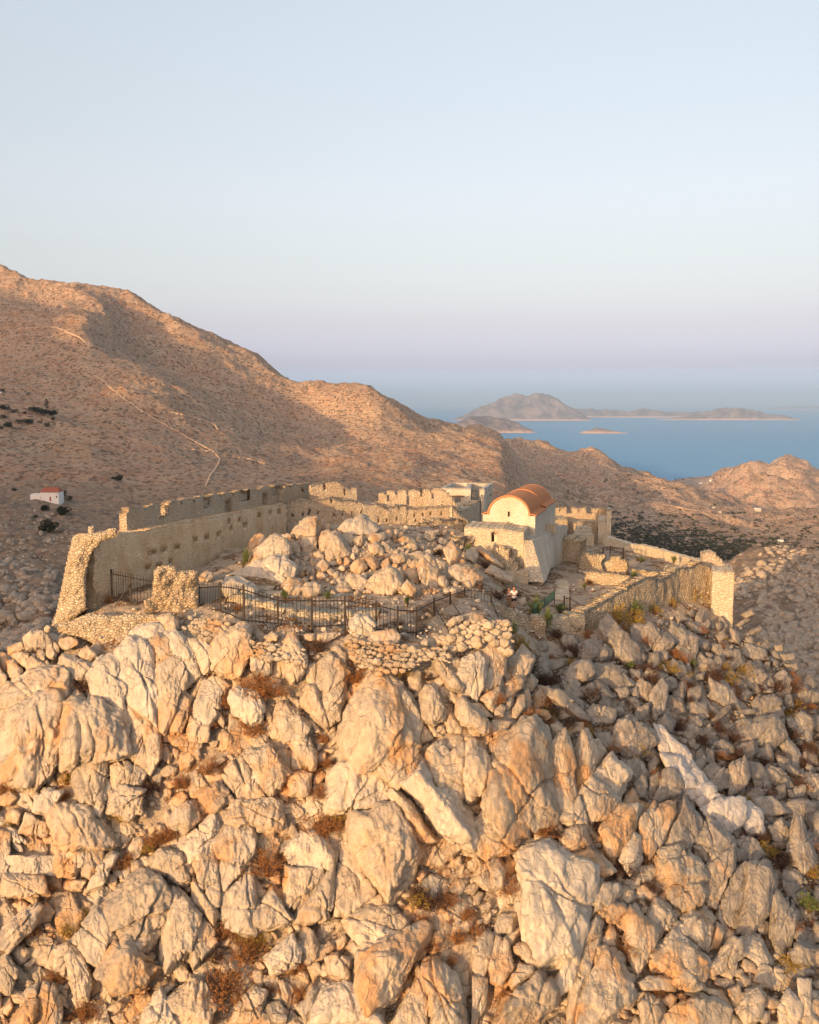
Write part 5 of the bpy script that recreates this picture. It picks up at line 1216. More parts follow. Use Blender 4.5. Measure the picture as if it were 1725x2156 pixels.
# front gable: solid polygon, with a real slit window cut by building it around the opening
def arc(n, r, rz_, z0, t0=0.0, t1=math.pi): return [(r * math.cos(math.pi - (t0 + (t1 - t0) * k / n)), z0 + rz_ * math.sin(t0 + (t1 - t0) * k / n)) for k in range(n + 1)]
mb = MB()
topc = [(-hn, zf - .02)] + [(-hw_ - .02, zf - .02)] + arc(28, hw_, hgt, zf)[1:-1] + [(hw_ + .02, zf - .02), (hn, zf - .02)]
zb_ = -12.2
def gable(l0, l1):
    n = len(topc)
    sl = (-.10, .10, -10.45, -9.98)      # slit
    V = [C3(a, l0, z) for a, z in topc] + [C3(a, l1, z) for a, z in topc]
    # split columns so that the slit is a hole
    xs = sorted(set([a for a, z in topc] + [sl[0], sl[1]]))
    def tz(a): 
        aa = [p[0] for p in topc]; zz = [p[1] for p in topc]; return float(np.interp(a, aa, zz))
    for x0, x1 in zip(xs[:-1], xs[1:]):
        if x1 - x0 < 1e-5: continue
        mid = (x0 + x1) / 2; sp = [(zb_, None)]
        ins = sl[0] < mid < sl[1]
        iv = [(zb_, sl[2], zb_, sl[2]), (sl[3], tz(x0), sl[3], tz(x1))] if ins else [(zb_, tz(x0), zb_, tz(x1))]
        for a0, a1, b0, b1 in iv:
            mb.add([C3(x0, l0, a0), C3(x1, l0, b0), C3(x1, l0, b1), C3(x0, l0, a1), C3(x0, l1, a0), C3(x1, l1, b0), C3(x1, l1, b1), C3(x0, l1, a1)],
                   [(0, 1, 2, 3), (5, 4, 7, 6), (3, 2, 6, 7), (1, 0, 4, 5), (0, 3, 7, 4), (2, 1, 5, 6)])
gable(0, .6)
gw = mb.build('front_gable', M['plaster'], root)
mb = MB(); mb.box(C3(0, .5, -10.2), (.3, .06, .6), 0); mb.build('window', M['dark'], gw)
mb = MB(); mb.tube([C3(.62 * math.cos(t_), -.02, -11.55 + .62 * math.sin(t_)) for t_ in np.linspace(0, math.pi, 12)], .085, 6); mb.build('niche_arch', M['ashlar'], gw)
mb = MB()
fan = [C3(.5 * math.cos(t_), -.015, -11.55 + .5 * math.sin(t_)) for t_ in np.linspace(0, math.pi, 12)]
# side walls and back wall
wr = Wall(np.array(C3(hn, 0.0, 0))[:2], np.array(C3(hn, length, 0))[:2], .5)
zl = lambda l: zf
cuts = [(l - .11, l + .11, z - .28, z + .28, .35) for l, z in ((1.5, -11.1), (4.3, -11.0), (7.2, -11.0), (9.8, -10.9))]
wl_('side_wall', wr, M['plaster'], root, top=[(0, zf - .03), (5.8, zf - .03), (5.9, zf + .2), (length, zf + .2)], base=-14.5, cuts=cuts, rag=0, bulge=.03, jit=.015, seed=41)
wlft = Wall(np.array(C3(-hn + .5, 0.6, 0))[:2], np.array(C3(-hn + .5, length, 0))[:2], .5)
wl_('side_wall', wlft, M['plaster'], root, top=[(0, zf), (length, zf)], base=-14.5, rag=0, seed=42)
mb = MB()
nb_ = [(-hn + .0, zb_ - 2)] + topc + [(hn - .02, zb_ - 2)]
mb.add([C3(a * .985, length + .02, z) for a, z in nb_] + [C3(a * .985, length - .5, z) for a, z in nb_], [tuple(range(len(nb_))), tuple(range(len(nb_), 2 * len(nb_)))[::-1]] + [(k, (k + 1) % len(nb_), (k + 1) % len(nb_) + len(nb_), k + len(nb_)) for k in range(len(nb_))])
mb.build('back_wall', M['plaster'], root)
# roof: vault shell with a thicker rim, slightly higher rear half, and flat eaves
def vault(mb, l0, l1, r, rz_, z0, th, n=28):
    segs = max(2, int((l1 - l0) / .4)); V = []; Fc = []
    for k in range(segs + 1):
        l = l0 + (l1 - l0) * k / segs
        for rr, rh in ((r, rz_), (r + th, rz_ + th)):
            for a, z in arc(n, rr, rh, z0): 
                p_ = np.array(C3(a, l, z)); p_ = p_ + .006 * noise(p_ * .8, 3); V.append(p_)
    m_ = n + 1
    for k in range(segs):
        b0 = k * 2 * m_; b1 = (k + 1) * 2 * m_
        for j in range(n):
            Fc.append((b0 + m_ + j, b0 + m_ + j + 1, b1 + m_ + j + 1, b1 + m_ + j)); Fc.append((b0 + j, b1 + j, b1 + j + 1, b0 + j + 1))
        for j in (0, n): Fc.append((b0 + j, b0 + m_ + j, b1 + m_ + j, b1 + j))
    for k in (0, segs):
        b0 = k * 2 * m_
        for j in range(n): Fc.append((b0 + j, b0 + j + 1, b0 + m_ + j + 1, b0 + m_ + j))
    mb.add(V, Fc)
mb = MB(); vault(mb, -.08, 6.0, hw_ + .01, hgt + .01, zf, .13); vault(mb, 6.0, length + .1, hw_ + .02, hgt + .02, zf + .015, .14)
roof = mb.build('roof', M['terracotta'], root)
roof.data.polygons.foreach_set("use_smooth", np.ones(len(roof.data.polygons), dtype=bool))
mb = MB()
vault(mb, -.13, .0, hw_ - .01, hgt - .01, zf, .15); mb.build('roof_rim', M['terracottarim'], roof)
mb = MB()
for sgn in (-1, 1):
    for l0, l1, zz in ((-.1, 5.8, zf + .05), (5.82, length, zf + .26)):
        a0, a1 = sgn * (hw_ + .02), sgn * (hn + .12)
        if sgn < 0 and zz > zf + .1: zz -= .15
        q8 = [(a0, l0, zz + .10), (a1, l0, zz - .06), (a1, l1, zz - .06), (a0, l1, zz + .10)]
        mb.add([C3(a, l, z) for a, l, z in q8] + [C3(a, l, z + .09) for a, l, z in q8], [(3, 2, 1, 0), (4, 5, 6, 7), (0, 1, 5, 4), (1, 2, 6, 5), (2, 3, 7, 6), (3, 0, 4, 7)])
mb.build('eaves', M['terracottarim'], roof)

# terrace block in front of and beside the chapel
A = xy(978, 1160, 82.6); B = xy(1102, 1160, 82.6 - 1.2)
w = Wall(A, B, 4.2)
tp = w.prof([(978, 1108), (997, 1110), (1030, 1112), (1060, 1113), (1072, 1117), (1102, 1120)])
a_, z_ = w.at(1040.5, 1131)
cuts = [w.hole(1040.5, 1133, 12.5, 18, .55), w.hole(1040.5, 1122.5, 8, 4, .55), w.hole(1097, 1157, 2, 3, .3)]
tw = wl_('terrace_wall', w, M['ashlar'], root, top=tp, base=-17, cuts=cuts, rag=.03, bulge=.05, seed=51)
mb = MB(); ww = w; c0 = np.array(w.w(a_, -.03, z_))
mb.tube([w.w(a_ + .31 * math.cos(t_), -.02, w.at(1040.5, 1124)[1] + .26 * math.sin(t_)) for t_ in np.linspace(0, math.pi, 9)], .06, 6); mb.build('window_arch', M['walllit'], tw)
mb = MB(); mb.box(w.w(a_, .5, w.at(1040.5, 1131)[1]), (.7, .05, 1.1)); mb.build('window', M['dark'], tw)
ws = Wall(B, np.array(C3(hn + 1.2, length + .4, 0))[:2], 3.0)
tpS = [(0, w.at(1102, 1120)[1]), (1.2, -11.6), (4.5, -12.2), (ws.L, -12.6)]
cuts = [(1.2, 1.45, -12.3, -11.9, .3), (2.1, 2.6, -13.5, -12.9, .4)]
wl_('terrace_side', ws, M['plaster'], root, top=tpS, base=-18, cuts=cuts, rag=.03, bulge=.06, seed=52, batter=.0)
# sloping buttress wall (talus) along the right side
def talus(pts, name, mat):
    """pts: top/base picture points at depth; outer face from tops down to bases, back buried in the terrace"""
    n = 16; mb = MB(); V = []
    tops = [P(*p_[:3]) for p_ in pts]; bases = [P(*p_[3:6]) for p_ in pts]; backs = [np.array(tops[i]) + np.array((-axis[1] * 0 - perp[0] * p_[6], -perp[1] * p_[6], 0)) for i, p_ in enumerate(pts)]
    rows = []
    for i in range(len(pts) - 1):
        for k in range(8 if i < len(pts) - 2 else 9):
            f_ = k / 8
            t_, b_, bk = tops[i] * (1 - f_) + tops[i + 1] * f_, bases[i] * (1 - f_) + bases[i + 1] * f_, backs[i] * (1 - f_) + backs[i + 1] * f_
            row = [bk + (0, 0, -6), bk] + [t_ * (1 - g) + b_ * g for g in np.linspace(0, 1, 12)] 
            rows.append([np.array(v) + (noise(np.array(v) * 1.3, 5) * .08) for v in row])
    m_ = len(rows[0])
    for r in rows: V += r
    Fc = [(i * m_ + j, i * m_ + j + 1, (i + 1) * m_ + j + 1, (i + 1) * m_ + j) for i in range(len(rows) - 1) for j in range(m_ - 1)]
    Fc += [tuple(range(m_)), tuple(range((len(rows) - 1) * m_, len(rows) * m_))[::-1]]
    mb.add(V, Fc); return mb.build(name, mat, root)
talus([(1105, 1138, 81.6, 1107, 1224, 80.0, .2), (1121, 1138, 81.9, 1146, 1226, 80.2, 1.4)], 'buttress_front', M['ashlar'])
talus([(1121.2, 1138, 82.0, 1146.2, 1226, 80.3, 1.4), (1124, 1137, 82.8, 1150, 1221, 81.6, 2), (1138, 1132, 85.5, 1158, 1200, 85.5, 2), (1181, 1106, 96.5, 1176, 1168, 96.5, 2.5)], 'buttress', M['plaster'])
mb = MB(); a = P(1156, 1112, 91.0); mb.box(a, (1.5, .9, .9), -.3); mb.build('stone_block', M['ashlar'], root)
mb = MB(); a = P(1085, 1212, 80.6); mb.box(a + (0, 0, -.6), (2.2, 1.4, 2.2), -.1); mb.build('plinth', M['ashlar'], root)

# ---- far right bastion with swallow-tailed crenels
Yb = 118.0
root = empty('bastion', P(1220, 1130, Yb), 'far square bastion with notched battlements right of the chapel', 'castle wall')
w = Wall(xy(1150, 1100, Yb), xy(1284, 1100, Yb), .8)
def sw(x0, x1, yt=1067, yc=1080, d=2.2):
    m_ = (x0 + x1) / 2; return [(x0, yc), (x0 + .1, yt), (x0 + 2, yt + .3), (m_ - 4, yt + d), (m_ + 4, yt + d - .5), (x1 - 2, yt), (x1 - .1, yt), (x1, yc)]
tp = w.prof([(1150, 1069)] + sw(1166, 1193)[2:] + sw(1204, 1235) + sw(1247, 1274, 1069, 1081) + [(1275, 1069), (1284, 1069)])
cuts = [w.hole(px, py, 5, 5, .3) for px, py in ((1180, 1074), (1219, 1077), (1261, 1078))]
wl_('main_wall', w, M['walllit'], root, top=tp, base=-17.5, cuts=cuts, rag=.02, bulge=.04, seed=61)
w = Wall(xy(1259, 1120, 110.0), xy(1276, 1120, 109.8), 6.0)
wl_('side_pier', w, M['ashlar'], root, top=w.prof([(1259, 1098), (1276, 1097)]), base=-18, rag=.03, seed=62)
w = Wall(xy(1277, 1100, 109.6), xy(1277, 1100, 117.9), .55, -1)
wl_('side_wall', w, M['ashlar'], root, top=[(0, P(1277, 1070, 111)[2]), (w.L, P(1277, 1068, 118)[2])], base=-18, rag=.03, seed=63)
for k, (x0, x1, yt, yb, Yq) in enumerate([(1150, 1195, 1092, 1106, 113), (1195, 1258, 1099, 1112, 114.5)]):
    w = Wall(xy(x0, 1105, Yq), xy(x1, 1105, Yq), 3.0)
    wl_('platform', w, M['rubble'], root, top=w.prof([(x0, yt), (x1, yt + 1)]), base=-18, rag=.08, seed=64 + k)
for k, (x0, x1, yt, yb, Yq) in enumerate([(1216, 1246, 1110, 1118, 110), (1213, 1248, 1118, 1126, 108.6), (1210, 1252, 1126, 1134, 107.2)]):
    w = Wall(xy(x0, 1115, Yq), xy(x1, 1115, Yq), 1.4)
    wl_('step', w, M['ashlar'], root, top=w.prof([(x0, yt), (x1, yt)]), base=-18.5, rag=.03, seed=70 + k)

# ---- low wall along the right rim, from the bastion to the pier
pts = [(1271, 1136, 108, 1128), (1300, 1146, 106, 1137), (1325, 1155, 104, 1146), (1345, 1157, 102, 1147), (1380, 1166, 99, 1155), (1420, 1178, 96, 1166), (1455, 1190, 92, 1176), (1478, 1196, 88, 1180)]
mb = MB()
V = []
for px, pb, Y, pt in pts:
    a = P(px, pb, Y); zt = float(P(px, pt, Y)[2]); 
    for d, z in ((0, a[2] - 1.5), (0, zt), (.7, zt + .0), (.7, a[2] - 5)): V.append((a[0] + d * .9, a[1] + d * .9, z))
# subdivide along
V = np.array(V).reshape(len(pts), 4, 3); out = []
for i in range(len(pts) - 1):
    for k in range(6): out.append(V[i] * (1 - k / 6) + V[i + 1] * (k / 6))
out.append(V[-1]); out = np.array(out); out += (np.stack([noise(out * 1.7, s_) for s_ in (1, 2, 3)], -1)) * .14
m_ = len(out); Fc = [(i * 4 + j, i * 4 + (j + 1) % 4, (i + 1) * 4 + (j + 1) % 4, (i + 1) * 4 + j) for i in range(m_ - 1) for j in range(4)] + [(0, 1, 2, 3), tuple(range((m_ - 1) * 4, m_ * 4))]
mb.add(out.reshape(-1, 3), Fc)
tag(mb.build('parapet_wall', M['ashlar']), 'low parapet along the right rim between bastion and pier', 'wall')

# ---- overgrown outer wall on the right and the square pier at its end
seq = [((1229, 1310), 67.5), ((1318, 1290), 71.5), ((1370, 1290), 74.0), ((1430, 1260), 78.0), ((1505, 1250), 80.5)]
root = empty('outer_wall', (*xy(1229, 1330, 67.5), -17.5), 'overgrown rubble outer wall stepping up to the pier on the right', 'castle wall')
tops = [[(1229, 1287), (1250, 1279), (1275, 1266), (1280, 1262), (1318, 1240)], [(1318, 1239), (1345, 1224), (1367, 1215)], [(1367, 1214), (1385, 1219), (1388, 1224), (1402, 1215), (1405, 1214), (1430, 1197)], [(1430, 1196), (1458, 1194), (1470, 1184), (1480, 1183), (1490, 1190), (1505, 1204)]]
for k in range(4):
    (p0, Y0), (p1, Y1) = seq[k], seq[k + 1]
    w = Wall(xy(p0[0], p0[1], Y0), xy(p1[0], p1[1], Y1), 1.0)
    wl_('wall_section', w, M['rubble'], root, top=w.prof(tops[k]), base=-21.5, rag=.03, bulge=.14, jit=.07, seed=80 + k, batter=.03)
root = empty('square_pier', (*xy(1520, 1290, 79), -20), 'tall square pier at the right end of the outer wall with broken top', 'castle wall')
w = Wall(xy(1499, 1250, 78.6), xy(1544.5, 1250, 78.2), 2.8)
wl_('pier_body', w, M['ashlar'], root, top=w.prof([(1499, 1202), (1508, 1198), (1516, 1205), (1530, 1201), (1538, 1207), (1544, 1205)]), base=-21.5, rag=.09, bulge=.04, seed=91, batter=.012)
w = Wall(xy(1479, 1195, 81.6), xy(1544, 1195, 81.4), .9)
wl_('broken_top', w, M['walllit'], root, top=w.prof([(1479, 1180), (1480, 1163), (1500, 1160), (1507, 1166), (1510, 1172), (1517, 1178), (1525, 1187), (1535, 1190), (1544, 1192), (1544.5, 1204)]), base=-16.6, rag=.06, seed=92)

# ---- low walls beside the visitors
root = empty('low_wall', P(1080, 1290, 66), 'low stepped stone wall just below the two visitors', 'wall')
w = Wall(xy(1035, 1300, 64.0), xy(1118, 1310, 65.5), .9)
wl_('wall_section', w, M['rubble'], root, top=w.prof([(1035, 1272), (1062, 1276), (1063, 1283), (1085, 1284), (1086, 1290), (1110, 1296), (1118, 1300)]), base=-18.6, rag=.05, bulge=.12, seed=95)
w = Wall(xy(1117, 1310, 65.6), xy(1149, 1310, 65.4), .9)
wl_('wall_section', w, M['rubble'], root, top=w.prof([(1117, 1297), (1149, 1300)]), base=-18.8, rag=.03, bulge=.1, seed=96)
root = tag(wl_('low_wall', Wall(xy(1149, 1310, 66.6), xy(1231, 1305, 67.3), .8), M['ashlar'], top=Wall(xy(1149, 1310, 66.6), xy(1231, 1305, 67.3), .8).prof([(1149, 1307), (1165, 1300), (1195, 1296), (1215, 1289), (1222, 1290), (1231, 1302)]), base=-19.5, rag=.04, bulge=.15, seg=.6, seed=97), 'low wall of big stones left of the overgrown wall', 'wall')

# ---- inner retaining walls and old foundations
def lowwall(x0, y0_, Y0, x1, y1_, Y1, tops, label, mat='rubble', th=.7, base=None, seed=0, rag=.1, name='retaining_wall'):
    w = Wall(xy(x0, y0_, Y0), xy(x1, y1_, Y1), th)
    tp = w.prof(tops); bs = base if base is not None else min(z for _, z in tp) - 2.2
    return tag(wl_(name, w, M[mat], top=tp, base=bs, rag=rag * 1.8, bulge=.16, jit=.10, seg=.45, endrag=.45, seed=seed), label, 'wall')
lowwall(1170, 1160, 95, 1222, 1165, 94, [(1170, 1138), (1200, 1134), (1222, 1140)], 'round-stoned retaining wall right of the chapel buttress', th=2.5, seed=101)
lowwall(1222, 1172, 91, 1272, 1175, 91, [(1222, 1168), (1245, 1164), (1272, 1170)], 'short dry stone wall right of the round-stoned wall', seed=102)
lowwall(868, 1150, 84, 905, 1130, 88, [(868, 1150), (880, 1120), (905, 1105)], 'rough terrace wall behind the knoll', seed=103, th=1.2)
lowwall(905, 1130, 88, 985, 1120, 90, [(905, 1104), (920, 1095), (950, 1092), (985, 1100)], 'collapsed dry stone wall below the slotted far wall', seed=104, th=1.6)
lowwall(955, 1180, 80, 985, 1180, 81.5, [(955, 1148), (968, 1136), (985, 1132)], 'rubble wall stub left of the chapel terrace', seed=105, th=1.0)
lowwall(1000, 1240, 75, 1060, 1245, 76.5, [(1000, 1212), (1030, 1206), (1060, 1216)], 'dry stone wall behind the two visitors', seed=106, th=1.2)
lowwall(1040, 1180, 80.5, 1088, 1200, 80, [(1040, 1150), (1060, 1152), (1080, 1178), (1088, 1190)], 'rubble wall at the foot of the chapel terrace', seed=107, th=1.0)
lowwall(1276, 1180, 87, 1320, 1190, 86, [(1276, 1176), (1300, 1174), (1320, 1180)], 'low foundation wall in the terrace yard', seed=108)
lowwall(1230, 1205, 84, 1335, 1222, 82, [(1230, 1203), (1280, 1206), (1335, 1218)], 'ankle-high foundation line across the yard', seed=109, rag=.05)
lowwall(1330, 1204, 86, 1400, 1212, 85, [(1330, 1199), (1400, 1206)], 'thin kerb of stones beside the outer wall', seed=110, rag=.04)
lowwall(600, 1298, 57.5, 800, 1296, 58.5, [(600, 1280), (680, 1288), (800, 1284)], 'long low kerb wall just inside the iron fence', 'ashlar', seed=111, rag=.05)
lowwall(700, 1262, 63, 870, 1252, 66, [(700, 1256), (780, 1252), (870, 1244)], 'low kerb wall at the foot of the knoll', 'ashlar', seed=112, rag=.05)
lowwall(480, 1262, 60.5, 600, 1288, 58.5, [(480, 1250), (540, 1266), (600, 1280)], 'low kerb wall beside the lower steps', 'ashlar', seed=113, rag=.05)
# flights of steps
def steps(label, quads, mat='ashlar'):
    root = empty('stone_steps', P(*quads[0][:2], quads[0][3]), label, 'steps')
    for k, (x0, y0_, x1, Y) in enumerate(quads):
        w = Wall(xy(x0, y0_, Y), xy(x1, y0_, Y), 1.3)
        tp = w.prof([(x0, y0_), (x1, y0_ - 1)])
        wl_('step', w, M[mat], root, top=tp, base=min(z for _, z in tp) - .9, rag=.02, bulge=.08, seed=120 + k)
steps('flight of worn stone steps beside the long wall', [(428, 1203, 480, 70), (438, 1192, 490, 72), (452, 1181, 500, 74), (462, 1170, 505, 76), (474, 1159, 505, 78)])
steps('lower worn stone steps below the pale boulder', [(540, 1252, 590, 62.5), (520, 1240, 575, 64), (500, 1228, 560, 65.5)])
mb = MB()
for k in range(7):
    px, py = 1182 + (k % 2) * 1.5, 1262 - k * 6.2; Y = hit1(px, py); c_ = P(px, py, Y); mb.box(c_ + (0, 0, .0), (1.05 + .1 * (k % 3), .95, .22), -.08 + .03 * k)
tag(mb.build('paved_path', M['ashlar']), 'short path of pale flat slabs at the chapel foot', 'path')

# ---- dry stone facing at the cliff edge: packed stones, each facing one thing
def dry_face(label, region, Yof, seed, sx_=15, sy=9, name='dry_stone_wall', proud=.0):
    rng = random.Random(seed); h = np.array(region, float); x0, y0 = h.min(0); x1, y1 = h.max(0)
    def ins(px, py):
        r = False; j = len(h) - 1
        for i in range(len(h)):
            xi, yi = h[i]; xj, yj = h[j]
            if (yi > py) != (yj > py) and px < (xj - xi) * (py - yi) / ((yj - yi) or 1e-9) + xi: r = not r
            j = i
        return r
    lst = []; Wm, Hm = int(x1 - x0) + 3, int(y1 - y0) + 3; occ = np.zeros((Hm, Wm), bool)
    GX, GY = np.meshgrid(np.arange(Wm) + x0, np.arange(Hm) + y0)
    for r_, tries in ((sx_ * .75, 40), (sx_ * .55, 160), (sx_ * .42, 500), (sx_ * .3, 900), (sx_ * .22, 900)):
        for _ in range(tries):
            cx, cy = rng.uniform(x0, x1), rng.uniform(y0, y1)
            if not ins(cx, cy): continue
            n = rng.choice((5, 6, 6, 7)); a0 = rng.uniform(0, 6); asp = rng.uniform(.5, .85)
            pl = hull2([(cx + r_ * math.cos(a) * rng.uniform(.85, 1.15), cy + asp * r_ * math.sin(a) * rng.uniform(.85, 1.15)) for a in [a0 + 2 * math.pi * k / n for k in range(n)]])
            m_ = inside_poly(pl, GX, GY)
            if m_.sum() < 4 or occ[m_].mean() > .16: continue
            occ |= m_; pl = pl.mean(0) + (pl - pl.mean(0)) * 1.1
            V, Fc, _ = rock_geo(pl, rng, 3 if r_ < 6 else 4, 0.5, 0, rng.choice((14, 20)), False, 1.0, Yc=Yof(cx, cy) + rng.uniform(-.08, .08), gy=.1, gx=0)
            lst.append((V, Fc))
    V, Fc = merge(lst)
    return tag(obj(name, V, Fc, M['rock'], None, True), label, 'wall')
dry_face('dry stone corner bastion at the right end of the long fence', [(975, 1309), (1075, 1306), (1077, 1350), (1072, 1378), (1030, 1350), (985, 1366), (948, 1368), (932, 1346), (950, 1332)], lambda x, y: 53.0 - (y - 1300) * .008 + (x - 1000) * .006, 3, 17, 11)
dry_face('tumbled dry stone facing under the round white boulder', [(730, 1342), (780, 1352), (830, 1355), (880, 1366), (940, 1362), (950, 1396), (905, 1386), (860, 1412), (800, 1420), (755, 1400), (735, 1370)], lambda x, y: 52.4 - (y - 1340) * .035, 5, 15, 10)
dry_face('dry stone patch under the rubble gate pillar', [(405, 1306), (440, 1302), (482, 1314), (478, 1328), (455, 1356), (425, 1342), (400, 1325)], lambda x, y: 54.0 - (y - 1310) * .02, 7, 14, 9)
dry_face('dry stone course left of the square cut blocks', [(515, 1348), (600, 1362), (640, 1368), (640, 1398), (560, 1388), (520, 1376)], lambda x, y: 52.6 - (y - 1350) * .035, 9, 14, 9)
M['fieldstone'] = simple('field_stone', (.62, .46, .32), .95, .1, .2, 1.0)
# ------------------------------------------------------------------ iron fences
def fence(label, posts, parent_name='iron_fence', braces=(), mat=None, picket=.21, hk=1.0):
    mat = mat or M['iron']
    root = empty(parent_name, P(posts[0][0], posts[0][2], posts[0][3]), label, 'fence')
    pp = []
    for px, pt, pb, Y in posts:
        b_ = P(px, pb, Y); top = P(px, pt, Y); zt = top[2] + .0
        pp.append((np.array((b_[0], b_[1], b_[2])), zt))
        mb = MB(); mb.box((b_[0], b_[1], (b_[2] - .5 + zt) / 2), (.11, .11, zt - b_[2] + .5)); mb.box((b_[0], b_[1], zt + .02), (.11, .11, .05)); mb.build('post', mat, root)
    for (a, za), (b_, zb2) in zip(pp[:-1], pp[1:]):
        mb = MB(); L = np.hypot(*(b_ - a)[:2]); n = max(2, int(L / picket))
        for f_ in (.10, .88):
            mb.tube([(a[0], a[1], a[2] + (za - a[2]) * f_), (b_[0], b_[1], b_[2] + (zb2 - b_[2]) * f_)], .036, 4)
        for k in range(1, n):
            t_ = k / n; q_ = a * (1 - t_) + b_ * t_; h_ = (za - a[2]) * (1 - t_) + (zb2 - b_[2]) * t_
            mb.tube([q_ + (0, 0, h_ * .04), q_ + (0, 0, h_ * .97), q_ + (0, 0, h_ * 1.02)], [.016, .016, .006], 4, False)
        mb.build('picket_panel', mat, root)
    for (x0, y0_, Y0, x1, y1_, Y1) in braces:
        mb = MB(); mb.tube([P(x0, y0_, Y0), P(x1, y1_, Y1)], .035, 5); mb.build('brace', mat, root)
    return root
fence('short black iron fence between tall wall end and rubble pillar', [(237, 1200, 1268, 61.2), (276.7, 1208, 1273, 60.2), (325, 1218, 1277, 59.8)], braces=[(241, 1279, 59.6, 274, 1230, 60.1)])
fence('long black iron fence of thin bars winding along the cliff edge', [(419, 1231, 1284, 60), (465, 1227, 1292, 57.5), (515, 1232, 1314, 55), (586, 1257, 1319, 55.2), (657.6, 1257, 1326, 54.8), (727, 1257, 1322, 55.2), (792.5, 1267, 1330, 54.4), (838, 1278, 1338, 53.9), (877, 1279, 1338, 54.6), (914, 1260, 1316, 58.5), (948, 1247.5, 1302, 62), (978.5, 1237, 1289, 65), (1034, 1239, 1292, 64.5)],
      braces=[(728, 1290, 55.1, 738, 1336, 53.6), (915, 1275, 58.4, 946, 1331, 55.5), (1035, 1265, 64.4, 1050, 1300, 62), (950, 1265, 61.8, 972, 1298, 59)])
fence('thin dark railing right of the green netting', [(1188, 1256, 1284, 71.5), (1200, 1257, 1288, 70.6), (1229, 1274, 1300, 69.4)], 'railing', picket=.6)
fence('small black railing around a pit in the terrace yard', [(1270, 1154, 1160, 99), (1285, 1150, 1158, 100), (1313, 1154, 1166, 97), (1312, 1157, 1170, 95)], 'railing', picket=.5)
# green netting on posts
m, nt, b = new_mat('green_netting', .8, .1); nt.nodes['Principled BSDF'].inputs['Base Color'].default_value = (.05, .13, .09, 1); M['net'] = m
root = empty('netting_fence', P(1130, 1300, 67), 'sagging dark green netting fence right of the two visitors', 'fence')
n0, n1 = P(1122, 1297, 67.0), P(1168, 1262, 72.5); t0, t1 = P(1122, 1272, 67.0), P(1168, 1243, 72.5)
mb = MB()
for k in range(40):
    f_ = k / 39; mb.tube([n0 * (1 - f_) + n1 * f_, t0 * (1 - f_) + t1 * f_ - (0, 0, .12 * math.sin(f_ * math.pi))], .016, 3, False)
for k in range(14):
    g = k / 13; mb.tube([(n0 * (1 - f_) + n1 * f_) * (1 - g) + (t0 * (1 - f_) + t1 * f_) * g - np.array((0, 0, .12 * g * math.sin(f_ * math.pi))) for f_ in np.linspace(0, 1, 7)], .012, 3, False)
mb.build('net', M['net'], root)
for a_, b_ in ((n0, t0), ((n0 + n1) / 2, (t0 + t1) / 2), (n1, t1)):
    mb = MB(); mb.tube([a_ - (0, 0, .4), b_ + (0, 0, .05)], .035, 5); mb.build('post', M['iron'], root)

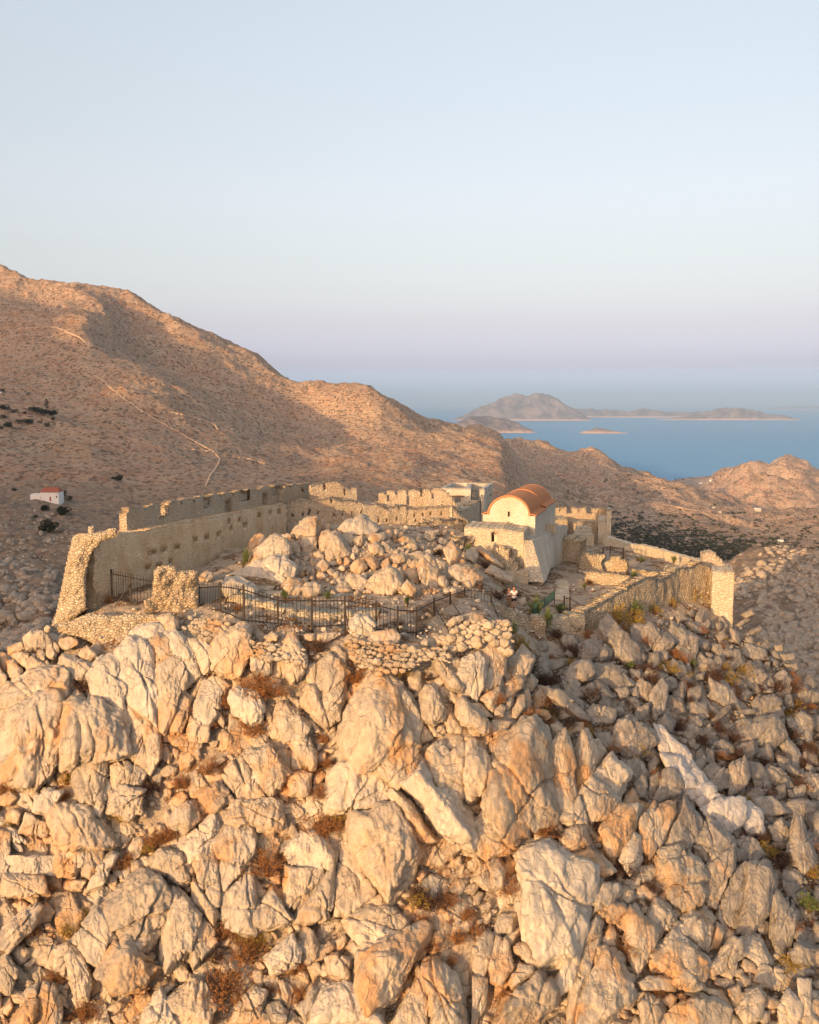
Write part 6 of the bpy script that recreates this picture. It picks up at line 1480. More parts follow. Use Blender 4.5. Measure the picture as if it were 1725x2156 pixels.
# ------------------------------------------------------------------ two visitors
def skin_obj(name, verts, edges, mat, parent=None, root_i=0, sub=2, sm=True):
    me = bpy.data.meshes.new(name); me.from_pydata([v[:3] for v in verts], edges, []); me.update()
    o = bpy.data.objects.new(name, me); COL.objects.link(o); me.materials.append(mat)
    md = o.modifiers.new('skin', 'SKIN'); md.use_smooth_shade = sm; md.branch_smoothing = .4
    for i, v in enumerate(verts):
        me.skin_vertices[0].data[i].radius = (v[3], v[4] if len(v) > 4 else v[3]); me.skin_vertices[0].data[i].use_root = (i == root_i)
    ss = o.modifiers.new('sub', 'SUBSURF'); ss.levels = sub; ss.render_levels = sub
    if parent: o.parent = parent
    return o
def person(loc, H, label, male, rz):
    s_ = H / 1.76
    V = []; E = []
    def v(x, y, z, r, r2=None): V.append((x * s_, y * s_, z * s_, r * s_, (r2 or r) * s_)); return len(V) - 1
    def e(*a):
        for i, j in zip(a[:-1], a[1:]): E.append((i, j))
    pel = v(0, 0, .95, .135, .10); wa = v(0, 0, 1.10, .12, .09); ch = v(0, 0, 1.32, .155, .105); nk0 = v(0, 0, 1.46, .075); nk = v(0, .0, 1.53, .05)
    hd = v(0, -.01, 1.60, .078, .085); hd2 = v(0, 0, 1.68, .082, .095); hd3 = v(0, .005, 1.735, .05)
    e(pel, wa, ch, nk0, nk, hd, hd2, hd3)
    for sg in (-1, 1):
        hip = v(sg * .095, 0, .88, .088); kn = v(sg * .11, -.01, .48, .058); cf = v(sg * .115, .01, .33, .055); an = v(sg * .12, .01, .08, .037); to = v(sg * .13, -.12, .035, .035, .03)
        e(pel, hip, kn, cf, an, to)
        sh = v(sg * .185, 0, 1.42, .062)
        e(ch, sh)
        if male:   # hands meet in front of the belly
            el = v(sg * .25, .02, 1.14, .043); wr = v(sg * .07, -.17, 1.10, .03); pa = v(sg * .035, -.20, 1.11, .036, .02); d = (-sg * .6, -.7, .1)
        elif sg < 0:
            el = v(sg * .23, .02, 1.14, .038); wr = v(sg * .25, -.02, .90, .026); pa = v(sg * .25, -.03, .83, .034, .018); d = (0, -.1, -1)
        else:
            el = v(sg * .22, .04, 1.15, .038); wr = v(sg * .16, -.08, .97, .026); pa = v(sg * .13, -.12, .92, .034, .018); d = (-.2, -.5, -.7)
        e(sh, el, wr, pa)
        px_, py_, pz_ = [c_ / s_ for c_ in V[pa][:3]]
        dn = Vector(d).normalized(); cr_ = dn.cross(Vector((0, 1, .2))).normalized()
        for k, ln in enumerate((.062, .072, .068, .052)):
            o_ = cr_ * ((k - 1.5) * .019)
            a1 = v(px_ + o_.x + dn.x * .03, py_ + o_.y + dn.y * .03, pz_ + o_.z + dn.z * .03, .009)
            a2 = v(px_ + o_.x + dn.x * (.03 + ln * .6), py_ + o_.y + dn.y * (.03 + ln * .6) - .006, pz_ + o_.z + dn.z * (.03 + ln * .6), .008)
            a3 = v(px_ + o_.x + dn.x * (.03 + ln), py_ + o_.y + dn.y * (.03 + ln) - .018, pz_ + o_.z + dn.z * (.03 + ln), .007)
            e(pa, a1, a2, a3)
        th1 = v(px_ - cr_.x * .035 + dn.x * .005, py_ - .012, pz_ - cr_.z * .035 + dn.z * .005, .010); th2 = v(px_ - cr_.x * .045 + dn.x * .035, py_ - .02, pz_ - cr_.z * .045 + dn.z * .035, .008)
        e(pa, th1, th2)
    nose = v(0, -.105, 1.635, .014); e(hd, nose)
    for sg in (-1, 1):
        ear = v(sg * .088, .01, 1.635, .014, .022); e(hd, ear)
    body = skin_obj('person', V, E, M['skin'])
    tag(body, label, 'person'); body.location = loc; body.rotation_euler.z = rz
    # face
    mb = MB()
    for sg in (-1, 1): mb.box((sg * .033 * s_, -.098 * s_, 1.655 * s_), (.022 * s_, .012 * s_, .010 * s_))
    def child(mbx, nm, mat):
        o = bpy.data.objects.new(nm, mesh_from(nm, np.array(mbx.v), mbx.f)); o.data.materials.append(mat); COL.objects.link(o); o.parent = body; return o
    child(mb, 'eyes', M['dark'])
    mb = MB(); mb.box((0, -.094 * s_, 1.592 * s_), (.045 * s_, .012 * s_, .010 * s_)); child(mb, 'mouth', M['lips'])
    # hair cap
    D, Fi = ico(4); m_ = D.copy(); V2 = m_ * np.array((.096, .112, .10)) * s_ + np.array((0, .012, 1.675)) * s_
    keepv = (D[:, 2] > -.05 + .55 * (-D[:, 1])) | ((D[:, 1] > .25) & (D[:, 2] > (-.75 if male else -1)))
    Fk = Fi[keepv[Fi].all(1)]; mbh = MB(); V2 = V2 * (1 + .0)
    o = bpy.data.objects.new('hair', mesh_from('hair', V2, Fk)); o.data.materials.append(M['hairm'] if male else M['hairf']); COL.objects.link(o); o.parent = body
    sol = o.modifiers.new('thick', 'SOLIDIFY'); sol.thickness = .012
    # clothing
    if male:
        V3 = [(0, 0, .80, .185, .14), (0, 0, 1.0, .165, .125), (0, 0, 1.2, .16, .12), (0, 0, 1.38, .17, .12), (0, 0, 1.47, .085), (-.19, 0, 1.43, .085), (-.245, .01, 1.24, .078), (.19, 0, 1.43, .085), (.245, .01, 1.24, .078)]
        E3 = [(0, 1), (1, 2), (2, 3), (3, 4), (3, 5), (5, 6), (3, 7), (7, 8)]
        skin_obj('t_shirt', [(a * s_, b2 * s_, c_ * s_, *[r * s_ for r in rr]) for a, b2, c_, *rr in V3], E3, M['shirt'], body, 2)
        V4 = [(0, 0, .92, .15, .12), (-.10, 0, .82, .105), (-.115, 0, .58, .10), (.10, 0, .82, .105), (.115, 0, .58, .10)]
        skin_obj('shorts', [(a * s_, b2 * s_, c_ * s_, *[r * s_ for r in rr]) for a, b2, c_, *rr in V4], [(0, 1), (1, 2), (0, 3), (3, 4)], M['black'], body, 0)
        for sg in (-1, 1):
            V5 = [(sg * .12, .03, .09, .045), (sg * .12, .03, .04, .045), (sg * .135, -.14, .035, .045, .035)]
            skin_obj('shoe', [(a * s_, b2 * s_, c_ * s_, *[r * s_ for r in rr]) for a, b2, c_, *rr in V5], [(0, 1), (1, 2)], M['shirt'], body, 1)
        mb = MB(); mb.box((0, -.255 * s_, 1.12 * s_), (.09, .03, .05)); 
    else:
        V3 = [(0, 0, 1.02, .145, .105), (0, 0, 1.15, .128, .098), (0, 0, 1.30, .15, .115), (0, 0, 1.38, .12, .09), (-.10, 0, 1.45, .035), (.10, 0, 1.45, .035)]
        skin_obj('tank_top', [(a * s_, b2 * s_, c_ * s_, *[r * s_ for r in rr]) for a, b2, c_, *rr in V3], [(0, 1), (1, 2), (2, 3), (3, 4), (3, 5)], M['shirt'], body, 1)
        V4 = [(0, 0, .97, .145, .115), (-.10, 0, .84, .105), (-.115, 0, .48, .09), (-.125, .01, .14, .085), (.10, 0, .84, .105), (.115, 0, .48, .09), (.125, .01, .14, .085)]
        skin_obj('trousers', [(a * s_, b2 * s_, c_ * s_, *[r * s_ for r in rr]) for a, b2, c_, *rr in V4], [(0, 1), (1, 2), (2, 3), (0, 4), (4, 5), (5, 6)], M['trouser'], body, 0)
        V5 = [(0, .0, 1.03, .15, .12), (0, 0, .99, .15, .12)]
        mb = MB(); mb.tube([((.155 * math.cos(a)) * s_, (.125 * math.sin(a)) * s_, 1.01 * s_) for a in np.linspace(0, 2 * math.pi, 14)], .018, 5); child(mb, 'belt', M['black'])
    return body
for k_, c_ in (('skin', (.55, .26, .15)), ('lips', (.40, .14, .10)), ('hairm', (.08, .04, .02)), ('hairf', (.03, .02, .015)), ('shirt', (.80, .78, .76)), ('black', (.015, .015, .018)), ('trouser', (.30, .19, .13))):
    M[k_] = simple('cloth_' + k_ if k_ in ('shirt', 'black', 'trouser') else k_, c_, .8, .2, .05)
Ym = hit1(1082, 1281) - .25; print('PEOPLE', Ym); pm = P(1082, 1282, Ym); pw = P(1071.5, 1280, Ym + .1)
person(tuple(pm), 48.5 * Ym / F, 'man in loose white T-shirt and black shorts, hands together in front', True, .15)
person(tuple(pw), 44.0 * Ym / F, 'woman in white tank top and brown trousers left of the man', False, .1)
_cam_p = P(1072.2, 1255, Ym - .1)
root = empty('camera', tuple(_cam_p), 'small black camera hanging at the waist of the woman', 'camera')
root.name = 'handheld_camera'
mb = MB(); mb.box(_cam_p + (0, 0, 0), (.14, .05, .09)); mb.build('camera_body', M['black'], root)
mb = MB(); mb.tube([_cam_p + (0, -.02, 0), _cam_p + (0, -.09, 0)], .034, 10); mb.build('lens', M['black'], root)
mb = MB(); mb.tube([_cam_p + (-.06, 0, .04), _cam_p + (-.03, .0, .28), _cam_p + (-.02, .08, .46)], .006, 4); mb.tube([_cam_p + (.06, 0, .04), _cam_p + (.07, .0, .28), _cam_p + (.06, .08, .46)], .006, 4); mb.build('strap', M['black'], root)
# stone they stand on
tag(blob_wall('flat_ledge', [(1058, 1284), (1075, 1283), (1100, 1285), (1102, 1290), (1086, 1294), (1060, 1292)], Ym - .2, 0, 1.4, 1.2, M['ashlar'], 77, .05), 'flat stone ledge under the feet of the visitors', 'ledge')

# ------------------------------------------------------------------ bushes
def bush_mesh(seed, leaves, twigs, leafsize, tall=1.0, dome=True, twr=.010):
    rng = random.Random(seed); tw = MB(); lf = MB()
    tips = []
    for k in range(twigs):
        a = rng.uniform(0, 6.28); el = rng.uniform(.15, 1.0) if dome else rng.uniform(.7, 1.25)
        L = rng.uniform(.45, 1.0); d = Vector((math.cos(a) * math.cos(el * 1.3), math.sin(a) * math.cos(el * 1.3), math.sin(el * 1.3)))
        p0 = Vector((rng.uniform(-.08, .08), rng.uniform(-.08, .08), -.1)); p1 = p0 + d * L * .5 + Vector((rng.uniform(-.1, .1), rng.uniform(-.1, .1), .06)); p2 = p0 + d * L + Vector((rng.uniform(-.14, .14), rng.uniform(-.14, .14), rng.uniform(-.05, .08)))
        for q_ in (p1, p2): q_.z *= tall
        tw.tube([p0, p1, p2], [twr * 1.4, twr, twr * .3], 3, False); tips += [(p1, p2)]
        for j in range(3):
            t_ = rng.uniform(.2, 1); q_ = p1.lerp(p2, t_); r_ = q_ + Vector((rng.uniform(-.2, .2), rng.uniform(-.2, .2), rng.uniform(-.02, .2)))
            tw.tube([q_, r_], [twr * .6, twr * .2], 3, False); tips.append((q_, r_))
    for k in range(leaves):
        a, b_ = rng.choice(tips); q_ = a.lerp(b_, rng.uniform(.1, 1.1)) + Vector([rng.gauss(0, .035) for _ in range(3)])
        u = Vector([rng.gauss(0, 1) for _ in range(3)]).normalized(); w_ = u.cross(Vector([rng.gauss(0, 1) for _ in range(3)])).normalized()
        s_ = leafsize * rng.uniform(.6, 1.4)
        lf.add([q_ - u * s_, q_ + w_ * s_ * .45, q_ + u * s_, q_ - w_ * s_ * .45], [(0, 1, 2, 3)])
    return tw, lf
PRO = {}
def mkproto(key, seed, leaves, twigs, ls, mat, tall=1.0, dome=True, twm='twig'):
    tw, lf = bush_mesh(seed, leaves, twigs, ls, tall, dome)
    ms = []
    for nm, b_, mt in (('twigs', tw, M[twm]), ('leaves', lf, mat)):
        me = mesh_from(nm, np.array(b_.v), b_.f); me.materials.append(mt); ms.append((nm, me))
    PRO.setdefault(key, []).append(ms)
for sd in (1, 2, 3): mkproto('rust', sd, 1100, 90, .030, M['leafdry'])
for sd in (4, 5, 6): mkproto('brown', sd, 1500, 90, .030, M['leafbrown'], 1, True, 'leafbrown')
for sd in (7, 8): mkproto('olive', sd, 1300, 50, .032, M['leafyellow'])
for sd in (9, 10): mkproto('green', sd, 1300, 40, .045, M['leafgreen'], 1.2, False, 'bark')
for sd in (11, 12): mkproto('darkgreen', sd, 1600, 30, .06, M['leafdark'], 1.0, True, 'bark')
BU = []
def addb(cid, lst, kind, size):
    if cid: x0, y0_, sc = CR[cid]
    else: x0, y0_, sc = 0, 0, 1
    for a in lst:
        w_ = a[2] if len(a) > 2 else size
        BU.append((x0 + a[0] * sc, y0_ + a[1] * sc, w_ * sc, kind, a[3] if len(a) > 3 else 1.0))
addb(4, [(1500, 400, 240), (1330, 490, 120), (1230, 880, 150), (1500, 660, 130), (1240, 620, 80), (40, 1000, 160), (1000, 1260, 120), (1710, 960, 150), (1450, 610, 110), (1110, 520, 70), (1060, 960, 110), (900, 1290, 120), (1390, 560, 60)], 'rust', 100)
addb(4, [(880, 990, 130), (500, 400, 150), (560, 230, 70), (220, 175, 110), (295, 135, 70), (590, 1090, 90), (330, 1050, 90)], 'brown', 100)
addb(4, [(390, 940, 110), (720, 1160, 130), (750, 490, 80), (1320, 305, 100), (60, 1190, 90)], 'olive', 100)
addb(5, [(60, 520, 200), (540, 440, 120), (300, 980, 130), (330, 1110, 130), (1310, 1210, 140), (1500, 370, 120), (1560, 670, 130), (1650, 580, 110), (410, 1310, 150), (420, 1200, 80), (370, 930, 100)], 'rust', 100)
addb(5, [(330, 260, 130), (1690, 460, 120), (1560, 330, 120), (970, 430, 80), (1450, 980, 90), (1340, 980, 70)], 'brown', 100)
addb(5, [(810, 400, 120), (1145, 830, 55), (520, 240, 80), (1500, 350, 100)], 'olive', 100)
addb(6, [(700, 220, 90), (910, 320, 110), (1030, 160, 90), (510, 850, 100), (60, 670, 100), (100, 1330, 130), (1150, 240, 60), (870, 290, 70), (1300, 380, 60), (1670, 600, 70), (480, 900, 80)], 'rust', 100)
addb(6, [(30, 390, 140), (120, 460, 120), (280, 280, 120), (390, 540, 130), (720, 390, 110), (740, 460, 90), (1220, 510, 110), (1090, 450, 110), (1240, 880, 110), (1150, 750, 90), (900, 720, 110), (1080, 650, 80), (1190, 980, 110), (1410, 1120, 110), (1550, 630, 90), (1480, 490, 110), (690, 1190, 80), (580, 1290, 90), (1230, 1190, 70), (1190, 1250, 60), (800, 560, 70), (300, 150, 120), (190, 180, 90), (1380, 500, 60), (860, 200, 100), (1030, 800, 120), (1500, 900, 80), (1290, 1010, 60), (1630, 930, 90), (660, 310, 60), (960, 560, 70), (330, 380, 60)], 'brown', 100)
addb(6, [(850, 390, 130), (1170, 370, 80), (660, 870, 150), (540, 110, 170, 1.3), (1680, 860, 110), (400, 1090, 110), (370, 740, 80)], 'olive', 100)
addb(6, [(650, 80, 110, 1.3), (990, 360, 70), (620, 380, 80), (770, 620, 80), (70, 90, 120, 1.6)], 'green', 100)
addb(7, [(1090, 320, 170), (1310, 160, 130), (900, 580, 120), (1000, 660, 150), (1200, 720, 100), (900, 800, 200), (230, 750, 90), (350, 900, 110), (500, 300, 90), (660, 190, 90), (1220, 830, 100), (980, 850, 100), (1640, 740, 80), (240, 25, 90), (520, 260, 60), (200, 400, 70)], 'rust', 100)
addb(7, [(1150, 270, 90), (870, 680, 100), (1410, 650, 70), (60, 430, 80), (800, 820, 80)], 'brown', 100)
addb(7, [(1700, 450, 110), (280, 570, 90), (1500, 490, 70), (1050, 600, 90), (340, 490, 60)], 'olive', 100)
addb(8, [(600, 160, 110), (460, 390, 110), (220, 450, 110), (330, 570, 90), (150, 620, 90), (380, 70, 90), (950, 660, 100, 1.4), (240, 690, 60), (1060, 810, 60), (640, 70, 80), (300, 500, 80), (260, 600, 90), (120, 520, 80)], 'rust', 100)
addb(8, [(150, 460, 130), (940, 330, 130), (1360, 150, 40), (1640, 270, 90), (1420, 180, 70), (100, 410, 80), (660, 180, 90), (1010, 280, 80), (1560, 250, 70), (890, 330, 60)], 'brown', 100)
addb(8, [(1600, 700, 110), (1120, 420, 40)], 'olive', 100)
addb(8, [(1680, 480, 110)], 'green', 100)
addb(0, [(512, 1200, 26, 2.3), (1260, 1224, 22), (1231, 1240, 16), (1351, 1186, 18), (1419, 1186, 16, 1.3), (1335, 1220, 20, 1.2), (1285, 1199, 18), (1187, 1130, 14, 1.2), (1063, 1177, 18, 1.2), (1147, 1190, 12, 1.3), (1129, 1220, 20), (1141, 1335, 34, 2.2), (1180, 1290, 34, .8), (985, 1170, 20, 1.7), (858, 1276, 18, 1.6), (600, 1262, 26, 1.0), (690, 1262, 22, 1.0), (800, 1160, 30, .5), (1075, 1340, 26, 1.6)], 'green', 20)
addb(0, [(1291, 1340, 48, 1.1), (1343, 1322, 34, 2.0), (1455, 1260, 44, 1.4), (1491, 1254, 32, 1.2), (1379, 1290, 28, 1.2), (1095, 1368, 40, 1.6), (1415, 1275, 24, 1.4), (820, 1150, 14, .6)], 'olive', 30)
addb(0, [(1239, 1344, 30), (1310, 1330, 22), (1500, 1262, 22), (230, 1270, 24, 1.8), (500, 1285, 24), (1475, 1250, 20, 1.4)], 'rust', 30)
addb(0, [(922, 1168, 26), (1020, 1195, 26), (600, 1150, 26, 1.2), (1048, 1260, 34), (1064, 1250, 16, 1.3), (720, 1108, 12, .7), (770, 1112, 22, .6), (1105, 1222, 20), (1010, 1240, 20), (1330, 1240, 22), (1065, 1190, 18), (1240, 1230, 18), (840, 1318, 30, .8), (1090, 1255, 16), (965, 1300, 20, .7), (1310, 1180, 16), (1345, 1182, 14)], 'brown', 20)
rb = random.Random(77)
for _ in range(120):
    px = rb.uniform(1110, 1720); py = rb.uniform(edge_y(px) + 12, min(2150, edge_y(px) + 620))
    BU.append((px, py, rb.choice((20, 26, 30, 36, 44)), rb.choice(('brown', 'brown', 'brown', 'rust', 'olive')), rb.uniform(.8, 1.3)))
for _ in range(70):
    px = rb.uniform(0, 1200); py = rb.uniform(1450, 2150)
    if earthy(px, py) < .1 and rb.random() < .5: continue
    BU.append((px, py, rb.choice((16, 22, 28, 36)), rb.choice(('rust', 'brown', 'olive')), 1.0))
names = {'rust': 'rust-coloured dry', 'brown': 'dark brown', 'olive': 'yellowing', 'green': 'leafy green', 'darkgreen': 'dark evergreen'}
bl = {}
for px, py, w_, kind, asp in BU:
    Y = hit1(px, min(py, 2250))
    c = P(px, py, Y - .10); s_ = w_ * Y / F * .80
    b0 = [(0, 0)]
    pr = PRO[kind][RNG.randrange(len(PRO[kind]))]
    root = empty('bush', tuple(c)); root.scale = (s_ * RNG.uniform(.9, 1.1), s_ * RNG.uniform(.9, 1.1), s_ * asp * .95); root.rotation_euler = (RNG.uniform(-.1, .3), 0, RNG.uniform(0, 6.28))
    for nm, me in pr:
        o = bpy.data.objects.new(nm, me); COL.objects.link(o); o.parent = root
    _, zone = describe(np.array([(px - 1, py - 1), (px + 1, py - 1), (px, py + 2)]), 'x', px, py, 10)
    sz = 'big' if w_ > 50 else 'medium' if w_ > 32 else 'small'
    bl.setdefault(f'{sz} {names[kind]} bush {zone}', []).append((px, root, kind))
for base, lst in bl.items():
    lst.sort(key=lambda q_: q_[0])
    for j, (px, o, kind) in enumerate(lst):
        lab = base
        if len(lst) > 1: lab += ', leftmost' if j == 0 else (', rightmost' if j == len(lst) - 1 else f', {nth(j)} from left')
        if len(lab.split()) > 16: lab = lab.replace('the ', '')
        tag(o, lab, 'bush', 'wild bushes between the rocks')

# ------------------------------------------------------------------ things in the valley
def far_tree(px, py, wpx, hpx, label, kind='shrub', group='dark shrubs around the white church', name='shrub_tree'):
    c = fhit(px, py)
    if c is None: return
    s_ = c[1] / F; w_ = wpx * s_ / 2; h_ = hpx * s_; rng = random.Random(int(px * 7 + py))
    root = empty(name, tuple(c), label, 'tree', group)
    mb = MB(); mb.tube([c - (0, 0, .5), c + (0, 0, h_ * .5)], [max(.15, w_ * .08), max(.08, w_ * .04)], 6); mb.build('trunk', M['bark'], root)
    lf = MB()
    blobs = [(rng.uniform(-.6, .6), rng.uniform(-.6, .6), rng.uniform(.25, .75), rng.uniform(.3, .55)) for _ in range(9)]
    for k in range(900 if wpx > 18 else 350):
        if kind == 'cypress':
            t_ = rng.uniform(0, 1); r_ = w_ * (math.sin(math.pi * min(1, t_ * .92 + .06)) ** .6); a = rng.uniform(0, 6.28); rr = r_ * rng.uniform(.5, 1)
            q_ = c + np.array((rr * math.cos(a), rr * math.sin(a), h_ * (.08 + .92 * t_)))
        else:
            b_ = rng.choice(blobs); u = Vector([rng.gauss(0, 1) for _ in range(3)]).normalized() * b_[3] * rng.uniform(.7, 1.05)
            q_ = c + np.array(((b_[0] + u.x) * w_, (b_[1] + u.y) * w_, max(.0, (b_[2] + u.z * .6)) * h_))
        ls = w_ * .09 if kind != 'cypress' else w_ * .2
        u = Vector([rng.gauss(0, 1) for _ in range(3)]).normalized(); v_ = u.cross(Vector([rng.gauss(0, 1) for _ in range(3)])).normalized()
        q_ = Vector(q_); lf.add([q_ - u * ls, q_ + v_ * ls * .7, q_ + u * ls, q_ - v_ * ls * .7], [(0, 1, 2, 3)])
    lf.build('crown', M['leafdark'], root)
far_tree(118, 1056, 7.5, 32, 'dark cypress in front of the white church', 'cypress', name='cypress_tree')
far_tree(99, 862, 8, 22, 'dark cypress among trees at the upper left', 'cypress', name='cypress_tree')
far_tree(104, 1121, 50, 30, 'big dark spreading shrub below the white church')
far_tree(131, 1084, 38, 20, 'dark green shrub just right below the church')
far_tree(95, 1076, 24, 14, 'brownish shrub directly below the church')
far_tree(148, 1055, 18, 12, 'dark shrub right of the white church')
far_tree(133, 1050, 20, 18, 'dark shrub touching the church back')
far_tree(30, 1034, 16, 9, 'small green shrub up left of the church')
far_tree(247, 1012, 26, 12, 'lone dark shrub on the slope right of church')
far_tree(75, 1092, 16, 9, 'small tan shrub between church and big shrub')
for k, (x, y, w_) in enumerate([(4, 822, 16), (12, 860, 24), (30, 866, 16), (72, 864, 22), (90, 872, 30), (112, 872, 26), (52, 868, 12), (40, 888, 18), (18, 895, 22), (60, 890, 22), (102, 895, 18), (85, 888, 12), (8, 878, 18), (0, 900, 16), (112, 882, 14)]):
    far_tree(x, y + 4, w_, w_ * .55, ['topmost dark tree of the upper left grove, at the frame edge', 'dark tree of the upper left grove just below its topmost tree', 'small dark tree in the upper row of the left grove', 'dark tree just left of the hillside cypress', 'wide dark tree directly under the hillside cypress', 'dark tree at the right end of the grove beside the cypress', 'tiny dark tree in the gap of the grove upper row', 'dark tree in the middle row of the left grove', 'dark tree low in the grove left of its middle', 'dark tree at the centre bottom of the grove', 'rightmost low tree of the left grove', 'small round tree below the cypress', 'dark tree on the frame edge in the middle row of the grove', 'lowest dark tree of the grove, on the frame edge', 'small tree at the far right of the grove middle row'][k], group='dark trees of the upper left grove')
# scrub of the valley floor: nobody could count it
rng = random.Random(9); lf = MB(); cnt = 0
tries = 0
dens = lambda px, py: math.exp(-((py - (1105 + (px - 1250) * .15 + 22)) / 38) ** 2) * .8 * (1 if px > 1330 else max(0, (px - 1230) / 100)) + .16 * (px > 1150) * (py > 1075) + .5 * math.exp(-((px - 1440) / 60) ** 2 - ((py - 1008) / 8) ** 2)
for _ in range(26000):
    px, py = rng.uniform(1150, 1760), rng.uniform(995, 1185)
    if noise(np.array([px / 22, py / 6, 0.5]), 5) * .55 + rng.uniform(-.35, .35) + dens(px, py) < .55: continue
    c = fhit(px, py)
    if c is None or c[1] < 500: continue
    if c[2] > -40: continue
    r = rng.uniform(.9, 2.6) * (c[1] / 1000) ** .5; cnt += 1
    c = c - (0, 0, r * .2)
    for k in range(14):
        u = Vector([rng.gauss(0, 1) for _ in range(3)]).normalized(); q_ = Vector(c) + Vector((u.x * r, u.y * r, abs(u.z) * r * .8)); s_ = r * .4
        v_ = Vector([rng.gauss(0, 1) for _ in range(3)]).normalized(); w_ = v_.cross(u).normalized()
        lf.add([q_ - v_ * s_, q_ + w_ * s_, q_ + v_ * s_, q_ - w_ * s_], [(0, 1, 2, 3)])
    if cnt > 3200: break
print('SCRUB', cnt)
tag(lf.build('valley_scrub', M['leafdark'], None), kind='stuff')

# loose rocks on the two nearer slopes
def slope_rocks(n, x0, x1, y0, y1, smin, smax, seed):
    rng = np.random.RandomState(seed); D, Fi = ico(2); Vs, Fs = [], []; m_ = 0; pro = []
    for k in range(10):
        N = rng.normal(size=(9, 3)); N /= np.linalg.norm(N, axis=1)[:, None]; O = rng.uniform(.6, 1.0, 9)
        q_ = np.maximum(D @ N.T, 0) / O; pro.append(D * np.minimum(1.3, 1 / ((q_ ** 14).sum(1) ** (1 / 14) + 1e-6))[:, None])
    for _ in range(n):
        ax_, ay_ = rng.uniform(x0, x1), rng.uniform(y0, y1)
        if rng.rand() > .35 + 1.2 * noise(np.array([ax_ / 90, ay_ / 40, seed + .5]), 3) + .5 * (1600 < ax_ < 1790 or 0 < ax_ < 120): continue
        c_ = fhit(ax_, ay_)
        if c_ is None or c_[1] > 430: continue
        s_ = smin * (smax / smin) ** (rng.rand() ** 2); a = rng.rand() * 6.28; R_ = np.array([[math.cos(a), -math.sin(a), 0], [math.sin(a), math.cos(a), 0], [0, 0, 1]])
        Vs.append((pro[rng.randint(10)] * np.array((rng.uniform(.8, 1.5), rng.uniform(.7, 1.1), rng.uniform(.5, 1.1))) * s_) @ R_.T + c_); Fs.append(Fi + m_); m_ += len(D)
    return np.concatenate(Vs), np.concatenate(Fs)
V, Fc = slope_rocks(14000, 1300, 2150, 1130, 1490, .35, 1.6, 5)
tag(obj('slope_rocks', V, Fc, M['rockgreyshade'], None, False, (100, 250, -60)), kind='stuff')
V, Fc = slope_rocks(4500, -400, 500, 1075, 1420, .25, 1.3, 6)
tag(obj('slope_rocks', V, Fc, M['rockgreyshade'], None, False, (-100, 250, -50)), kind='stuff')

# white church on the left
c = fhit(95, 1056); s_ = c[1] / F
root = empty('white_church', tuple(c), 'small whitewashed church with red tiled roof in the left valley', 'church')
def bx(name, x0, x1, z0, z1, y0_, y1_, mat, par=root):
    mb = MB(); mb.box((c[0] + (x0 + x1) / 2 * s_, c[1] + (y0_ + y1_) / 2, c[2] + (z0 + z1) / 2 * s_), ((x1 - x0) * s_, y1_ - y0_, (z1 - z0) * s_)); return mb.build(name, mat, par)
wn_ = bx('walls', -9, 29, -8, 20, 0, 6, M['white'])
bx('side_annex', -33, -9.2, -6, 15, 1, 5.5, M['white'])
bx('door', 10, 13, 1, 10, -.12, .05, M['redtile'], wn_); bx('window', -11.5, -9.5, 4, 10, .86, 1.05, M['dark']); bx('window', 24, 26, 8, 12, -.1, .05, M['dark'], wn_)
bx('gatepost', 6, 11, -12, -3, -4, -3.4, M['white'])
mb = MB(); x0, x1, z0, z1 = c[0] - 10 * s_, c[0] + 30 * s_, c[2] + 20.2 * s_, c[2] + 29 * s_
mb.add([(x0, c[1] - .4, z0), (x1, c[1] - .4, z0), (x1, c[1] + 6.4, z0), (x0, c[1] + 6.4, z0), (x0 + 1.2, c[1] + 3, z1), (x1 - 1.2, c[1] + 3, z1)], [(3, 2, 1, 0), (0, 1, 5, 4), (2, 3, 4, 5), (0, 4, 3), (1, 2, 5)])
mb.build('roof', M['redtile'], root)
for k, (px, py, w_, lab) in enumerate([(1476, 1019, 6, 'tiny white house by the shore in front of the sea'), (1497, 1013, 6, 'tiny white hut right of the shore house'), (1644, 1141, 9, 'small white building among trees on the valley floor'), (1595, 1076, 12, 'low round stone threshing ring on the sunny hill'), (1, 828, 6, 'white hut at the left edge above the grove'), (1503, 1070, 5, 'small pale house at the foot of the right hill'), (1516, 1080, 6, 'low tan house right of the pale house')]):
    c_ = fhit(px, py)
    if c_ is None: continue
    s_ = c_[1] / F; root = empty('hut', tuple(c_), lab, 'house')
    mb = MB(); mb.box(c_ + (0, 0, w_ * .2 * s_), (w_ * s_, w_ * s_ * .7, w_ * .55 * s_), .3); mb.build('walls', M['white'] if 'white' in lab else M['plaster'], root)
    mb = MB(); mb.box(c_ + (0, 0, w_ * .49 * s_), (w_ * s_ * 1.06, w_ * s_ * .76, w_ * .06 * s_), .3); mb.build('roof', M['white'], root)
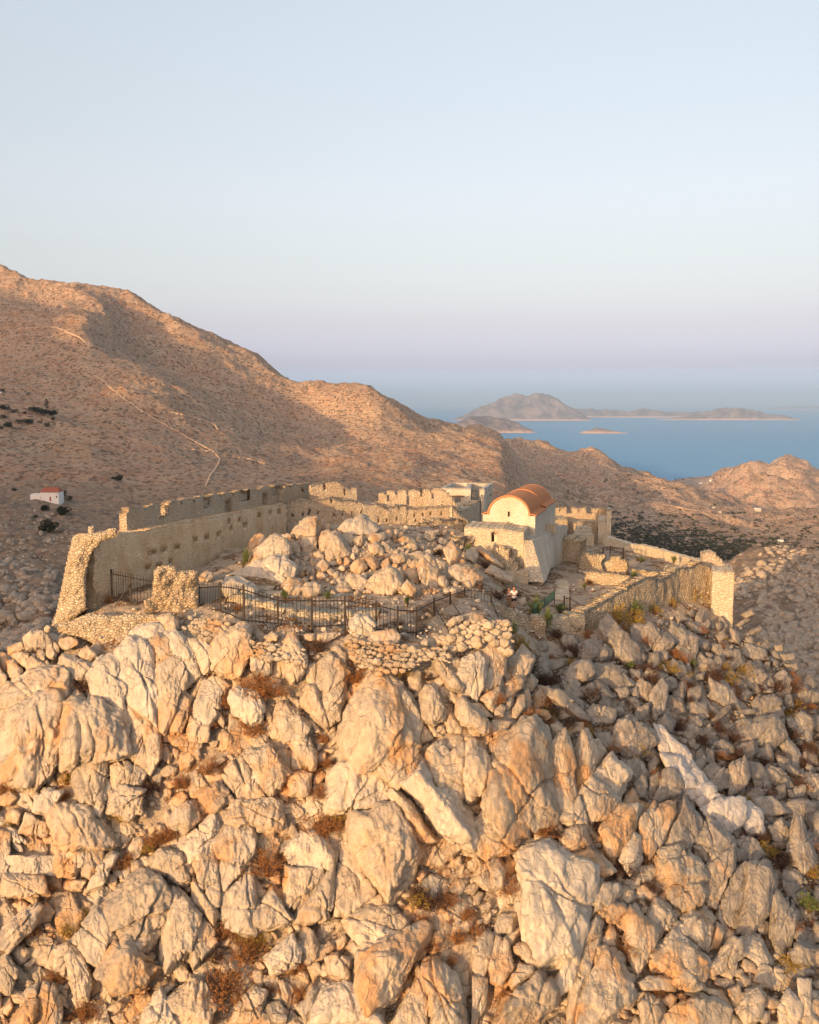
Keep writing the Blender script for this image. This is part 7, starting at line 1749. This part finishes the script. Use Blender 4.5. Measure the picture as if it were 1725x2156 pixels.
# dry stone field walls running over the hills
def field_wall(pts, label, wd=1.0, ht=.9):
    mb = MB(); P3 = []
    a = np.array(pts, float); d = np.r_[0, np.cumsum(np.hypot(*np.diff(a, axis=0).T))]; n = int(d[-1] / 4) + 2
    for t_ in np.linspace(0, d[-1], n):
        x, y = np.interp(t_, d, a[:, 0]), np.interp(t_, d, a[:, 1]); c_ = fhit(x, y)
        if c_ is not None and (not P3 or abs(c_[1] - P3[-1][1]) < 90): P3.append(c_)
    for p0, p1 in zip(P3[:-1], P3[1:]):
        u = (p1 - p0)[:2]; L = np.hypot(*u) + 1e-6; nn = np.array((-u[1], u[0])) / L * wd * random.uniform(.35, .6); h_ = ht * random.uniform(.7, 1.2)
        V = []
        for p_ in (p0, p1):
            for sg in (-1, 1):
                for z in (-1.5, h_): V.append((p_[0] + sg * nn[0], p_[1] + sg * nn[1], p_[2] + z))
        mb.add(V, [(0, 1, 3, 2), (4, 6, 7, 5), (1, 5, 7, 3), (0, 4, 5, 1), (2, 3, 7, 6)])
    tag(mb.build('field_wall', M['fieldstone']), label, 'wall', None)
field_wall([(170, 772), (215, 800), (250, 832), (320, 880), (372, 908), (420, 936), (450, 952), (464, 968), (456, 985), (442, 1004), (434, 1024)], 'long dry stone wall winding down the sunlit hillside')
field_wall([(352, 868), (385, 874), (425, 885), (452, 895), (458, 905)], 'short curved field wall right of the long one', 1.2, 1)
field_wall([(340, 945), (395, 946), (450, 951)], 'level terrace wall meeting the long wall', .8, .8)
field_wall([(465, 962), (520, 966), (560, 978)], 'field wall leaving the long wall to the right', 1.2, 1)
field_wall([(1275, 1052), (1291, 1034), (1335, 1012), (1367, 1016), (1395, 1030), (1411, 1058)], 'looping field wall over the right-hand ridge', 1.3, 1.0)
field_wall([(1395, 1062), (1435, 1070), (1475, 1078), (1520, 1098)], 'thin field wall on the lit lower spur', 1.2, 1.0)
field_wall([(40, 692), (120, 690), (170, 712), (180, 722)], 'pale track wall above the sunlit cliff', 1.2, 1.0)
